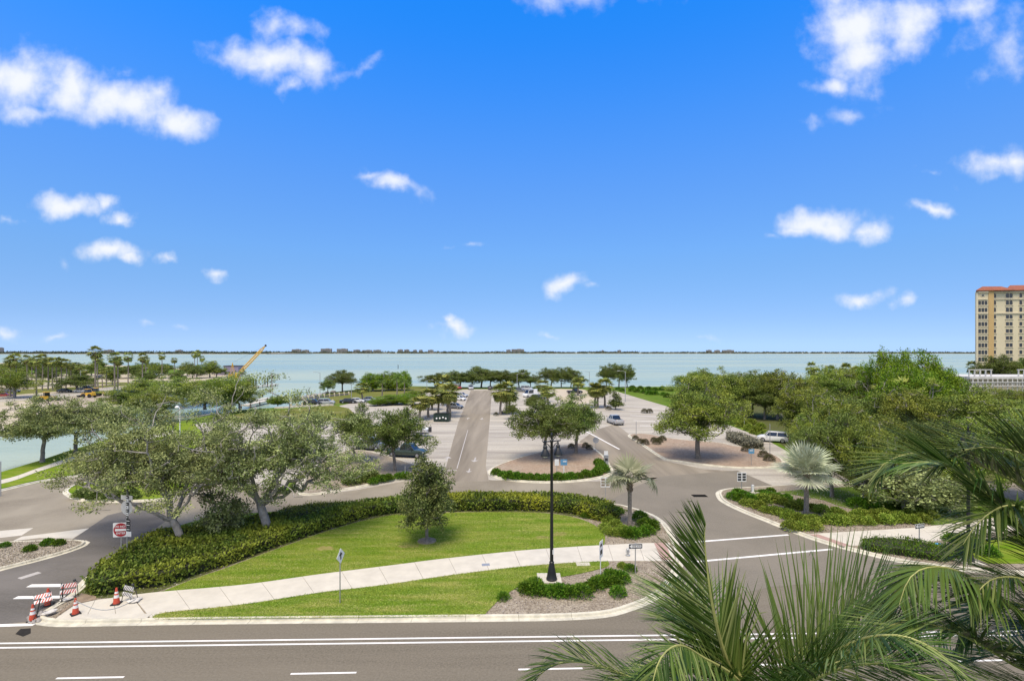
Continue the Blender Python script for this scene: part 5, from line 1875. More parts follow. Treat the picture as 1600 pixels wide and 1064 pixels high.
def black_lamp(loc, label, rz):
    o = empty('street_lamp', loc, rz)
    tag(o, label, 'street lamp', 'tall black street lamps')
    mb = MB()
    mb.lathe([(0.36, 0), (0.36, 0.1), (0.33, 0.14), (0.27, 0.5), (0.2, 0.85), (0.15, 1.1), (0.17, 1.14), (0.12, 1.2)], 16)
    mb.build('base', M['black_paint'], o, True)
    mb = MB()
    mb.lathe([(0.115, 1.15), (0.10, 4.0), (0.085, 8.9), (0.11, 8.95), (0.11, 9.05), (0.06, 9.1), (0.05, 9.35), (0.075, 9.42), (0.05, 9.5), (0.01, 9.6)], 12)
    mb.build('pole', M['black_paint'], o, True)
    mb = MB()
    mb.box((0, 0, 9.0), (1.3, 0.07, 0.07))
    for s_ in (1, -1):
        mb.tube([(0.08 * s_, 0, 8.55), (0.25 * s_, 0, 8.8), (0.5 * s_, 0, 8.95)], 0.025, 6)
        mb.tube([(0.62 * s_, 0, 9.0), (0.7 * s_, 0, 9.08), (0.66 * s_, 0, 9.16), (0.6 * s_, 0, 9.12)], 0.022, 6)
        mb.tube([(0.1 * s_, 0, 9.06), (0.24 * s_, 0, 9.2), (0.4 * s_, 0, 9.1)], 0.018, 6)
    mb.build('crossarm', M['black_paint'], o)
    for s_ in (1, -1):
        mb = MB()
        mb.lathe([(0.02, 0.0), (0.05, -0.12), (0.06, -0.2), (0.13, -0.27), (0.15, -0.36), (0.11, -0.42), (0.17, -0.52), (0.26, -0.72), (0.3, -0.86), (0.3, -0.9), (0.24, -0.9)], 16)
        lm = mb.build('luminaire', M['black_paint'], o, True, (0.48 * s_, 0, 8.98))
        mb = MB()
        mb.lathe([(0.23, -0.88), (0.18, -0.95), (0.05, -1.0)], 12)
        mb.build('lens', M['lamp_clear'], lm, True)
    mb = MB()
    mb.box((0, -0.2, 1.85), (0.1, 0.02, 0.28))
    mb.build('number_plate', M['white_sign'], o)
    return o


black_lamp(G(862, 905, 0.17), 'tall black twin-headed street lamp beside the pavement on the verge', R(25))
black_lamp(G(1513, 875, 0.17), 'tall black twin-headed street lamp partly behind the palm fronds', R(10))


def text_mesh(txt, size, mat_):
    cu = bpy.data.curves.new('lettering', 'FONT')
    cu.body = txt
    cu.size = size
    cu.align_x = 'CENTER'
    cu.align_y = 'CENTER'
    cu.offset = size * 0.018
    ob = bpy.data.objects.new('lettering', cu)
    COL.objects.link(ob)
    dg = bpy.context.evaluated_depsgraph_get()
    me = bpy.data.meshes.new_from_object(ob.evaluated_get(dg))
    bpy.data.objects.remove(ob)
    bpy.data.curves.remove(cu)
    me.materials.clear()
    me.materials.append(mat_)
    me.name = 'lettering'
    return me


def lettering(txt, size, mat_, parent, loc, name='lettering'):
    """Text in the sign's XZ plane, facing -Y."""
    return link(name, text_mesh(txt, size, mat_), parent, loc, (R(90), 0, 0))


def plate(poly, th=0.012, y=0.0, m=None, name='plate', parent=None):
    """Flat plate in XZ, facing -Y."""
    mb = MB()
    n = len(poly)
    vs = [(x, y - th / 2, z) for x, z in poly] + [(x, y + th / 2, z) for x, z in poly]
    fs = [tuple(range(n)), tuple(range(2 * n - 1, n - 1, -1))] + [(i, i + n, (i + 1) % n + n, (i + 1) % n) for i in range(n)]
    mb.add(vs, fs)
    return mb.build(name, m, parent)


def rect(w, h, cz, cx=0.0, ch=0.0):
    x0, x1, z0, z1 = cx - w / 2, cx + w / 2, cz - h / 2, cz + h / 2
    if not ch:
        return [(x0, z0), (x1, z0), (x1, z1), (x0, z1)]
    return [(x0 + ch, z0), (x1 - ch, z0), (x1, z0 + ch), (x1, z1 - ch), (x1 - ch, z1), (x0 + ch, z1), (x0, z1 - ch), (x0, z0 + ch)]


def disc(r, cz, n=28, cx=0.0):
    return [(cx + r * math.cos(2 * PI * i / n), cz + r * math.sin(2 * PI * i / n)) for i in range(n)]


def sign_post(name, loc, label, hgt, rz=0.0, pm='steel', r=0.03, cat='sign', group=None):
    o = empty(name, loc, rz)
    tag(o, label, cat, group)
    mb = MB()
    mb.box((0, 0.03, hgt / 2), (r * 2, r * 1.4, hgt))
    mb.build('post', M[pm], o)
    return o


# DO NOT ENTER
g = G(189, 876, 0.1)
o = sign_post('road_sign', g, 'red and white square do-not-enter sign standing in the hedge', 2.75, R(8))
pl = plate(rect(1.02, 1.02, 2.22, 0, 0.04), 0.014, -0.012, M['white_sign'], 'sign_plate', o)
plate(disc(0.48, 2.22), 0.006, -0.024, M['red_sign'], 'red_disc', o)
plate(rect(0.74, 0.16, 2.22), 0.006, -0.032, M['white_sign'], 'white_bar', o)
lettering('DO NOT', 0.2, M['white_sign'], o, (0, -0.031, 2.45))
lettering('ENTER', 0.2, M['white_sign'], o, (0, -0.031, 1.98))
# cluster post: backs of a rectangular and a round plate, stack of small arrow plates on the other face
g = G(198, 876, 0.1)
o = sign_post('route_sign', g, 'tall post with backs of white plates and a stack of black-and-white arrow signs', 4.75, R(-12))
plate(rect(1.0, 0.32, 4.5, 0.0), 0.012, 0.0, M['sign_back'], 'name_plate', o)
plate(disc(0.5, 3.78), 0.012, 0.0, M['sign_back'], 'round_plate', o)
for k in range(8):
    z = 4.55 - k * 0.24
    plate(rect(0.2, 0.22, z, 0.10), 0.012, -0.05, M['white_sign'] if k % 2 else M['black_sign'], 'arrow_plate', o)
    plate([(0.04, z + 0.05), (0.16, z), (0.04, z - 0.05)], 0.004, -0.06, M['black_sign'] if k % 2 else M['white_sign'], 'arrow', o)
for k in range(3):
    z = 2.88 - k * 0.3
    plate(rect(0.34, 0.27, z, 0.2), 0.012, -0.06, M['black_sign'], 'small_plate', o)
    plate(rect(0.24, 0.05, z, 0.2), 0.004, -0.07, M['white_sign'], 'plate_bar', o)
plate(rect(0.45, 0.36, 1.95, 0.22), 0.012, -0.05, M['white_sign'], 'low_plate', o)


def one_way(loc, label, rz, hgt=2.1):
    o = sign_post('one_way_sign', loc, label, hgt, rz, group='one-way signs')
    w, h, z = 0.95, 0.34, hgt - 0.2
    plate(rect(w, h, z, 0, 0.03), 0.012, -0.012, M['white_sign'], 'sign_rim', o)
    plate(rect(w - 0.05, h - 0.05, z, 0, 0.02), 0.006, -0.022, M['black_sign'], 'sign_plate', o)
    plate([(-0.42, z), (-0.24, z + 0.13), (-0.24, z + 0.075), (0.40, z + 0.075), (0.40, z - 0.075), (-0.24, z - 0.075), (-0.24, z - 0.13)], 0.005, -0.028, M['white_sign'], 'arrow', o)
    lettering('ONE WAY', 0.135, M['black_sign'], o, (0.07, -0.032, z))
    return o


one_way(G(993, 896, 0.1), 'black one-way sign with white left arrow on the mulch by the kerb bend', R(4), 2.05)
one_way(G(1437, 858, 0.1), 'one-way sign standing in the low plant bed across the side road', R(16), 1.95)
# edge-on signs
g = G(532, 942, 0.12)
o = sign_post('diamond_sign', g, 'thin diamond sign seen almost edge-on, on the verge lawn beside the pavement', 3.2, R(78))
plate([(0, 2.35), (0.45, 2.8), (0, 3.25), (-0.45, 2.8)], 0.014, -0.012, M['white_sign'], 'sign_plate', o)
plate([(-0.06, 2.6), (0.06, 2.6), (0.06, 2.85), (0.18, 2.85), (0, 3.05), (-0.18, 2.85), (-0.06, 2.85)], 0.006, -0.024, M['black_sign'], 'arrow', o)
g = G(939, 905, 0.12)
o = sign_post('speed_sign', g, 'white rectangular sign seen edge-on behind the shrubs under the tall lamp', 2.5, R(62), 'white_sign')
plate(rect(0.7, 1.1, 1.98, 0, .03), 0.014, -0.012, M['white_sign'], 'sign_plate', o)
plate(rect(0.4, 0.18, 2.25), 0.005, -0.022, M['black_sign'], 'print_block', o)
plate(rect(0.42, 0.3, 1.8), 0.005, -0.022, M['black_sign'], 'print_block', o)
# four-panel signs seen from the back
def quad_sign(loc, label, hgt, m, rz):
    o = sign_post('panel_sign', loc, label, hgt, rz, group='four-panel signs')
    plate(rect(0.95, 0.98, hgt - 0.4), 0.014, -0.012, M['white_sign'], 'sign_plate', o)
    for sx in (-1, 1):
        for sz in (-1, 0, 1):
            plate(rect(0.36, 0.2, hgt - 0.4 + sz * 0.28, sx * 0.24), 0.005, -0.022, m, 'panel', o)
    return o


quad_sign(G(946, 783, 0.1), 'pale four-panel sign over the clipped hedge by the inner drive', 2.3, M['dirty_concrete'], 0)
quad_sign(G(1159, 771, 0.1), 'black and white four-panel sign at the nose of the silver palm bed', 2.15, M['black_sign'], 0)
# signs on the oak islands
o = sign_post('white_sign', G(870, 746, 0.1), 'small plain white sign above the shrub row of the oak island', 2.1)
plate(rect(0.5, 0.75, 1.8), 0.012, -0.012, M['white_sign'], 'sign_plate', o)
o = sign_post('blue_sign', G(881, 745, 0.1), 'blue sign on white post in the shrub row of the oak island', 2.1, pm='white_sign', r=0.06)
plate(rect(0.8, 0.7, 1.75), 0.02, -0.02, M['blue_sign'], 'sign_plate', o)
plate(rect(0.4, 0.12, 1.85, .1), 0.005, -0.034, M['white_sign'], 'print_block', o)
o = sign_post('blue_sign', G(1174, 727, 0.1), 'light blue rectangular sign on the brown island of the big oak', 2.1)
plate(rect(0.75, 0.6, 1.85), 0.02, -0.02, M['blue_sign'], 'sign_plate', o)
plate(rect(0.45, 0.1, 1.95), 0.005, -0.034, M['white_sign'], 'print_block', o)
o = sign_post('round_sign', G(931, 706, 0.1), 'back of a round grey sign at the end of the oak island', 2.1)
plate(disc(0.45, 1.75), 0.012, 0.0, M['sign_back'], 'sign_plate', o)
# kiosk
g = G(947, 730, 0.1)
o = empty('ticket_kiosk', g)
tag(o, 'grey parking ticket kiosk with pale panel at the island corner', 'ticket kiosk')
mb = MB()
mb.box((0, 0, 0.75), (0.55, 0.4, 1.5))
mb.box((0, 0, 1.53), (0.62, 0.48, 0.06))
mb.build('cabinet', M['grey_paint'], o)
mb = MB()
mb.box((0, -0.21, 1.05), (0.36, 0.02, 0.36))
mb.build('screen_panel', M['machine_dark'], o)
mb = MB()
mb.box((0, 0, 1.85), (0.5, 0.05, 0.5))
mb.build('top_sign', M['white_sign'], o)
# utility pedestal, hydrant, blue cover
g = G(1177, 776, 0.1)
o = empty('utility_pedestal', g)
tag(o, 'small grey utility cabinet with a white marker post on its concrete block', 'utility box')
mb = MB()
mb.box((0.1, 0, 0.25), (0.8, 0.6, 0.5))
mb.build('block', M['concrete'], o)
mb = MB()
mb.box((-0.05, 0, 0.85), (0.2, 0.18, 0.75))
mb.build('marker', M['white_sign'], o)
g = G(981, 868, SW_Z + 0.01)
o = empty('irrigation_valve', g)
tag(o, 'small grey standpipe on the pavement edge near the one-way sign', 'standpipe')
mb = MB()
mb.lathe([(0.16, 0), (0.16, 0.05), (0.09, 0.08), (0.08, 0.35), (0.12, 0.4), (0.1, 0.5), (0.03, 0.56)], 12)
mb.tube([(-0.16, 0, 0.3), (0.16, 0, 0.3)], 0.04, 8)
mb.build('body', M['steel'], o, True)
g = G(1467, 856, 0.12)
mb = MB()
mb.lathe([(0.36, 0), (0.4, 0.14), (0.38, 0.24), (0.2, 0.33), (0.02, 0.35)], 16)
mb.box((0, -0.38, .2), (0.16, .05, .08))
o = mb.build('valve_cover', mat('cover_blue', (0.07, 0.32, 0.55), 0.45), None, True, g)
tag(o, 'bright blue domed cover among the plants below the second lamp', 'valve cover')
# slim poles
for (x, b, hgt, lb) in [(994, 686, 3.0, 'slim grey pole at the tip of the big oak island'), (1203, 712, 4.6, 'slim dark pole in front of the white car'), (633, 747, 1.4, 'short post by the parked pickup'), (1163, 668, 2.2, 'short white post on the green bank'), (1, 775, 3.6, 'thin pale pole at the inlet verge, outermost')]:
    mb = MB()
    g = G(x, b, 0)
    mb.lathe([(0.05, 0), (0.045, hgt * 0.8), (0.045, hgt), (0.01, hgt + 0.03)], 8)
    o = mb.build('slim_pole', M['grey_paint'], None, True, g)
    tag(o, lb, 'pole', 'slim poles')


def cobra(x, top, base, label, side=-1, arm=1.8):
    g = G(x, base)
    h = 15 - (top - HY) * g.y / F
    o = empty('light_pole', g)
    tag(o, label, 'light pole', 'car park light poles')
    mb = MB()
    mb.lathe([(0.14, 0), (0.14, 0.5), (0.11, 0.6), (0.08, h)], 8)
    mb.build('pole', M['grey_paint'], o, True)
    mb = MB()
    mb.tube([(0, 0, h - 0.3), (0.4 * arm * side, 0, h + 0.1), (arm * side, 0, h + 0.15)], 0.05, 6)
    mb.build('arm', M['grey_paint'], o)
    mb = MB()
    mb.box((arm * side * 1.15, 0, h + 0.13), (0.75, 0.3, 0.14))
    mb.build('lamp_head', M['sign_back'], o)


for (x, t, b, s_, lb) in [(500, 582, 616, -1, 'light pole on the point beside the lone oak'), (426, 594, 618, 1, 'light pole by the basin seawall'), (600, 583, 611, -1, 'light pole before the clump trees'), (549, 600, 622, -1, 'short light pole at the road on the point'), (667, 594, 612, 1, 'light pole with arm among the cabbage palms'), (977, 580, 628, -1, 'tall light pole in the pale car park by the green bank'), (921, 581, 603, -1, 'light pole on the shore by the dirt track'), (808, 584, 612, 1, 'light pole in front of the shore row'), (222, 575, 606, 1, 'light pole in the shore park'), (126, 579, 612, 1, 'light pole behind the flat-topped park tree')]:
    cobra(x, t, b, lb, s_)
g = G(281, 690)
hh = 15 - (636 - HY) * g.y / F
o = empty('globe_lamp', g)
tag(o, 'white-headed lamp post showing through the sprawling oak crown', 'street lamp')
mb = MB()
mb.lathe([(0.1, 0), (0.07, hh - .8)], 8)
mb.build('pole', M['white_sign'], o, True)
mb = MB()
mb.tube([(0, 0, hh - .9), (0.0, 0, hh - .2), (-0.35, 0, hh)], 0.06, 6)
mb.build('arm', M['white_sign'], o)
mb = MB()
mb.lathe([(0.05, .25), (0.3, .1), (0.36, -.1), (0.1, -.2)], 12, c=(-0.45, 0, hh))
mb.build('lamp_head', M['white_sign'], o, True)

# ------------------------------------------------------------------ roadworks at the corner


def cone(loc, label, rz=0.0, sc=1.0):
    o = empty('traffic_cone', loc, rz)
    o.scale = (sc,) * 3
    tag(o, label, 'traffic cone', 'orange cones at the corner')
    mb = MB()
    mb.box((0, 0, 0.025), (0.44, 0.44, 0.05))
    mb.build('foot', M['rubber'], o)
    mb = MB()
    mb.lathe([(0.17, 0.05), (0.128, 0.36)], 14)
    mb.lathe([(0.107, 0.52), (0.09, 0.60)], 14)
    mb.lathe([(0.073, 0.70), (0.045, 0.9)], 14)
    mb.build('cone_body', M['orange'], o, True)
    for z0, z1, r0, r1 in ((0.36, 0.52, 0.13, 0.109), (0.60, 0.70, 0.092, 0.075)):
        mb = MB()
        mb.lathe([(r0, z0), (r1, z1)], 14)
        mb.build('white_collar', M['cone_white'], o, True)
    return o


cone(G(51, 969, 0.01), 'orange cone standing on the road edge among the rubble', 0.4)
cone(G(118, 959, 0.15), 'orange cone with white bands alone on the corner pavement', 0.9)
cone(G(182, 943, 0.15), 'orange cone beside the striped folding barricade on the pavement', 0.2, 1.05)
cone(G(75, 945, 0.01), 'orange cone behind the leaning striped board on the road edge', 0.2, 1.1)


def striped_board(mbase, mstripe, w, h, parent, loc, rot, name='board', n=6):
    """Board in XZ with slanted stripes, each stripe its own strip."""
    b = MB()
    b.box((0, 0, 0), (w, 0.03, h))
    bo = b.build(name, mbase, parent, loc=loc, rot=rot)
    st = MB()
    for k in range(n):
        x = -w / 2 + w * (k + 0.25) / n
        s_ = w / n * 0.5
        sh = h * 0.5
        x0, x1 = max(-w / 2, x), min(w / 2, x + s_)
        st.add([(x0, -0.018, -h / 2), (x1, -0.018, -h / 2), (min(w / 2, x1 + sh), -0.018, h / 2), (min(w / 2, x0 + sh), -0.018, h / 2)], [(0, 1, 2, 3)])
    st.build('board_stripes', mstripe, bo)
    return bo


def barricade(loc, label, rz, stripe='orange', lean=0.0):
    o = empty('barricade', loc, rz)
    o.rotation_euler = (lean, 0, rz)
    o.scale = (0.86,) * 3
    tag(o, label, 'barricade', 'folding barricades at the corner')
    for s_ in (1, -1):
        mb = MB()
        for sx in (-0.42, 0.42):
            mb.tube([(sx, 0.28 * s_, 0), (sx, 0.03 * s_, 1.08)], 0.025, 5)
        mb.build('frame', M['machine_dark'], o)
    striped_board(M['cone_white'], M[stripe], 0.92, 0.28, o, (0, -0.08, 0.88), (R(-13), 0, 0))
    striped_board(M['cone_white'], M[stripe], 0.92, 0.24, o, (0, -0.17, 0.5), (R(-13), 0, 0))
    mb = MB()
    mb.lathe([(0.03, 0), (0.09, 0.04), (0.09, 0.14), (0.03, 0.18)], 10, c=(0.3, 0, 1.06))
    mb.build('warning_lamp', M['machine_dark'], o, True)
    return o


barricade(G(108, 933, 0.12), 'red and white barricade at the hedge tip by the road edge', R(24))
barricade(G(203, 938, 0.15), 'black and white striped folding barricade on the pavement near the hedge', R(-20), 'black_sign')
barricade(G(68, 951, 0.03), 'red striped barricade tipped over on the road edge', R(48), 'orange', R(-38))
o = barricade(G(257, 858, 0.1), 'red and white barricade half hidden behind the sprawling oak trunk', R(20))
for k, (x, y, h_, ln, lb) in enumerate([(96, 943, 1.15, 0.12, 'thin black delineator post leaning by the hedge tip'), (57, 965, 1.1, 0.22, 'thin black delineator post leaning over the rubble')]):
    mb = MB()
    mb.lathe([(0.16, 0), (0.14, 0.06), (0.03, 0.08)], 10)
    mb.tube([(0, 0, 0.06), (ln, 0.0, h_)], 0.03, 6)
    tag(mb.build('delineator_post', M['machine_dark'], None, False, G(x, y, 0.06)), lb, 'post', 'black delineator posts')


def sandbag(loc, rz, label, s_=1.0):
    mb = MB()
    n = 10
    vs, fs = [], []
    for j in range(7):
        t = j / 6
        w = math.sin(PI * min(max(t, 0.06), 0.94)) ** 0.5
        for i in range(n):
            a = 2 * PI * i / n
            vs.append(((t - 0.5) * 0.62 * s_, math.cos(a) * 0.2 * w * s_, (0.1 + math.sin(a) * 0.1 * w + 0.015 * math.sin(i * 3 + j * 2)) * s_))
    for j in range(6):
        for i in range(n):
            fs.append((j * n + i, j * n + (i + 1) % n, (j + 1) * n + (i + 1) % n, (j + 1) * n + i))
    fs += [tuple(range(n - 1, -1, -1)), tuple(6 * n + i for i in range(n))]
    mb.add(vs, fs)
    o = mb.build('sandbag', M['sandbag'], None, True, loc, (0, 0, rz))
    tag(o, label, 'sandbag', 'sandbags holding the barricades')


sandbag(G(76, 960, 0.1), 0.5, 'larger sandbag lying on the broken kerb')
sandbag(G(80, 957.5, 0.2), 1.2, 'sandbag resting on top of the larger one', .9)
sandbag(G(208, 941, 0.15), 0.2, 'sandbag at the foot of the black and white barricade')
sandbag(G(214, 938, 0.15), 1.0, 'second sandbag behind the black and white barricade', .85)
sandbag(G(104, 938, 0.12), 0.8, 'sandbag across the foot of the hedge-tip barricade')
# loose rubble and tape
rng = np.random.default_rng(8)
mb = MB()
for k in range(150):
    px, py = rng.uniform(44, 76), rng.uniform(958, 971)
    py += (60 - px) * 0.35
    c = G(px, min(py, 973), 0.02)
    s_ = rng.uniform(0.03, 0.13)
    mb.lathe([(s_ * .6, -s_ * .2), (s_, s_ * .25), (s_ * .5, s_ * .7)], 5, M=Matrix.Translation(c) @ Matrix.Rotation(rng.uniform(0, 6), 4, 'Z') @ Matrix.Rotation(rng.uniform(-.5, .5), 4, 'X'))
tag(mb.build('rubble', M['rock']), 'heap of broken kerb rubble and dirt on the road edge', kind='stuff')
mb = MB()
pa, pb = G(118, 938, 1.0), G(212, 936, 1.75)
pts = [pa.lerp(pb, t) - Vector((0, 0, 0.55 * math.sin(PI * t))) for t in np.linspace(0, 1, 12)]
mb.tube(pts, 0.022, 5)
tag(mb.build('barrier_cable', M['grey_paint']), 'sagging grey cable strung from the hedge tip to the folding barricade', 'cable')
mb = MB()
pts = [G(52, 968, 0.3), G(62, 952, 0.9), G(72, 943, 0.5), G(96, 935, 0.3), G(110, 925, 1.0)]
mb.tube(catmull(pts, 6), 0.025, 5)
tag(mb.build('barrier_cable', M['machine_dark']), 'dark cable lying along the broken kerb between the barricades', 'cable')

# ------------------------------------------------------------------ vehicles


def loft(mb, secs, closed_ends=True):
    """secs: list of rings (lists of points) with equal counts."""
    n = len(secs[0])
    vs = [p for s_ in secs for p in s_]
    fs = []
    for j in range(len(secs) - 1):
        for i in range(n):
            k = (i + 1) % n
            fs.append((j * n + i, (j + 1) * n + i, (j + 1) * n + k, j * n + k))
    if closed_ends:
        fs.append(tuple(range(n)))
        fs.append(tuple((len(secs) - 1) * n + i for i in range(n - 1, -1, -1)))
    mb.add(vs, fs)


def car_proto(kind):
    """Vehicle along +X (front at +X): body, windows, roof, wheels, lamps, bumpers."""
    spec = {
        'sedan': dict(L=4.7, W=1.82, belt=0.92, hood=0.84, boot=0.95, roof=1.44, cab=(-1.75, -1.05, 0.55, 1.25), clear=0.22),
        'suv': dict(L=4.7, W=1.9, belt=1.08, hood=1.02, boot=1.08, roof=1.74, cab=(-2.25, -2.0, 0.6, 1.2), clear=0.27),
        'pickup': dict(L=5.6, W=2.0, belt=1.12, hood=1.1, boot=1.12, roof=1.86, cab=(-0.75, -0.55, 0.85, 1.45), clear=0.34),
        'van': dict(L=5.9, W=2.05, belt=1.25, hood=1.15, boot=1.25, roof=2.5, cab=(-2.9, -2.85, 1.3, 2.05), clear=0.3),
    }[kind]
    L_, Wd = spec['L'], spec['W'] / 2
    o = empty(kind + '_car')
    front, back = L_ / 2, -L_ / 2
    wx = (front - 0.88, back + 0.92)
    wr = 0.34 if kind == 'sedan' else 0.38

    def ring(x, w, z0, z1, tuck=0.06):
        return [(x, -w + tuck, z0), (x, -w, z0 + 0.14), (x, -w, z1 - 0.28), (x, -w + 0.04, z1 - 0.06), (x, -w + 0.14, z1), (x, w - 0.14, z1), (x, w - 0.04, z1 - 0.06), (x, w, z1 - 0.28), (x, w, z0 + 0.14), (x, w - tuck, z0)]
    cl = spec['clear']
    c0, c1, c2, c3 = spec['cab']
    mb = MB()
    hz = spec['hood']
    bz = spec['boot']
    secs = [ring(back, Wd - 0.2, cl + 0.12, bz - 0.1), ring(back + 0.12, Wd - 0.06, cl, bz), ring(back + 0.6, Wd, cl, bz)]
    secs += [ring(c0, Wd, cl, bz), ring((c0 + c3) / 2, Wd, cl, spec['belt']), ring(c3, Wd, cl, spec['belt'])]
    secs += [ring((c3 + front) / 2, Wd - 0.02, cl, hz), ring(front - 0.35, Wd - 0.06, cl, hz - 0.08), ring(front - 0.1, Wd - 0.16, cl + 0.02, hz - 0.18), ring(front, Wd - 0.3, cl + 0.12, hz - 0.3)]
    loft(mb, secs)
    mb.build('body', M['paint'], o, True)
    # glasshouse
    b_ = spec['belt'] - 0.02
    rz_ = spec['roof']
    wb_, wt_ = Wd - 0.08, Wd - 0.26
    t0, t1 = c1, c2

    def quadp(name, pts, m, parent=o, th=0.0):
        mb_ = MB()
        mb_.add(pts, [tuple(range(len(pts)))])
        return mb_.build(name, m, parent)
    mb = MB()
    # roof panel and pillars in paint
    zt = rz_ - 0.06
    loft(mb, [[(t0 + .02, -wt_, zt), (t0 + .02, -wt_ + .12, rz_), (t0 + .02, wt_ - .12, rz_), (t0 + .02, wt_, zt)], [(t1 - .02, -wt_, zt), (t1 - .02, -wt_ + .12, rz_), (t1 - .02, wt_ - .12, rz_), (t1 - .02, wt_, zt)]])
    for s_ in (1, -1):
        for (xb, xt) in ((c0 + .04, t0 + .04), (c3 - .04, t1 - .04), ((c0 + c3) / 2 - .12, (t0 + t1) / 2)):
            mb.tube([(xb, s_ * wb_, b_), (xt, s_ * wt_, zt + .01)], 0.05, 4)
    mb.build('roof', M['paint'], o, False)
    e = 0.012
    # closed dark cabin volume split into windscreen, rear window, side windows
    quadp('windscreen', [(c3 - e, -wb_, b_), (c3 - e, wb_, b_), (t1 - e, wt_, zt), (t1 - e, -wt_, zt)], M['car_glass'])
    quadp('rear_window', [(c0 + e, wb_, b_), (c0 + e, -wb_, b_), (t0 + e, -wt_, zt), (t0 + e, wt_, zt)], M['car_glass'] if kind != 'van' else M['paint'])
    xm_b, xm_t = (c0 + c3) / 2 - .12, (t0 + t1) / 2
    for s_ in (1, -1):
        for (xb0, xb1, xt0, xt1) in ((c0 + .03, xm_b, t0 + .03, xm_t), (xm_b, c3 - .03, xm_t, t1 - .03)):
            pts = [(xb0, s_ * wb_, b_), (xb1, s_ * wb_, b_), (xt1, s_ * wt_, zt), (xt0, s_ * wt_, zt)]
            pm = M['car_glass'] if not (kind == 'van' and xb0 < xm_b - .5) else M['paint']
            quadp('side_window', pts if s_ < 0 else pts[::-1], pm)
    if kind == 'pickup':
        mb = MB()
        mb.box(((c0 + back) / 2 + .05, 0, spec['boot'] + .003), (c0 - back - 0.35, Wd * 2 - 0.36, 0.012))
        mb.build('load_bed', M['machine_dark'], o)
    for x in wx:
        for s_ in (1, -1):
            mb = MB()
            Mx = Matrix.Translation((x, s_ * (Wd - 0.1), wr)) @ Matrix.Rotation(R(90), 4, 'X')
            mb.lathe([(wr - .06, -.115), (wr, -.085), (wr, .085), (wr - .06, .115)], 16, M=Mx)
            w_ = mb.build('wheel', M['rubber'], o, True)
            mb = MB()
            Mx = Matrix.Translation((x, s_ * (Wd - 0.1) + s_ * 0.118, wr)) @ Matrix.Rotation(R(90), 4, 'X')
            mb.lathe([(wr * .62, -.008), (wr * .55, .008)], 12, M=Mx)
            mb.build('rim', M['rim'], w_, True)
    for s_ in (1, -1):
        mb = MB()
        mb.box((front - 0.13, s_ * (Wd - 0.36), hz - 0.30), (0.12, 0.34, 0.14), rz=-s_ * 0.35)
        mb.build('headlight', M['lamp_clear'], o)
        mb = MB()
        mb.box((back + 0.07, s_ * (Wd - 0.24), bz - 0.22), (0.1, 0.2, 0.22), rz=s_ * 0.3)
        mb.build('tail_light', M['lamp_red'], o)
        mb = MB()
        mb.box((c3 - 0.35, s_ * (Wd + 0.08), b_ + 0.08), (0.12, 0.2, 0.13))
        mb.build('mirror', M['paint'], o)
    mb = MB()
    mb.box((front - 0.05, 0, hz - 0.34), (0.08, Wd * 0.95, 0.2))
    mb.build('grille', M['chrome'] if kind == 'pickup' else M['machine_dark'], o)
    mb = MB()
    mb.box((back + 0.02, 0, cl + 0.2), (0.12, Wd * 1.7, 0.2))
    mb.build('rear_bumper', M['chrome'] if kind in ('pickup',) else M['machine_dark'], o)
    return o


CARP = {}


def set_color(o, c):
    o.color = (*c, 1)
    for ch in o.children:
        set_color(ch, c)


COLS = {'white': (0.72, 0.72, 0.71), 'silver': (0.42, 0.43, 0.44), 'black': (0.012, 0.012, 0.014), 'grey': (0.13, 0.14, 0.15), 'red': (0.3, 0.02, 0.02), 'blue': (0.03, 0.07, 0.18), 'green': (0.03, 0.05, 0.04), 'beige': (0.4, 0.35, 0.27)}
random.seed(14)


def car(kind, color, px, py, heading, label, group='parked cars', name=None):
    nm = name or {'sedan': 'parked_car', 'suv': 'parked_car', 'pickup': 'pickup_truck', 'van': 'parked_van'}[kind]
    g = G(px, py, 0.016)
    if kind not in CARP:
        o = car_proto(kind)
        CARP[kind] = o
    else:
        o = dup(CARP[kind])
    o.name = nm
    o.location = g
    o.rotation_euler = (0, 0, R(heading))
    tag(o, label, {'sedan': 'car', 'suv': 'car', 'pickup': 'pickup truck', 'van': 'van'}[kind], group)
    set_color(o, COLS[color])


car('pickup', 'green', 636, 713, -12, 'dark green pickup truck parked behind the leaning oak')
car('suv', 'white', 1207, 690, 155, 'white car on the pale drive at the edge of the wood')
car('pickup', 'silver', 961, 662, 100, 'silver pickup truck seen from behind beside the island oaks')
car('pickup', 'grey', 577, 702, -20, 'grey vehicle glimpsed through the oak branches')
car('sedan', 'white', 717, 625.5, -30, 'white car parked at the aisle edge, nearest of the far group')
car('sedan', 'silver', 721, 620, -30, 'silver car behind the white one at the aisle edge')
car('sedan', 'grey', 711, 638, -30, 'grey car parked beside the aisle palms')
car('sedan', 'black', 697, 617, -30, 'dark car under the shore oak at the aisle edge')
car('suv', 'silver', 735.5, 608.5, -80, 'silver car facing us at the end of the aisle')
car('sedan', 'black', 766, 608.5, 95, 'black car at the end of the aisle on the bay side')
car('suv', 'red', 715, 608, -60, 'dark red car beneath the shore oaks')
car('sedan', 'white', 557, 629, 10, 'white car on the point, first of a pair')
car('sedan', 'white', 577, 627, 14, 'white car on the point, second of a pair')
car('sedan', 'black', 544, 630, 12, 'dark car on the point beside the white pair')
car('suv', 'silver', 510, 632, 8, 'silver car behind the seawall posts')
car('suv', 'black', 489, 633, 8, 'black car behind the seawall posts')
car('van', 'white', 829, 620, -140, 'white van with high roof parked beyond the aisle palms')
car('pickup', 'black', 898, 615, 8, 'black pickup truck on the dirt track by the shore')
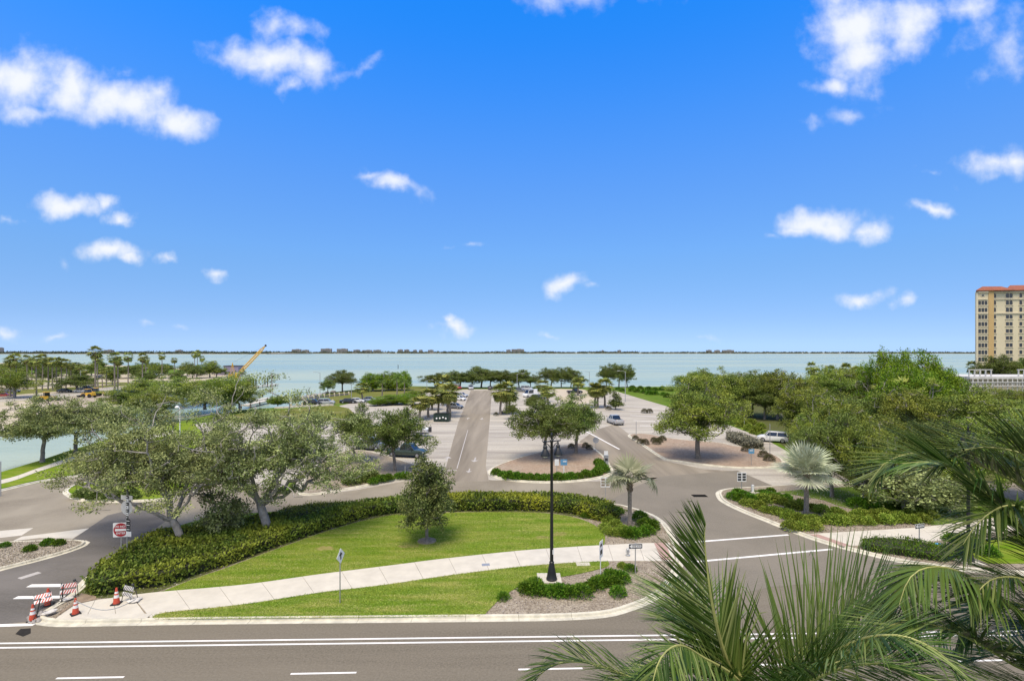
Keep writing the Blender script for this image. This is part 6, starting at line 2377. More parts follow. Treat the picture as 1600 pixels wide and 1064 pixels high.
car('suv', 'black', 842, 625, -20, 'dark car tucked beside the white van')
car('sedan', 'grey', 813, 612, -20, 'grey car in the far row behind the van')
car('suv', 'silver', 823, 609.5, -20, 'silver car in the far row nearest the shore')
car('sedan', 'black', 939, 617, 5, 'black car by the palm trio in the pale car park')
car('sedan', 'white', 213, 599, 5, 'white car crossing the shore park')
car('sedan', 'white', 128, 613, 10, 'white car near the flat-topped park tree')
car('pickup', 'black', 134, 610, 5, 'black truck under the flat-topped park tree')
car('sedan', 'black', 101, 613, 5, 'dark car on the park road')
car('suv', 'white', 250, 587, 0, 'white vehicle among the far park trees')
car('sedan', 'white', 242, 587.5, 0, 'second white vehicle among the far park trees')
car('sedan', 'red', 5, 620, 30, 'red car at the edge of the park car park')
car('sedan', 'grey', 20, 613, 0, 'grey car parked under the edge tree of the park')
car('suv', 'black', 156, 592, 0, 'dark vehicle far back among the palms')

# boats on trailers behind the leaning oak


def boat(px, py, rz, label, L_=7.0):
    o = empty('trailer_boat', G(px, py, 0.01), R(rz))
    tag(o, label, 'boat', 'boats on trailers')
    mb = MB()
    secs = []
    for t in np.linspace(0, 1, 9):
        x = -L_ / 2 + L_ * t
        w = 1.15 * (1 - max(0, (t - 0.45) / 0.55) ** 2.2) + 0.02
        zk = 0.6 + 0.45 * max(0, t - 0.6) ** 1.5 * 3
        zs = 1.35 + 0.3 * t
        secs.append([(x, 0, zk), (x, w * .8, zk + .3), (x, w, zs), (x, -w, zs), (x, -w * .8, zk + .3)])
    loft(mb, secs)
    mb.build('hull', M['boat_white'], o, True)
    mb = MB()
    mb.box((-0.2, 0, 1.85), (1.4, 1.1, 0.7), taper=.8)
    mb.build('console', M['boat_white'], o)
    mb = MB()
    for sx in (-0.9, 0.5):
        for sy in (-.6, .6):
            mb.tube([(sx, sy, 1.5), (sx, sy, 2.9)], 0.03, 4)
    mb.box((-0.2, 0, 2.93), (1.8, 1.5, 0.06))
    mb.build('hard_top', M['boat_white'], o)
    mb = MB()
    mb.box((-0.3, 0, 0.5), (L_ * .9, 0.9, 0.1))
    mb.box((L_ * .55, 0, 0.5), (1.6, 0.12, 0.1))
    mb.build('trailer_frame', M['steel'], o)
    for s_ in (1, -1):
        mb = MB()
        mb.lathe([(.3, -.1), (.32, 0), (.3, .1)], 12, M=Matrix.Translation((-1.2, s_ * 1.0, .32)) @ Matrix.Rotation(R(90), 4, 'X'))
        mb.build('wheel', M['rubber'], o, True)
    mb = MB()
    mb.box((-L_ / 2 - .25, 0, 1.25), (.45, .4, .9))
    mb.build('outboard_motor', M['machine_dark'], o)


boat(600, 682, 172, 'white open boat on a trailer behind the leaning oak')
boat(645, 681, 168, 'second white boat on a trailer behind the leaning oak', 6.0)
boat(590, 692, 170, 'low boat on a trailer nearest the leaning oak', 5.5)

# skips


def skip_box(loc, rz, m, label, sz=(3.6, 1.9, 1.5), group=None, deco=False):
    o = empty('skip', loc, rz)
    tag(o, label, 'skip', group)
    x, y, z = sz
    mb = MB()
    t = 0.06
    mb.box((0, 0, 0.14), (x, y, 0.08))
    for s_ in (1, -1):
        mb.box((0, s_ * (y / 2 - t / 2), z / 2 + .18), (x, t, z))
        mb.box((s_ * (x / 2 - t / 2), 0, z / 2 + .18), (t, y - 2 * t - .004, z))
    mb.build('tub', M[m], o)
    mb = MB()
    for s_ in (1, -1):
        mb.box((0, s_ * (y / 2 + .03), z + .15), (x + .1, .08, .1))
        for k in range(5):
            mb.box((-x / 2 + x * (k + .5) / 5, s_ * (y / 2 + .03), z / 2 + .1), (.08, .05, z - .1))
    mb.build('ribs', M[m], o)
    if deco:
        for k, (dx, dz) in enumerate([(-.9, .75), (-.2, .8), (.5, .95), (1.1, .75)]):
            mb = MB()
            mb.lathe([(.03, 0), (.17, .08), (.2, .2), (.12, .32), (.02, .38)], 8, M=Matrix.Translation((dx, -y / 2 - .07, dz)) @ Matrix.Rotation(R(90), 4, 'X'))
            mb.build('white_bag', M['cone_white'], o, True)
        mb = MB()
        mb.box((0, .1, z + .26), (x * .96, y * .9, .07), rx=R(-6))
        mb.build('lid', M['machine_dark'], o)


skip_box(G(691, 658, 0), R(-6), 'skip_green', 'dark green skip with white marks below the cabbage palms', (3.3, 2.2, 1.5), None, True)
for k, (x, y, rz, lb) in enumerate([(180, 617, 8, 'blue skip outermost in the work yard'), (202, 613, 8, 'blue skip behind in the middle of the yard'), (201, 618, 8, 'blue skip in front in the middle of the yard'), (213, 612, 60, 'blue skip turned end-on nearest the mangroves'), (190, 616, 8, 'blue skip between the outermost and the middle ones')]):
    skip_box(G(x, y, 0), R(rz), 'blue_box', lb, (2.7, 1.7, 1.35), 'blue skips in the yard')


# loader / excavator
def loader(px, py, rz, label):
    o = empty('loader', G(px, py, 0.01), R(rz))
    tag(o, label, 'loader', 'yellow machines in the yard')
    mb = MB()
    mb.box((-0.6, 0, 1.15), (2.6, 1.6, 0.9), taper=.9)
    mb.build('body', M['yellow'], o)
    mb = MB()
    mb.box((0.4, 0, 2.1), (1.3, 1.4, 1.2), taper=.88)
    mb.build('cab', M['car_glass'], o)
    mb = MB()
    mb.box((0.4, 0, 2.75), (1.4, 1.5, .1))
    mb.build('cab_roof', M['yellow'], o)
    mb = MB()
    for s_ in (1, -1):
        mb.tube([(0.9, s_ * .5, 1.5), (2.2, s_ * .5, 1.3), (2.9, s_ * .5, .6)], .12, 6)
    mb.build('boom_arms', M['yellow'], o)
    mb = MB()
    mb.prism([(0, -1.1), (.7, -1.1), (.7, 1.1), (0, 1.1)], .15, .75)
    mb.build('bucket', M['machine_dark'], o, loc=(2.7, 0, 0))
    for x in (-1.2, 1.1):
        for s_ in (1, -1):
            mb = MB()
            mb.lathe([(.55, -.2), (.65, -.1), (.65, .1), (.55, .2)], 14, M=Matrix.Translation((x, s_ * .95, .65)) @ Matrix.Rotation(R(90), 4, 'X'))
            mb.build('wheel', M['rubber'], o, True)


loader(148, 619, 20, 'yellow wheel loader in the work yard, nearest the skips')
loader(139, 621, 170, 'yellow loader facing the other way in the work yard')
loader(70, 627, 60, 'yellow machine half hidden by the inlet oaks')

# ------------------------------------------------------------------ basin: docks, piles, seawall, crane, lavender building


def timber_dock(name, a, b, w, z, label, planks=True):
    d = b - a
    L_ = d.length
    o = empty(name, (a.x, a.y, 0), math.atan2(d.y, d.x))
    tag(o, label, 'dock')
    mb = MB()
    mb.box((L_ / 2, 0, z), (L_, w, 0.35))
    mb.build('deck', M['concrete'], o)
    for k in range(int(L_ / 6) + 1):
        for s_ in (1, -1):
            mb = MB()
            mb.lathe([(.16, -3), (.16, z + .3), (.1, z + .4)], 7, c=(min(k * 6 + .5, L_ - .3), s_ * (w / 2 + .17), 0))
            mb.build('pile', M['dark_timber'], o, True)
    return o


timber_dock('long_dock', G(385, 606, -0.4), G(433, 601, -0.4), 2.0, -0.3, 'long pale finger dock reaching out from the mangroves')
for k, (x, b, t, lb) in enumerate([(396, 606, 593, 'first tall pile at the long dock'), (400, 605, 592, 'second tall pile at the long dock'), (414, 603, 591.5, 'third tall pile at the long dock'), (418, 602, 591, 'last tall pile at the long dock'), (410, 620, 616, 'pile by the boat ramp dock'), (447, 622, 617, 'pile beyond the round bush'), (460, 621, 616, 'pile at the seawall end'), (575, 558, 554, 'channel marker far out in the bay'), (622, 576, 570, 'channel marker beyond the clump trees')]):
    z0 = -1.0
    g = G(x, b, z0)
    top = 15 - (t - HY) * g.y / F
    mb = MB()
    mb.lathe([(.28, -4), (.28, top), (.2, top + .1)], 8)
    tag(mb.build('mooring_pile', M['dark_timber'], None, True, (g.x, g.y, 0)), lb, 'pile', 'mooring piles')
timber_dock('ramp_dock', G(383, 634, -0.2), G(418, 626, -0.2), 2.2, -0.1, 'grey boat ramp dock with rails beside the mangroves')
timber_dock('ramp_dock', G(395, 627, -0.2), G(420, 622.5, -0.2), 2.0, -0.1, 'second boat ramp dock farther into the basin')
# seawall with panels and posts
o = empty('seawall', (0, 0, 0))
tag(o, 'beige concrete seawall with regular posts along the basin', 'seawall')
ln = resample([G(455, 635.5), G(520, 629)], n=9)
for a, b_ in zip(ln[:-1], ln[1:]):
    d = b_ - a
    mb = MB()
    mb.box(((a.x + b_.x) / 2, (a.y + b_.y) / 2, -0.05), (d.length - .5, 0.25, 0.7), rz=math.atan2(d.y, d.x))
    mb.build('wall_panel', M['dirty_concrete'], o)
for a in ln:
    mb = MB()
    mb.box((a.x, a.y, 0.25), (0.45, 0.4, 1.3))
    mb.build('post', M['stone_trim'], o)
o = empty('seawall', (0, 0, 0))
tag(o, 'far seawall with posts on the other side of the boat basin', 'seawall')
ln = resample([G(455, 626), G(505, 621), G(545, 617)], n=12)
for a, b_ in zip(ln[:-1], ln[1:]):
    d = b_ - a
    mb = MB()
    mb.box(((a.x + b_.x) / 2, (a.y + b_.y) / 2, 0.15), (d.length - .5, 0.25, 1.0), rz=math.atan2(d.y, d.x))
    mb.build('wall_panel', M['timber'], o)
for a in ln:
    mb = MB()
    mb.box((a.x, a.y, 0.35), (0.4, 0.35, 1.6))
    mb.build('post', M['stone_trim'], o)
o = empty('boat_ramp_kerb')
tag(o, 'pale row of concrete blocks at the edge of the yellow-green field', 'kerb blocks')
for a in resample([G(436, 638), G(515, 633.5)], n=11):
    mb = MB()
    mb.box((a.x, a.y, 0.2), (2.4, 0.5, 0.4), taper=.9)
    mb.build('block', M['concrete'], o)
# slanting davit
g = G(477, 622, 0)
mb = MB()
mb.tube([(0, 0, 0), (1.6, 0, 3.6)], [.14, .1], 6)
mb.box((0, 0, .3), (.7, .7, .6))
tag(mb.build('davit', M['grey_paint'], None, False, g), 'slanting grey davit post beside the far seawall', 'davit')
oak_at(434, 634, 619, 32, 'round bright green bush at the basin edge', FICUS[0], None, 2, ww=17.5, hh=12.5, name='basin_bush')
for k, (x, y) in enumerate(along([(478, 621), (505, 616), (520, 613)], 16, 3)):
    mb = MB()
    s_ = random.uniform(.5, 1.1)
    mb.lathe([(s_ * .7, -s_ * .2), (s_, s_ * .2), (s_ * .8, s_ * .5), (s_ * .3, s_ * .75)], 7)
    tag(mb.build('shore_rock', M['rock'], None, False, G(x, y, 0), (random.uniform(-.3, .3), random.uniform(-.3, .3), random.uniform(0, 6))), 'grey-brown boulder on the rocky point below the lone oak', 'rock', 'boulders on the point')
# crane
g = G(367, 599, -0.8)
Yc = g.y
o = empty('barge_crane', (g.x, g.y, 0))
tag(o, 'yellow lattice-boom crane on the water behind the mangroves', 'crane')
mb = MB()
mb.box((0, 0, -0.5), (13, 7, 1.6))
mb.build('barge', M['machine_dark'], o)
mb = MB()
mb.box((-0.3, 0, 2.6), (5.0, 3.0, 2.2), taper=.92)
mb.box((1.6, -1.2, 3.2), (1.4, 1.2, 2.6), taper=.9)
mb.build('house', M['yellow'], o)
mb = MB()
mb.lathe([(1.6, .3), (1.6, 1.5)], 14)
mb.build('turntable', M['machine_dark'], o, True)
pa = Vector((1.2, 0, 3.2))
pb = P(415, 540, Yc) - Vector((g.x, g.y, 0))
mb = MB()
d = (pb - pa)
L_ = d.length
u_ = d.normalized()
s_ = Vector((0, 1, 0))
t_ = u_.cross(s_)
n = 16
for a in (1, -1):
    for b_ in (1, -1):
        mb.tube([pa, pa + u_ * 2.5 + s_ * a * .55 + t_ * b_ * .55, pa + u_ * (L_ - 3) + s_ * a * .5 + t_ * b_ * .5, pb], .15, 4)
for k in range(n):
    p0 = pa + u_ * (2.5 + (L_ - 5.5) * k / n)
    p1 = pa + u_ * (2.5 + (L_ - 5.5) * (k + 1) / n)
    for a in (1, -1):
        mb.tube([p0 + s_ * a * .5 + t_ * .5, p1 + s_ * a * .5 - t_ * .5], .09, 4)
        mb.tube([p0 + s_ * .5 + t_ * a * .5, p1 - s_ * .5 + t_ * a * .5], .09, 4)
mb.build('boom', mat('boom_yellow', (0.72, 0.45, 0.08), 0.6), o)
mb = MB()
mb.lathe([(.5, -.2), (.6, 0), (.5, .2)], 10, M=Matrix.Translation(pb) @ Matrix.Rotation(R(90), 4, 'X'))
mb.build('sheave_head', M['machine_dark'], o, True)
mb = MB()
mast = Vector((-1.2, 0, 9.5))
for a in (1, -1):
    mb.tube([(-0.2, a * .9, 3.6), mast], .1, 5)
    mb.tube([(-2.2, a * .9, 3.6), mast], .08, 5)
mb.build('mast', M['yellow'], o)
mb = MB()
mb.tube([mast, pb], .03, 4)
mb.build('boom_cable', M['machine_dark'], o)
# lavender building
g0 = P(351, 583, 330)
o = empty('harbour_building', (g0.x + 6, 330, 0))
tag(o, 'lavender-grey flat-roofed building at the park shore behind the crane', 'building')
mb = MB()
mb.box((0, 0, 2.9), (9.5, 7, 5.8))
mb.build('wall', M['lavender'], o)
mb = MB()
mb.box((0, 0, 5.95), (10.1, 7.6, .3))
mb.build('roof', M['machine_dark'], o)
mb = MB()
mb.box((-7.5, 0, 1.6), (5.5, 6, 3.2))
mb.build('wing', M['lavender'], o)
for k in range(4):
    mb = MB()
    mb.box((-3.4 + k * 2.2, -3.52, 1.4), (1.1, .1, 1.6))
    mb.build('window', M['window_glass'], o)

# ------------------------------------------------------------------ hotel


def hotel():
    Yh = 232.0
    k = Yh / F
    x0 = (1526 - 800) * k
    z0 = 1.0
    ztop = 15 + (HY - 455) * k
    Wd = 46.0
    rz = R(-7)
    o = empty('hotel', (x0, Yh, 0), rz)
    tag(o, 'tall cream hotel tower with red tiled roof and rows of dark windows', 'hotel')
    ztl = ztop
    # main body is a wedge so that its side runs away from us
    bay_w = 6.3
    mb = MB()
    mb.prism([(bay_w, 0.9), (Wd, 0.9), (Wd, 24), (bay_w + 18, 24), (bay_w, 6)], z0, ztl)
    mb.build('wall', M['cream_wall'], o)
    mb = MB()
    mb.prism([(0, 0), (bay_w - 1.5, 0), (bay_w - 1.5, 6), (6.5, 9)], z0, ztl)
    mb.build('bay_tower', M['cream_wall'], o)
    mb = MB()
    mb.prism([(bay_w - 1.5 + .003, -0.25), (bay_w + .6, -0.25), (bay_w + .6, 5), (bay_w - 1.5 + .003, 5)], z0, ztl + .01)
    mb.build('tan_pier', M['tan_wall'], o)
    mb = MB()
    mb.prism([(-.35, -.3), (0.35, -.3), (0.35, -.003), (-.003, .3), (-.35, .4)], z0, ztl - .5)
    mb.build('corner_pier', M['stone_trim'], o)
    fl = 3.19
    nz_ = int((ztl - z0) / fl)
    # cornice bands
    for (zz, hh, dp) in ((ztl - 3.72, .4, .35), (ztl - 10.05, .5, .4), (ztl - .5, .6, .6), (z0 + 8.0, .5, .4)):
        mb = MB()
        mb.box((Wd / 2 + bay_w / 2 + .3, .9 - dp / 2, zz), (Wd - bay_w - .6, dp, hh))
        mb.build('cornice', M['stone_trim'], o)
        mb = MB()
        mb.box((bay_w / 2 - .75, -dp / 2, zz + .002), (bay_w - 2.2, dp, hh))
        mb.build('cornice', M['stone_trim'], o)

    def win_mesh(w, h, arch, cols):
        mb = MB()
        t = .14
        mb.box((0, -.06, -h / 2), (w + 2 * t, .2, t))
        for i in range(cols + 1):
            mb.box((-w / 2 + w * i / cols, -.05, 0), (t, .16, h - t - .01))
        mb.box((0, -.05, h / 2), (w + 2 * t, .16, t))
        mb.box((0, -.1, -h / 2 - .22), (w + .5, .34, .2))
        fr = mb.mesh('window_frame', M['stone_trim'])
        mb = MB()
        for i in range(cols):
            cx = -w / 2 + w * (i + .5) / cols
            pw = w / cols - t
            n = 9
            poly = [(cx - pw / 2, -h / 2), (cx + pw / 2, -h / 2)]
            if arch:
                hh = h / 2 - pw / 2
                poly += [(cx + pw / 2 * math.cos(PI * j / n), hh + pw / 2 * math.sin(PI * j / n)) for j in range(n + 1)]
            else:
                poly += [(cx + pw / 2, h / 2), (cx - pw / 2, h / 2)]
            mb.add([(x, -.02, z) for x, z in poly], [tuple(range(len(poly)))])
        return fr, mb.mesh('pane', M['window_glass'])
    W3 = win_mesh(3.9, 2.0, False, 3)
    W1 = win_mesh(1.35, 1.85, False, 1)
    W1a = win_mesh(1.35, 2.1, True, 1)
    W2 = win_mesh(2.9, 1.85, False, 2)
    W2a = win_mesh(2.9, 2.15, True, 2)

    def place(wm, x, y, z):
        f = link('window', wm[0], o, (x, y, z))
        link('pane', wm[1], f)
    top = ztl - 2.1
    for j in range(12):
        z = top - j * 3.19
        if z < z0 + 2:
            break
        if j > 0:
            place(W3, 2.45, -.003, z - .1)
        place(W1a if j < 3 else W1, 7.9, .897, z)
        for x in (13.9, 28.5, 36.0):
            place(W2a if j < 3 else W2, x, .897, z)
        for x in (18.6, 24.0):
            place(W1a if j < 3 else W1, x, .897, z)
        place(W2, 21.2, .897, z)
    mb = MB()
    mb.lathe([(1.0, 0), (1.0, .12)], 20, M=Matrix.Translation((2.45, -.0, top + .1)) @ Matrix.Diagonal((1, 1, .65, 1)) @ Matrix.Rotation(R(90), 4, 'X'))
    mb.build('oval_window', M['stone_trim'], o)
    mb = MB()
    mb.lathe([(.6, 0), (.6, .15)], 20, M=Matrix.Translation((2.45, -.0, top + .1)) @ Matrix.Diagonal((1, 1, .65, 1)) @ Matrix.Rotation(R(90), 4, 'X'))
    mb.build('oval_pane', M['window_glass'], o)
    # roof: hips
    mb = MB()
    e = 0.85

    def hip(ev, ridge, z, h_):
        """Hipped roof over a four-cornered eave, ridge between two points."""
        vs = [(x, y, z) for x, y in ev] + [(x, y, z + h_) for x, y in ridge] + [(x, y, z - .3) for x, y in ev]
        mb.add(vs, [(0, 1, 5, 4), (1, 2, 5), (2, 3, 4, 5), (3, 0, 4), (7, 6, 9, 8), (6, 7, 1, 0), (7, 8, 2, 1), (8, 9, 3, 2), (9, 6, 0, 3)])
    hip([(-.9, -.9), (15, -.9), (19, 10), (6.4, 9.6)], [(5.2, 4.0), (13.5, 4.6)], ztl + .31, 2.2)
    hip([(12, -.3), (Wd + 1, -.3), (Wd + 1, 24), (27, 24)], [(22, 11), (Wd - 9, 11)], ztl + .3, 3.4)
    mb.build('roof', M['roof_tile'], o)
    # white terrace with colonnade in front
    t = empty('terrace', (0, 0, 0))
    tag(t, 'white pergola terrace of columns and railings at the foot of the hotel', 'terrace')
    Yt = 176.0
    kt = Yt / F
    xa = (1516 - 800) * kt
    zt = 15 - (588.5 - HY) * kt
    mb = MB()
    mb.box((xa + 30, Yt + 9, zt - .4), (60, 18, .8))
    mb.build('deck', M['white_wall'], t)
    mb = MB()
    mb.box((xa + 30.2, Yt + 9.5, (zt - .8) / 2 - .01), (59.4, 16.4, zt - .82))
    mb.build('podium_wall', M['stone_trim'], t)
    zb = zt + 2.2
    for i in range(19):
        if 5 <= i <= 8:
            continue
        mb = MB()
        mb.box((xa + .5 + i * 1.9, Yt + 1, zt + 1.1), (.32, .32, 2.2))
        mb.build('column', M['white_wall'], t)
    for (i0, i1) in ((0, 4), (9, 18)):
        mb = MB()
        mb.box((xa + .5 + (i0 + i1) / 2 * 1.9, Yt + 1, zb + .15), ((i1 - i0) * 1.9 + .8, .4, .3))
        mb.build('beam', M['white_wall'], t)
    for i in range(22):
        mb = MB()
        mb.box((xa + .8 + i * 1.7, Yt - .12, zt / 2 - .4), (.28, .2, zt - .9))
        mb.build('pilaster', M['white_wall'], t)
    for zz in (zt - 1.9, zt - 3.2):
        mb = MB()
        mb.box((xa + 19, Yt - .3, zz), (38, .25, .25))
        mb.build('rail', M['white_wall'], t)
    for i in range(40):
        mb = MB()
        mb.box((xa + .5 + i * .95, Yt - .3, zt - 2.55), (.1, .1, 1.02))
        mb.build('baluster', M['white_wall'], t)


hotel()

# ------------------------------------------------------------------ far shore
rng = np.random.default_rng(31)
Yf = 4000.0


def shore_x(px, Y):
    return (px - 800) * Y / F


fs = MB()
for (xa, xb, Y, z1) in ((-400, 420, 3300, 1.2), (380, 2400, 4000, 1.2)):
    xs = np.linspace(xa, xb, 60)
    vs = []
    for x in xs:
        vs.append((shore_x(x, Y), Y + 30 * math.sin(x * .07), z1))
    for x in xs:
        vs.append((shore_x(x, Y), Y + 900, z1 + 2))
    for x in xs:
        vs.append((shore_x(x, Y), Y + 30 * math.sin(x * .07), -2))
    n = len(xs)
    q = []
    for i in range(n - 1):
        q += [(i, i + 1, n + i + 1, n + i), (2 * n + i, 2 * n + i + 1, i + 1, i)]
    fs.add(vs, q)
tag(fs.build('far_shore', M['sand']), 'low far shore across the bay', kind='structure')
# wooded line: lumpy masses of crown faces
pos, size = [], []
for i in range(2600):
    px = rng.uniform(-420, 2400)
    Y = 3320 if px < 400 else 4020
    hgt = 9 + 6 * (0.5 + 0.5 * math.sin(px * .11 + 2 * math.sin(px * .031))) + rng.uniform(0, 5)
    if px > 1000:
        hgt *= 0.72
    if px < 400:
        hgt *= 0.95
    c = np.array([shore_x(px, Y), Y + rng.uniform(0, 260), 0])
    k = 26
    d = unit(rng.normal(size=(k, 3)))
    d[:, 2] = np.abs(d[:, 2])
    pos.append(c + d * np.array([hgt * 1.3, hgt * 1.3, hgt]) * rng.uniform(.7, 1, (k, 1)))
pos = np.concatenate(pos)
V, q = leaf_geo(pos, unit(rng.normal(size=pos.shape) + [0, 0, .4]), rng, 7.5, .8, up=.5)
o = link('far_woods', np_mesh('far_woods', V, [q], M['far_trees']))
tag(o, 'dark line of trees along the far shore', kind='stuff')
random.seed(17)
cond = [(457, 470, 545.8), (473, 482, 546.8), (502, 518, 544.8), (527, 543, 545), (553, 562, 546.6), (567, 581, 547), (584, 595, 546.8), (622, 629, 546.2), (632, 639, 546.3), (646, 651, 546.8), (655, 660, 546.8), (669, 677, 546.8), (791, 798, 546.4), (799, 819, 545.6), (940, 943, 547.4), (965, 970, 547.2), (1104, 1111, 547), (1117, 1124, 547.2), (1129, 1146, 547), (0, 3, 543.5), (165, 176, 546.8), (276, 284, 547)]
cl = ['wide pale condominium block on the far shore', 'low condominium block on the far shore', 'slab-shaped far condominium with dark window bands']
seg = ['above the finger dock', 'above the boat basin', 'above the lone oak on the point', 'above the clump trees', 'above the parking aisle', 'above the pale car park', 'beyond the big oak', 'beyond the shore park']
for k, (xa, xb, t) in enumerate(cond):
    Y = 3460 if xa < 400 else 4180
    x0, x1 = shore_x(xa, Y), shore_x(xb, Y)
    h = 15 - (t - HY) * Y / F
    o = empty('condominium', ((x0 + x1) / 2, Y, 0))
    xm = (xa + xb) / 2
    s_ = seg[0] if 380 < xm < 475 else seg[1] if xm < 500 and xm > 380 else seg[2] if 500 <= xm < 560 else seg[3] if 560 <= xm < 640 else seg[4] if 640 <= xm < 780 else seg[5] if 780 <= xm < 1010 else seg[6] if xm >= 1010 else seg[7]
    tag(o, cl[k % 3] + ' ' + s_, 'condominium', 'condominiums on the far shore')
    mb = MB()
    mb.box((0, 0, h / 2), (x1 - x0, 30, h))
    mb.build('wall', M['condo'], o)
    nf = max(2, int(h / 5))
    for j in range(nf):
        mb = MB()
        mb.box((0, -15.2, h * (j + .55) / nf), ((x1 - x0) * .92, 1.0, h / nf * .42))
        mb.build('window_band', M['condo_band'], o)
    mb = MB()
    mb.box(((x1 - x0) * .1, 0, h + 1.5), ((x1 - x0) * .3, 18, 3.0))
    mb.build('roof_house', M['condo'], o)

# ------------------------------------------------------------------ coconut palms close in front


def coco_palm(name, centre, fronds, label, budget, seed):
    rng = np.random.default_rng(seed)
    o = empty(name, (0, 0, 0))
    tag(o, label, 'palm tree', 'coconut palms by the building')
    c = Vector(centre)
    mb = MB()
    n = 16
    foot = Vector((c.x + 0.5, c.y - 1.2, 0))
    pts = [foot.lerp(c, t) + Vector((0.5 * math.sin(PI * t), 0, 0)) for t in np.linspace(0, 1, n)]
    mb.tube(pts, [0.24 - 0.08 * t + (0.012 if i % 2 else 0) for i, t in enumerate(np.linspace(0, 1, n))], 12)
    mb.build('trunk', M['palm_bark'], o, True)
    left = budget
    for fr in fronds:
        ctrl = [c] + [Vector(p) for p in fr['pts']]
        cv = resample(catmull(ctrl, 10), n=64)
        tot = sum((cv[i + 1] - cv[i]).length for i in range(len(cv) - 1))
        r0 = fr.get('r', 0.036)
        mb = MB()
        mb.tube(cv[::2] + [cv[-1]], [max(0.004, r0 * (1 - 0.9 * i / 31.0)) for i in range(32)] + [0.003], 6)
        f = mb.build('frond', M['coco_rachis'], o, True)
        nl = int(fr.get('n', 62) * 1.8)
        Lm = fr.get('L', 0.85) * 1.12
        t0 = fr.get('t0', 0.22)
        dih = fr.get('dih', (12, 12))
        ang = fr.get('ang', (68, 28))
        drp = fr.get('droop', (0.35, 0.35))
        roll = fr.get('roll', 0.0)
        SV, SF = [], []
        for i in range(nl):
            for side in (0, 1):
                if rng.uniform() < 0.03:
                    continue
                t = t0 + (1 - t0) * (i + rng.uniform(0.2, 0.8)) / nl
                fi = t * 63
                k = min(int(fi), 62)
                p = cv[k].lerp(cv[k + 1], fi - k)
                T = (cv[min(k + 2, 63)] - cv[max(k - 1, 0)]).normalized()
                Sx = T.cross(Vector((0, 0, 1)))
                if 'S' in fr:
                    Sx = Vector(fr['S'])
                    Sx = Sx - T * Sx.dot(T)
                if Sx.length < 0.15:
                    Sx = Vector((1, 0, 0))
                Sx.normalize()
                Ux = Sx.cross(T).normalized()
                if roll:
                    Rm = Matrix.Rotation(R(roll), 3, T)
                    Sx, Ux = Rm @ Sx, Rm @ Ux
                sgn = 1 if side else -1
                tt = (t - t0) / (1 - t0)
                if side and tt > fr.get('rmax', 2):
                    continue
                a = R(ang[0] + (ang[1] - ang[0]) * tt + rng.normal() * 3)
                b = R(dih[side] + rng.normal() * 6)
                d = T * math.cos(a) + (Sx * sgn * math.cos(b) + Ux * math.sin(b)) * math.sin(a)
                d.normalize()
                prof = 0.55 + 0.45 * math.sin(min(1.0, tt * 1.7) * PI / 2) - fr.get('tip', 0.62) * max(0, tt - 0.55) / 0.45
                L_ = Lm * max(0.22, prof) * rng.uniform(0.88, 1.1)
                dr = drp[side] * rng.uniform(0.6, 1.4)
                w = fr.get('w', 0.0185) * (1.0 - 0.35 * tt)
                # folded blade: three points across, five along
                brk = rng.uniform() < 0.08
                bk = rng.uniform(0.45, 0.75)
                v = []
                q = p.copy()
                dd = d.copy()
                N_ = 5
                for j in range(N_ + 1):
                    s_ = j / N_
                    wd = w * (0.35 + 1.2 * s_ if s_ < 0.35 else 0.77 * (1 - ((s_ - 0.35) / 0.65) ** 1.8) + 0.02)
                    wv = dd.cross(Ux)
                    wv = wv.normalized() if wv.length > 1e-3 else Sx
                    up = wv.cross(dd).normalized()
                    v += [q - wv * wd - up * wd * 0.35, q, q + wv * wd - up * wd * 0.35]
                    q = q + dd * (L_ / N_)
                    g_ = dr * (1.0 / N_) * (1.6 if s_ > 0.5 else 0.8)
                    if brk and abs(s_ - bk) < 0.11:
                        g_ += 0.8
                    dd = (dd + Vector((0, 0, -g_))).normalized()
                fcs = []
                for j in range(N_):
                    fcs += [(3 * j, 3 * j + 1, 3 * j + 4, 3 * j + 3), (3 * j + 1, 3 * j + 2, 3 * j + 5, 3 * j + 4)]
                if left > 0:
                    left -= 1
                    l = MB()
                    l.add(v, fcs)
                    l.build('leaflet', M['coco_leaf'], f)
                else:
                    bs = len(SV)
                    SV += v
                    SF += [tuple(x + bs for x in fc) for fc in fcs]
        if SV:
            l = MB()
            l.v, l.f, l.m = [tuple(x) for x in SV], SF, [0] * len(SF)
            tag(l.build('leaflets', M['coco_leaf'], f), kind='stuff')
    return o


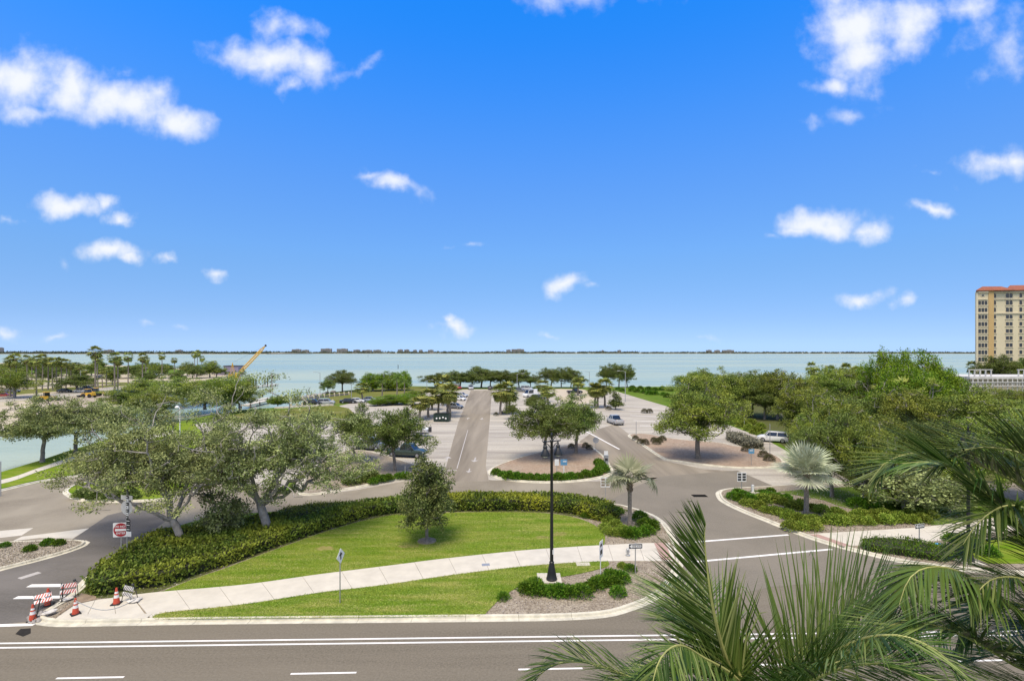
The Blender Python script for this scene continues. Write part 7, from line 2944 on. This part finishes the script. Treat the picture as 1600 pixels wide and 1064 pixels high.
c1 = P(1195, 1125, 6.2)
fr1 = [
    # fan standing up in the middle, seen in profile
    dict(pts=[P(1203, 1085, 6.2), P(1228, 1042, 6.3), P(1275, 1000, 6.5), P(1335, 965, 6.8), P(1395, 938, 7.1)], L=1.35, n=40, t0=0.06, dih=(66, 50), ang=(78, 16), droop=(0.02, 0.06), w=0.0155, tip=0.3),
    # second fan, more to the right
    dict(pts=[P(1232, 1068, 6.0), P(1290, 1035, 6.2), P(1350, 1005, 6.6), P(1410, 985, 7.0)], L=1.2, n=38, t0=0.10, dih=(60, 40), ang=(66, 18), droop=(0.05, 0.14), w=0.016, tip=0.4),
    # filling the bottom edge
    dict(pts=[P(1225, 1090, 5.6), P(1275, 1060, 5.1), P(1330, 1040, 4.8), P(1390, 1040, 4.6), P(1450, 1070, 4.5)], L=0.75, n=48, t0=0.12, dih=(45, 20), ang=(64, 26), droop=(0.15, 0.35)),
    dict(pts=[P(1170, 1095, 5.9), P(1130, 1062, 5.8), P(1090, 1045, 5.8), P(1045, 1048, 5.8), P(1000, 1075, 5.8)], L=0.7, n=44, t0=0.12, dih=(25, 45), ang=(64, 26), droop=(0.3, 0.2)),
    dict(pts=[P(1210, 1085, 6.0), P(1255, 1055, 5.9), P(1310, 1035, 5.9), P(1370, 1025, 6.0), P(1430, 1035, 6.1)], L=0.9, n=46, t0=0.10, dih=(55, -20), ang=(68, 24), droop=(0.12, 0.4)),
    dict(pts=[P(1165, 1085, 6.1), P(1150, 1040, 6.2), P(1120, 1000, 6.4), P(1080, 975, 6.7), P(1045, 970, 7.0)], L=0.95, n=46, t0=0.10, dih=(20, 50), ang=(66, 24), droop=(0.2, 0.1)),
    # upright frond with folded tip
    dict(pts=[P(1140, 1040, 6.1), P(1116, 960, 6.0), P(1104, 880, 6.0), P(1101, 835, 6.0), P(1103, 818, 5.97)], L=0.92, n=70, t0=0.12, S=(1, -0.15, 0), rmax=0.42, dih=(5, -40), ang=(46, 26), droop=(0.06, 0.12), r=0.04),
    # arching low to the right
    dict(pts=[P(1238, 1066, 5.8), P(1282, 1032, 5.4), P(1315, 1012, 5.2), P(1350, 997, 5.0), P(1387, 992, 4.8), P(1425, 997, 4.7), P(1475, 1025, 4.6), P(1510, 1075, 4.5)], L=0.72, n=58, t0=0.15, dih=(20, -5), ang=(70, 35), droop=(0.35, 0.5)),
    # arch hanging towards us
    dict(pts=[P(1150, 1060, 5.8), P(1097, 1026, 5.5), P(1065, 1008, 5.3), P(1040, 1018, 5.1), P(1024, 1048, 5.0), P(1015, 1100, 4.9)], L=0.6, n=52, t0=0.2, dih=(-25, -20), ang=(62, 35), droop=(0.6, 0.6)),
    # going away, leaflets sweeping left
    dict(pts=[P(1140, 1045, 6.8), P(1098, 990, 7.6), P(1068, 945, 8.5), P(1046, 922, 9.2), P(1030, 915, 9.8)], L=1.1, n=46, t0=0.15, dih=(14, 25), ang=(66, 30), droop=(0.14, 0.2)),
    # leftmost arch
    dict(pts=[P(1080, 1078, 6.3), P(1000, 1062, 6.5), P(945, 1043, 6.55), P(905, 1033, 6.6), P(868, 1038, 6.6), P(840, 1058, 6.6), P(818, 1100, 6.5)], L=0.75, n=54, t0=0.15, dih=(35, 5), ang=(66, 32), droop=(0.2, 0.55)),
    # low spear pieces between
    dict(pts=[P(1240, 1075, 5.9), P(1275, 1050, 5.6), P(1300, 1020, 5.5), P(1312, 990, 5.5)], L=0.55, n=18, t0=0.3, dih=(40, 40), ang=(40, 20), droop=(0.3, 0.3)),
    # back left, mostly below the frame
    dict(pts=[P(1130, 1110, 6.4), P(1060, 1090, 6.8), P(980, 1075, 7.2), P(930, 1085, 7.4)], L=0.9, n=44, t0=0.15, dih=(40, 10), ang=(66, 32), droop=(0.2, 0.4)),
    # towards us and under the frame
    dict(pts=[P(1220, 1150, 5.4), P(1290, 1120, 4.8), P(1380, 1110, 4.4), P(1460, 1160, 4.1)], L=0.8, n=44, t0=0.15, dih=(15, 10), ang=(66, 32), droop=(0.3, 0.4)),
    # away to the right, behind the fan
    dict(pts=[P(1240, 1070, 6.6), P(1330, 1030, 7.4), P(1420, 1010, 8.0), P(1480, 1018, 8.4), P(1520, 1045, 8.6)], L=0.95, n=50, t0=0.15, dih=(30, 5), ang=(66, 32), droop=(0.2, 0.4)),
]
coco_palm('coconut_palm', c1, fr1, 'coconut palm whose crown fans up from the bottom edge, folded-tip frond on one side', 300, 51)
c2 = P(1745, 1010, 6.3)
fr2 = [
    # long low arch hanging over the road
    dict(pts=[P(1668, 992, 6.0), P(1597, 962, 5.8), P(1557, 927, 5.7), P(1512, 899, 5.6), P(1475, 886, 5.5), P(1440, 889, 5.4), P(1418, 908, 5.35), P(1405, 945, 5.3)], L=0.95, n=76, t0=0.12, dih=(-20, -20), ang=(66, 30), droop=(0.6, 0.7), w=0.023),
    # upper arch towards the wood
    dict(pts=[P(1690, 860, 6.8), P(1610, 770, 6.9), P(1555, 738, 6.9), P(1490, 712, 6.8), P(1425, 708, 6.7), P(1385, 722, 6.6), P(1366, 742, 6.5)], L=1.1, n=74, t0=0.12, dih=(0, 32), ang=(50, 18), droop=(0.12, 0.02), w=0.022),
    # long straight one under it
    dict(pts=[P(1672, 900, 6.2), P(1605, 832, 6.0), P(1550, 778, 5.9), P(1500, 738, 5.8), P(1455, 722, 5.7), P(1410, 724, 5.65)], L=1.1, n=74, t0=0.12, dih=(-15, 25), ang=(46, 18), droop=(0.14, 0.05), w=0.022),
    # yellow-ribbed frond sweeping left along the bottom
    dict(pts=[P(1680, 1066, 5.9), P(1600, 1045, 5.7), P(1550, 1017, 5.6), P(1500, 990, 5.5), P(1452, 975, 5.4), P(1410, 972, 5.4), P(1368, 984, 5.3)], L=1.05, n=70, t0=0.12, dih=(10, 20), ang=(50, 22), droop=(0.25, 0.12), w=0.022),
    # middle frond hanging right of the second lamp
    dict(pts=[P(1690, 945, 6.5), P(1640, 880, 6.7), P(1590, 848, 6.9), P(1545, 842, 7.0), P(1510, 862, 7.1)], L=0.95, n=52, t0=0.15, dih=(10, 10), ang=(60, 25), droop=(0.3, 0.35)),
    # rising at the right edge
    dict(pts=[P(1730, 880, 6.6), P(1700, 780, 6.9), P(1650, 715, 7.2), P(1600, 690, 7.5), P(1560, 690, 7.7)], L=1.1, n=60, t0=0.12, dih=(25, 40), ang=(50, 20), droop=(0.1, 0.04), w=0.022),
    dict(pts=[P(1690, 1100, 5.8), P(1630, 1085, 5.4), P(1560, 1070, 5.1), P(1500, 1080, 4.9)], L=0.8, n=46, t0=0.15, dih=(15, 10), ang=(62, 30), droop=(0.3, 0.4)),
    dict(pts=[P(1680, 1010, 6.8), P(1620, 985, 7.4), P(1560, 985, 7.9), P(1510, 1010, 8.2)], L=0.95, n=50, t0=0.15, dih=(20, 5), ang=(62, 30), droop=(0.3, 0.6)),
    dict(pts=[P(1700, 930, 6.0), P(1655, 850, 5.8), P(1610, 800, 5.7), P(1570, 790, 5.6), P(1530, 815, 5.5), P(1505, 850, 5.5)], L=0.9, n=56, t0=0.15, dih=(-5, 5), ang=(62, 25), droop=(0.5, 0.5)),
    dict(pts=[P(1690, 1030, 6.2), P(1630, 965, 6.3), P(1580, 940, 6.4), P(1535, 950, 6.5), P(1500, 985, 6.5)], L=0.9, n=54, t0=0.15, dih=(0, 5), ang=(62, 25), droop=(0.5, 0.6)),
    dict(pts=[P(1710, 850, 7.2), P(1660, 770, 7.5), P(1600, 735, 7.8), P(1550, 725, 8.0)], L=1.0, n=54, t0=0.15, dih=(20, 30), ang=(60, 24), droop=(0.3, 0.1)),
    dict(pts=[P(1700, 985, 5.9), P(1650, 935, 5.6), P(1600, 905, 5.5), P(1550, 905, 5.4), P(1515, 940, 5.3)], L=0.85, n=54, t0=0.15, dih=(0, 10), ang=(64, 28), droop=(0.5, 0.5)),
    dict(pts=[P(1720, 860, 6.6), P(1670, 770, 6.6), P(1620, 720, 6.6), P(1560, 700, 6.6), P(1500, 705, 6.6), P(1450, 735, 6.5)], L=1.1, n=66, t0=0.12, dih=(10, 28), ang=(48, 18), droop=(0.12, 0.04), w=0.021),
    dict(pts=[P(1700, 1080, 6.4), P(1640, 1040, 6.8), P(1580, 1020, 7.2), P(1520, 1030, 7.5)], L=0.9, n=50, t0=0.15, dih=(20, 20), ang=(62, 28), droop=(0.3, 0.4)),
    dict(pts=[P(1790, 900, 6.5), P(1850, 840, 6.6), P(1920, 850, 6.7), P(1980, 920, 6.8)], L=0.9, n=40, t0=0.15, droop=(0.3, 0.4)),
    dict(pts=[P(1800, 1030, 6.0), P(1880, 1020, 5.8), P(1950, 1080, 5.6)], L=0.9, n=40, t0=0.15, droop=(0.3, 0.4)),
]
coco_palm('coconut_palm', c2, fr2, 'coconut palm reaching in from the frame edge with long fronds over the corner', 300, 52)

# ------------------------------------------------------------------ labels: tell members of rows and stands apart by their order
ONES = ['', 'first', 'second', 'third', 'fourth', 'fifth', 'sixth', 'seventh', 'eighth', 'ninth', 'tenth', 'eleventh', 'twelfth', 'thirteenth', 'fourteenth', 'fifteenth', 'sixteenth', 'seventeenth', 'eighteenth', 'nineteenth', 'twentieth']


def ordinal(n):
    if n <= 20:
        return ONES[n]
    tens = {2: 'twenty', 3: 'thirty', 4: 'forty', 5: 'fifty'}[n // 10]
    return {2: 'twentieth', 3: 'thirtieth', 4: 'fortieth', 5: 'fiftieth'}[n // 10] if n % 10 == 0 else tens + '-' + ONES[n % 10]


bpy.context.view_layer.update()
same = {}
for o in S.objects:
    if o.parent is None and o.get('label') and o.get('category'):
        same.setdefault(o['label'], []).append(o)
for lb, obs in same.items():
    if 2 <= len(obs) <= 59 and len(lb.split()) <= 13 and 'massed round' not in lb:
        obs.sort(key=lambda o: o.location.x / max(o.location.y, 1))
        for i, o in enumerate(obs):
            o['label'] = lb + ', ' + ordinal(i + 1) + ' from left'
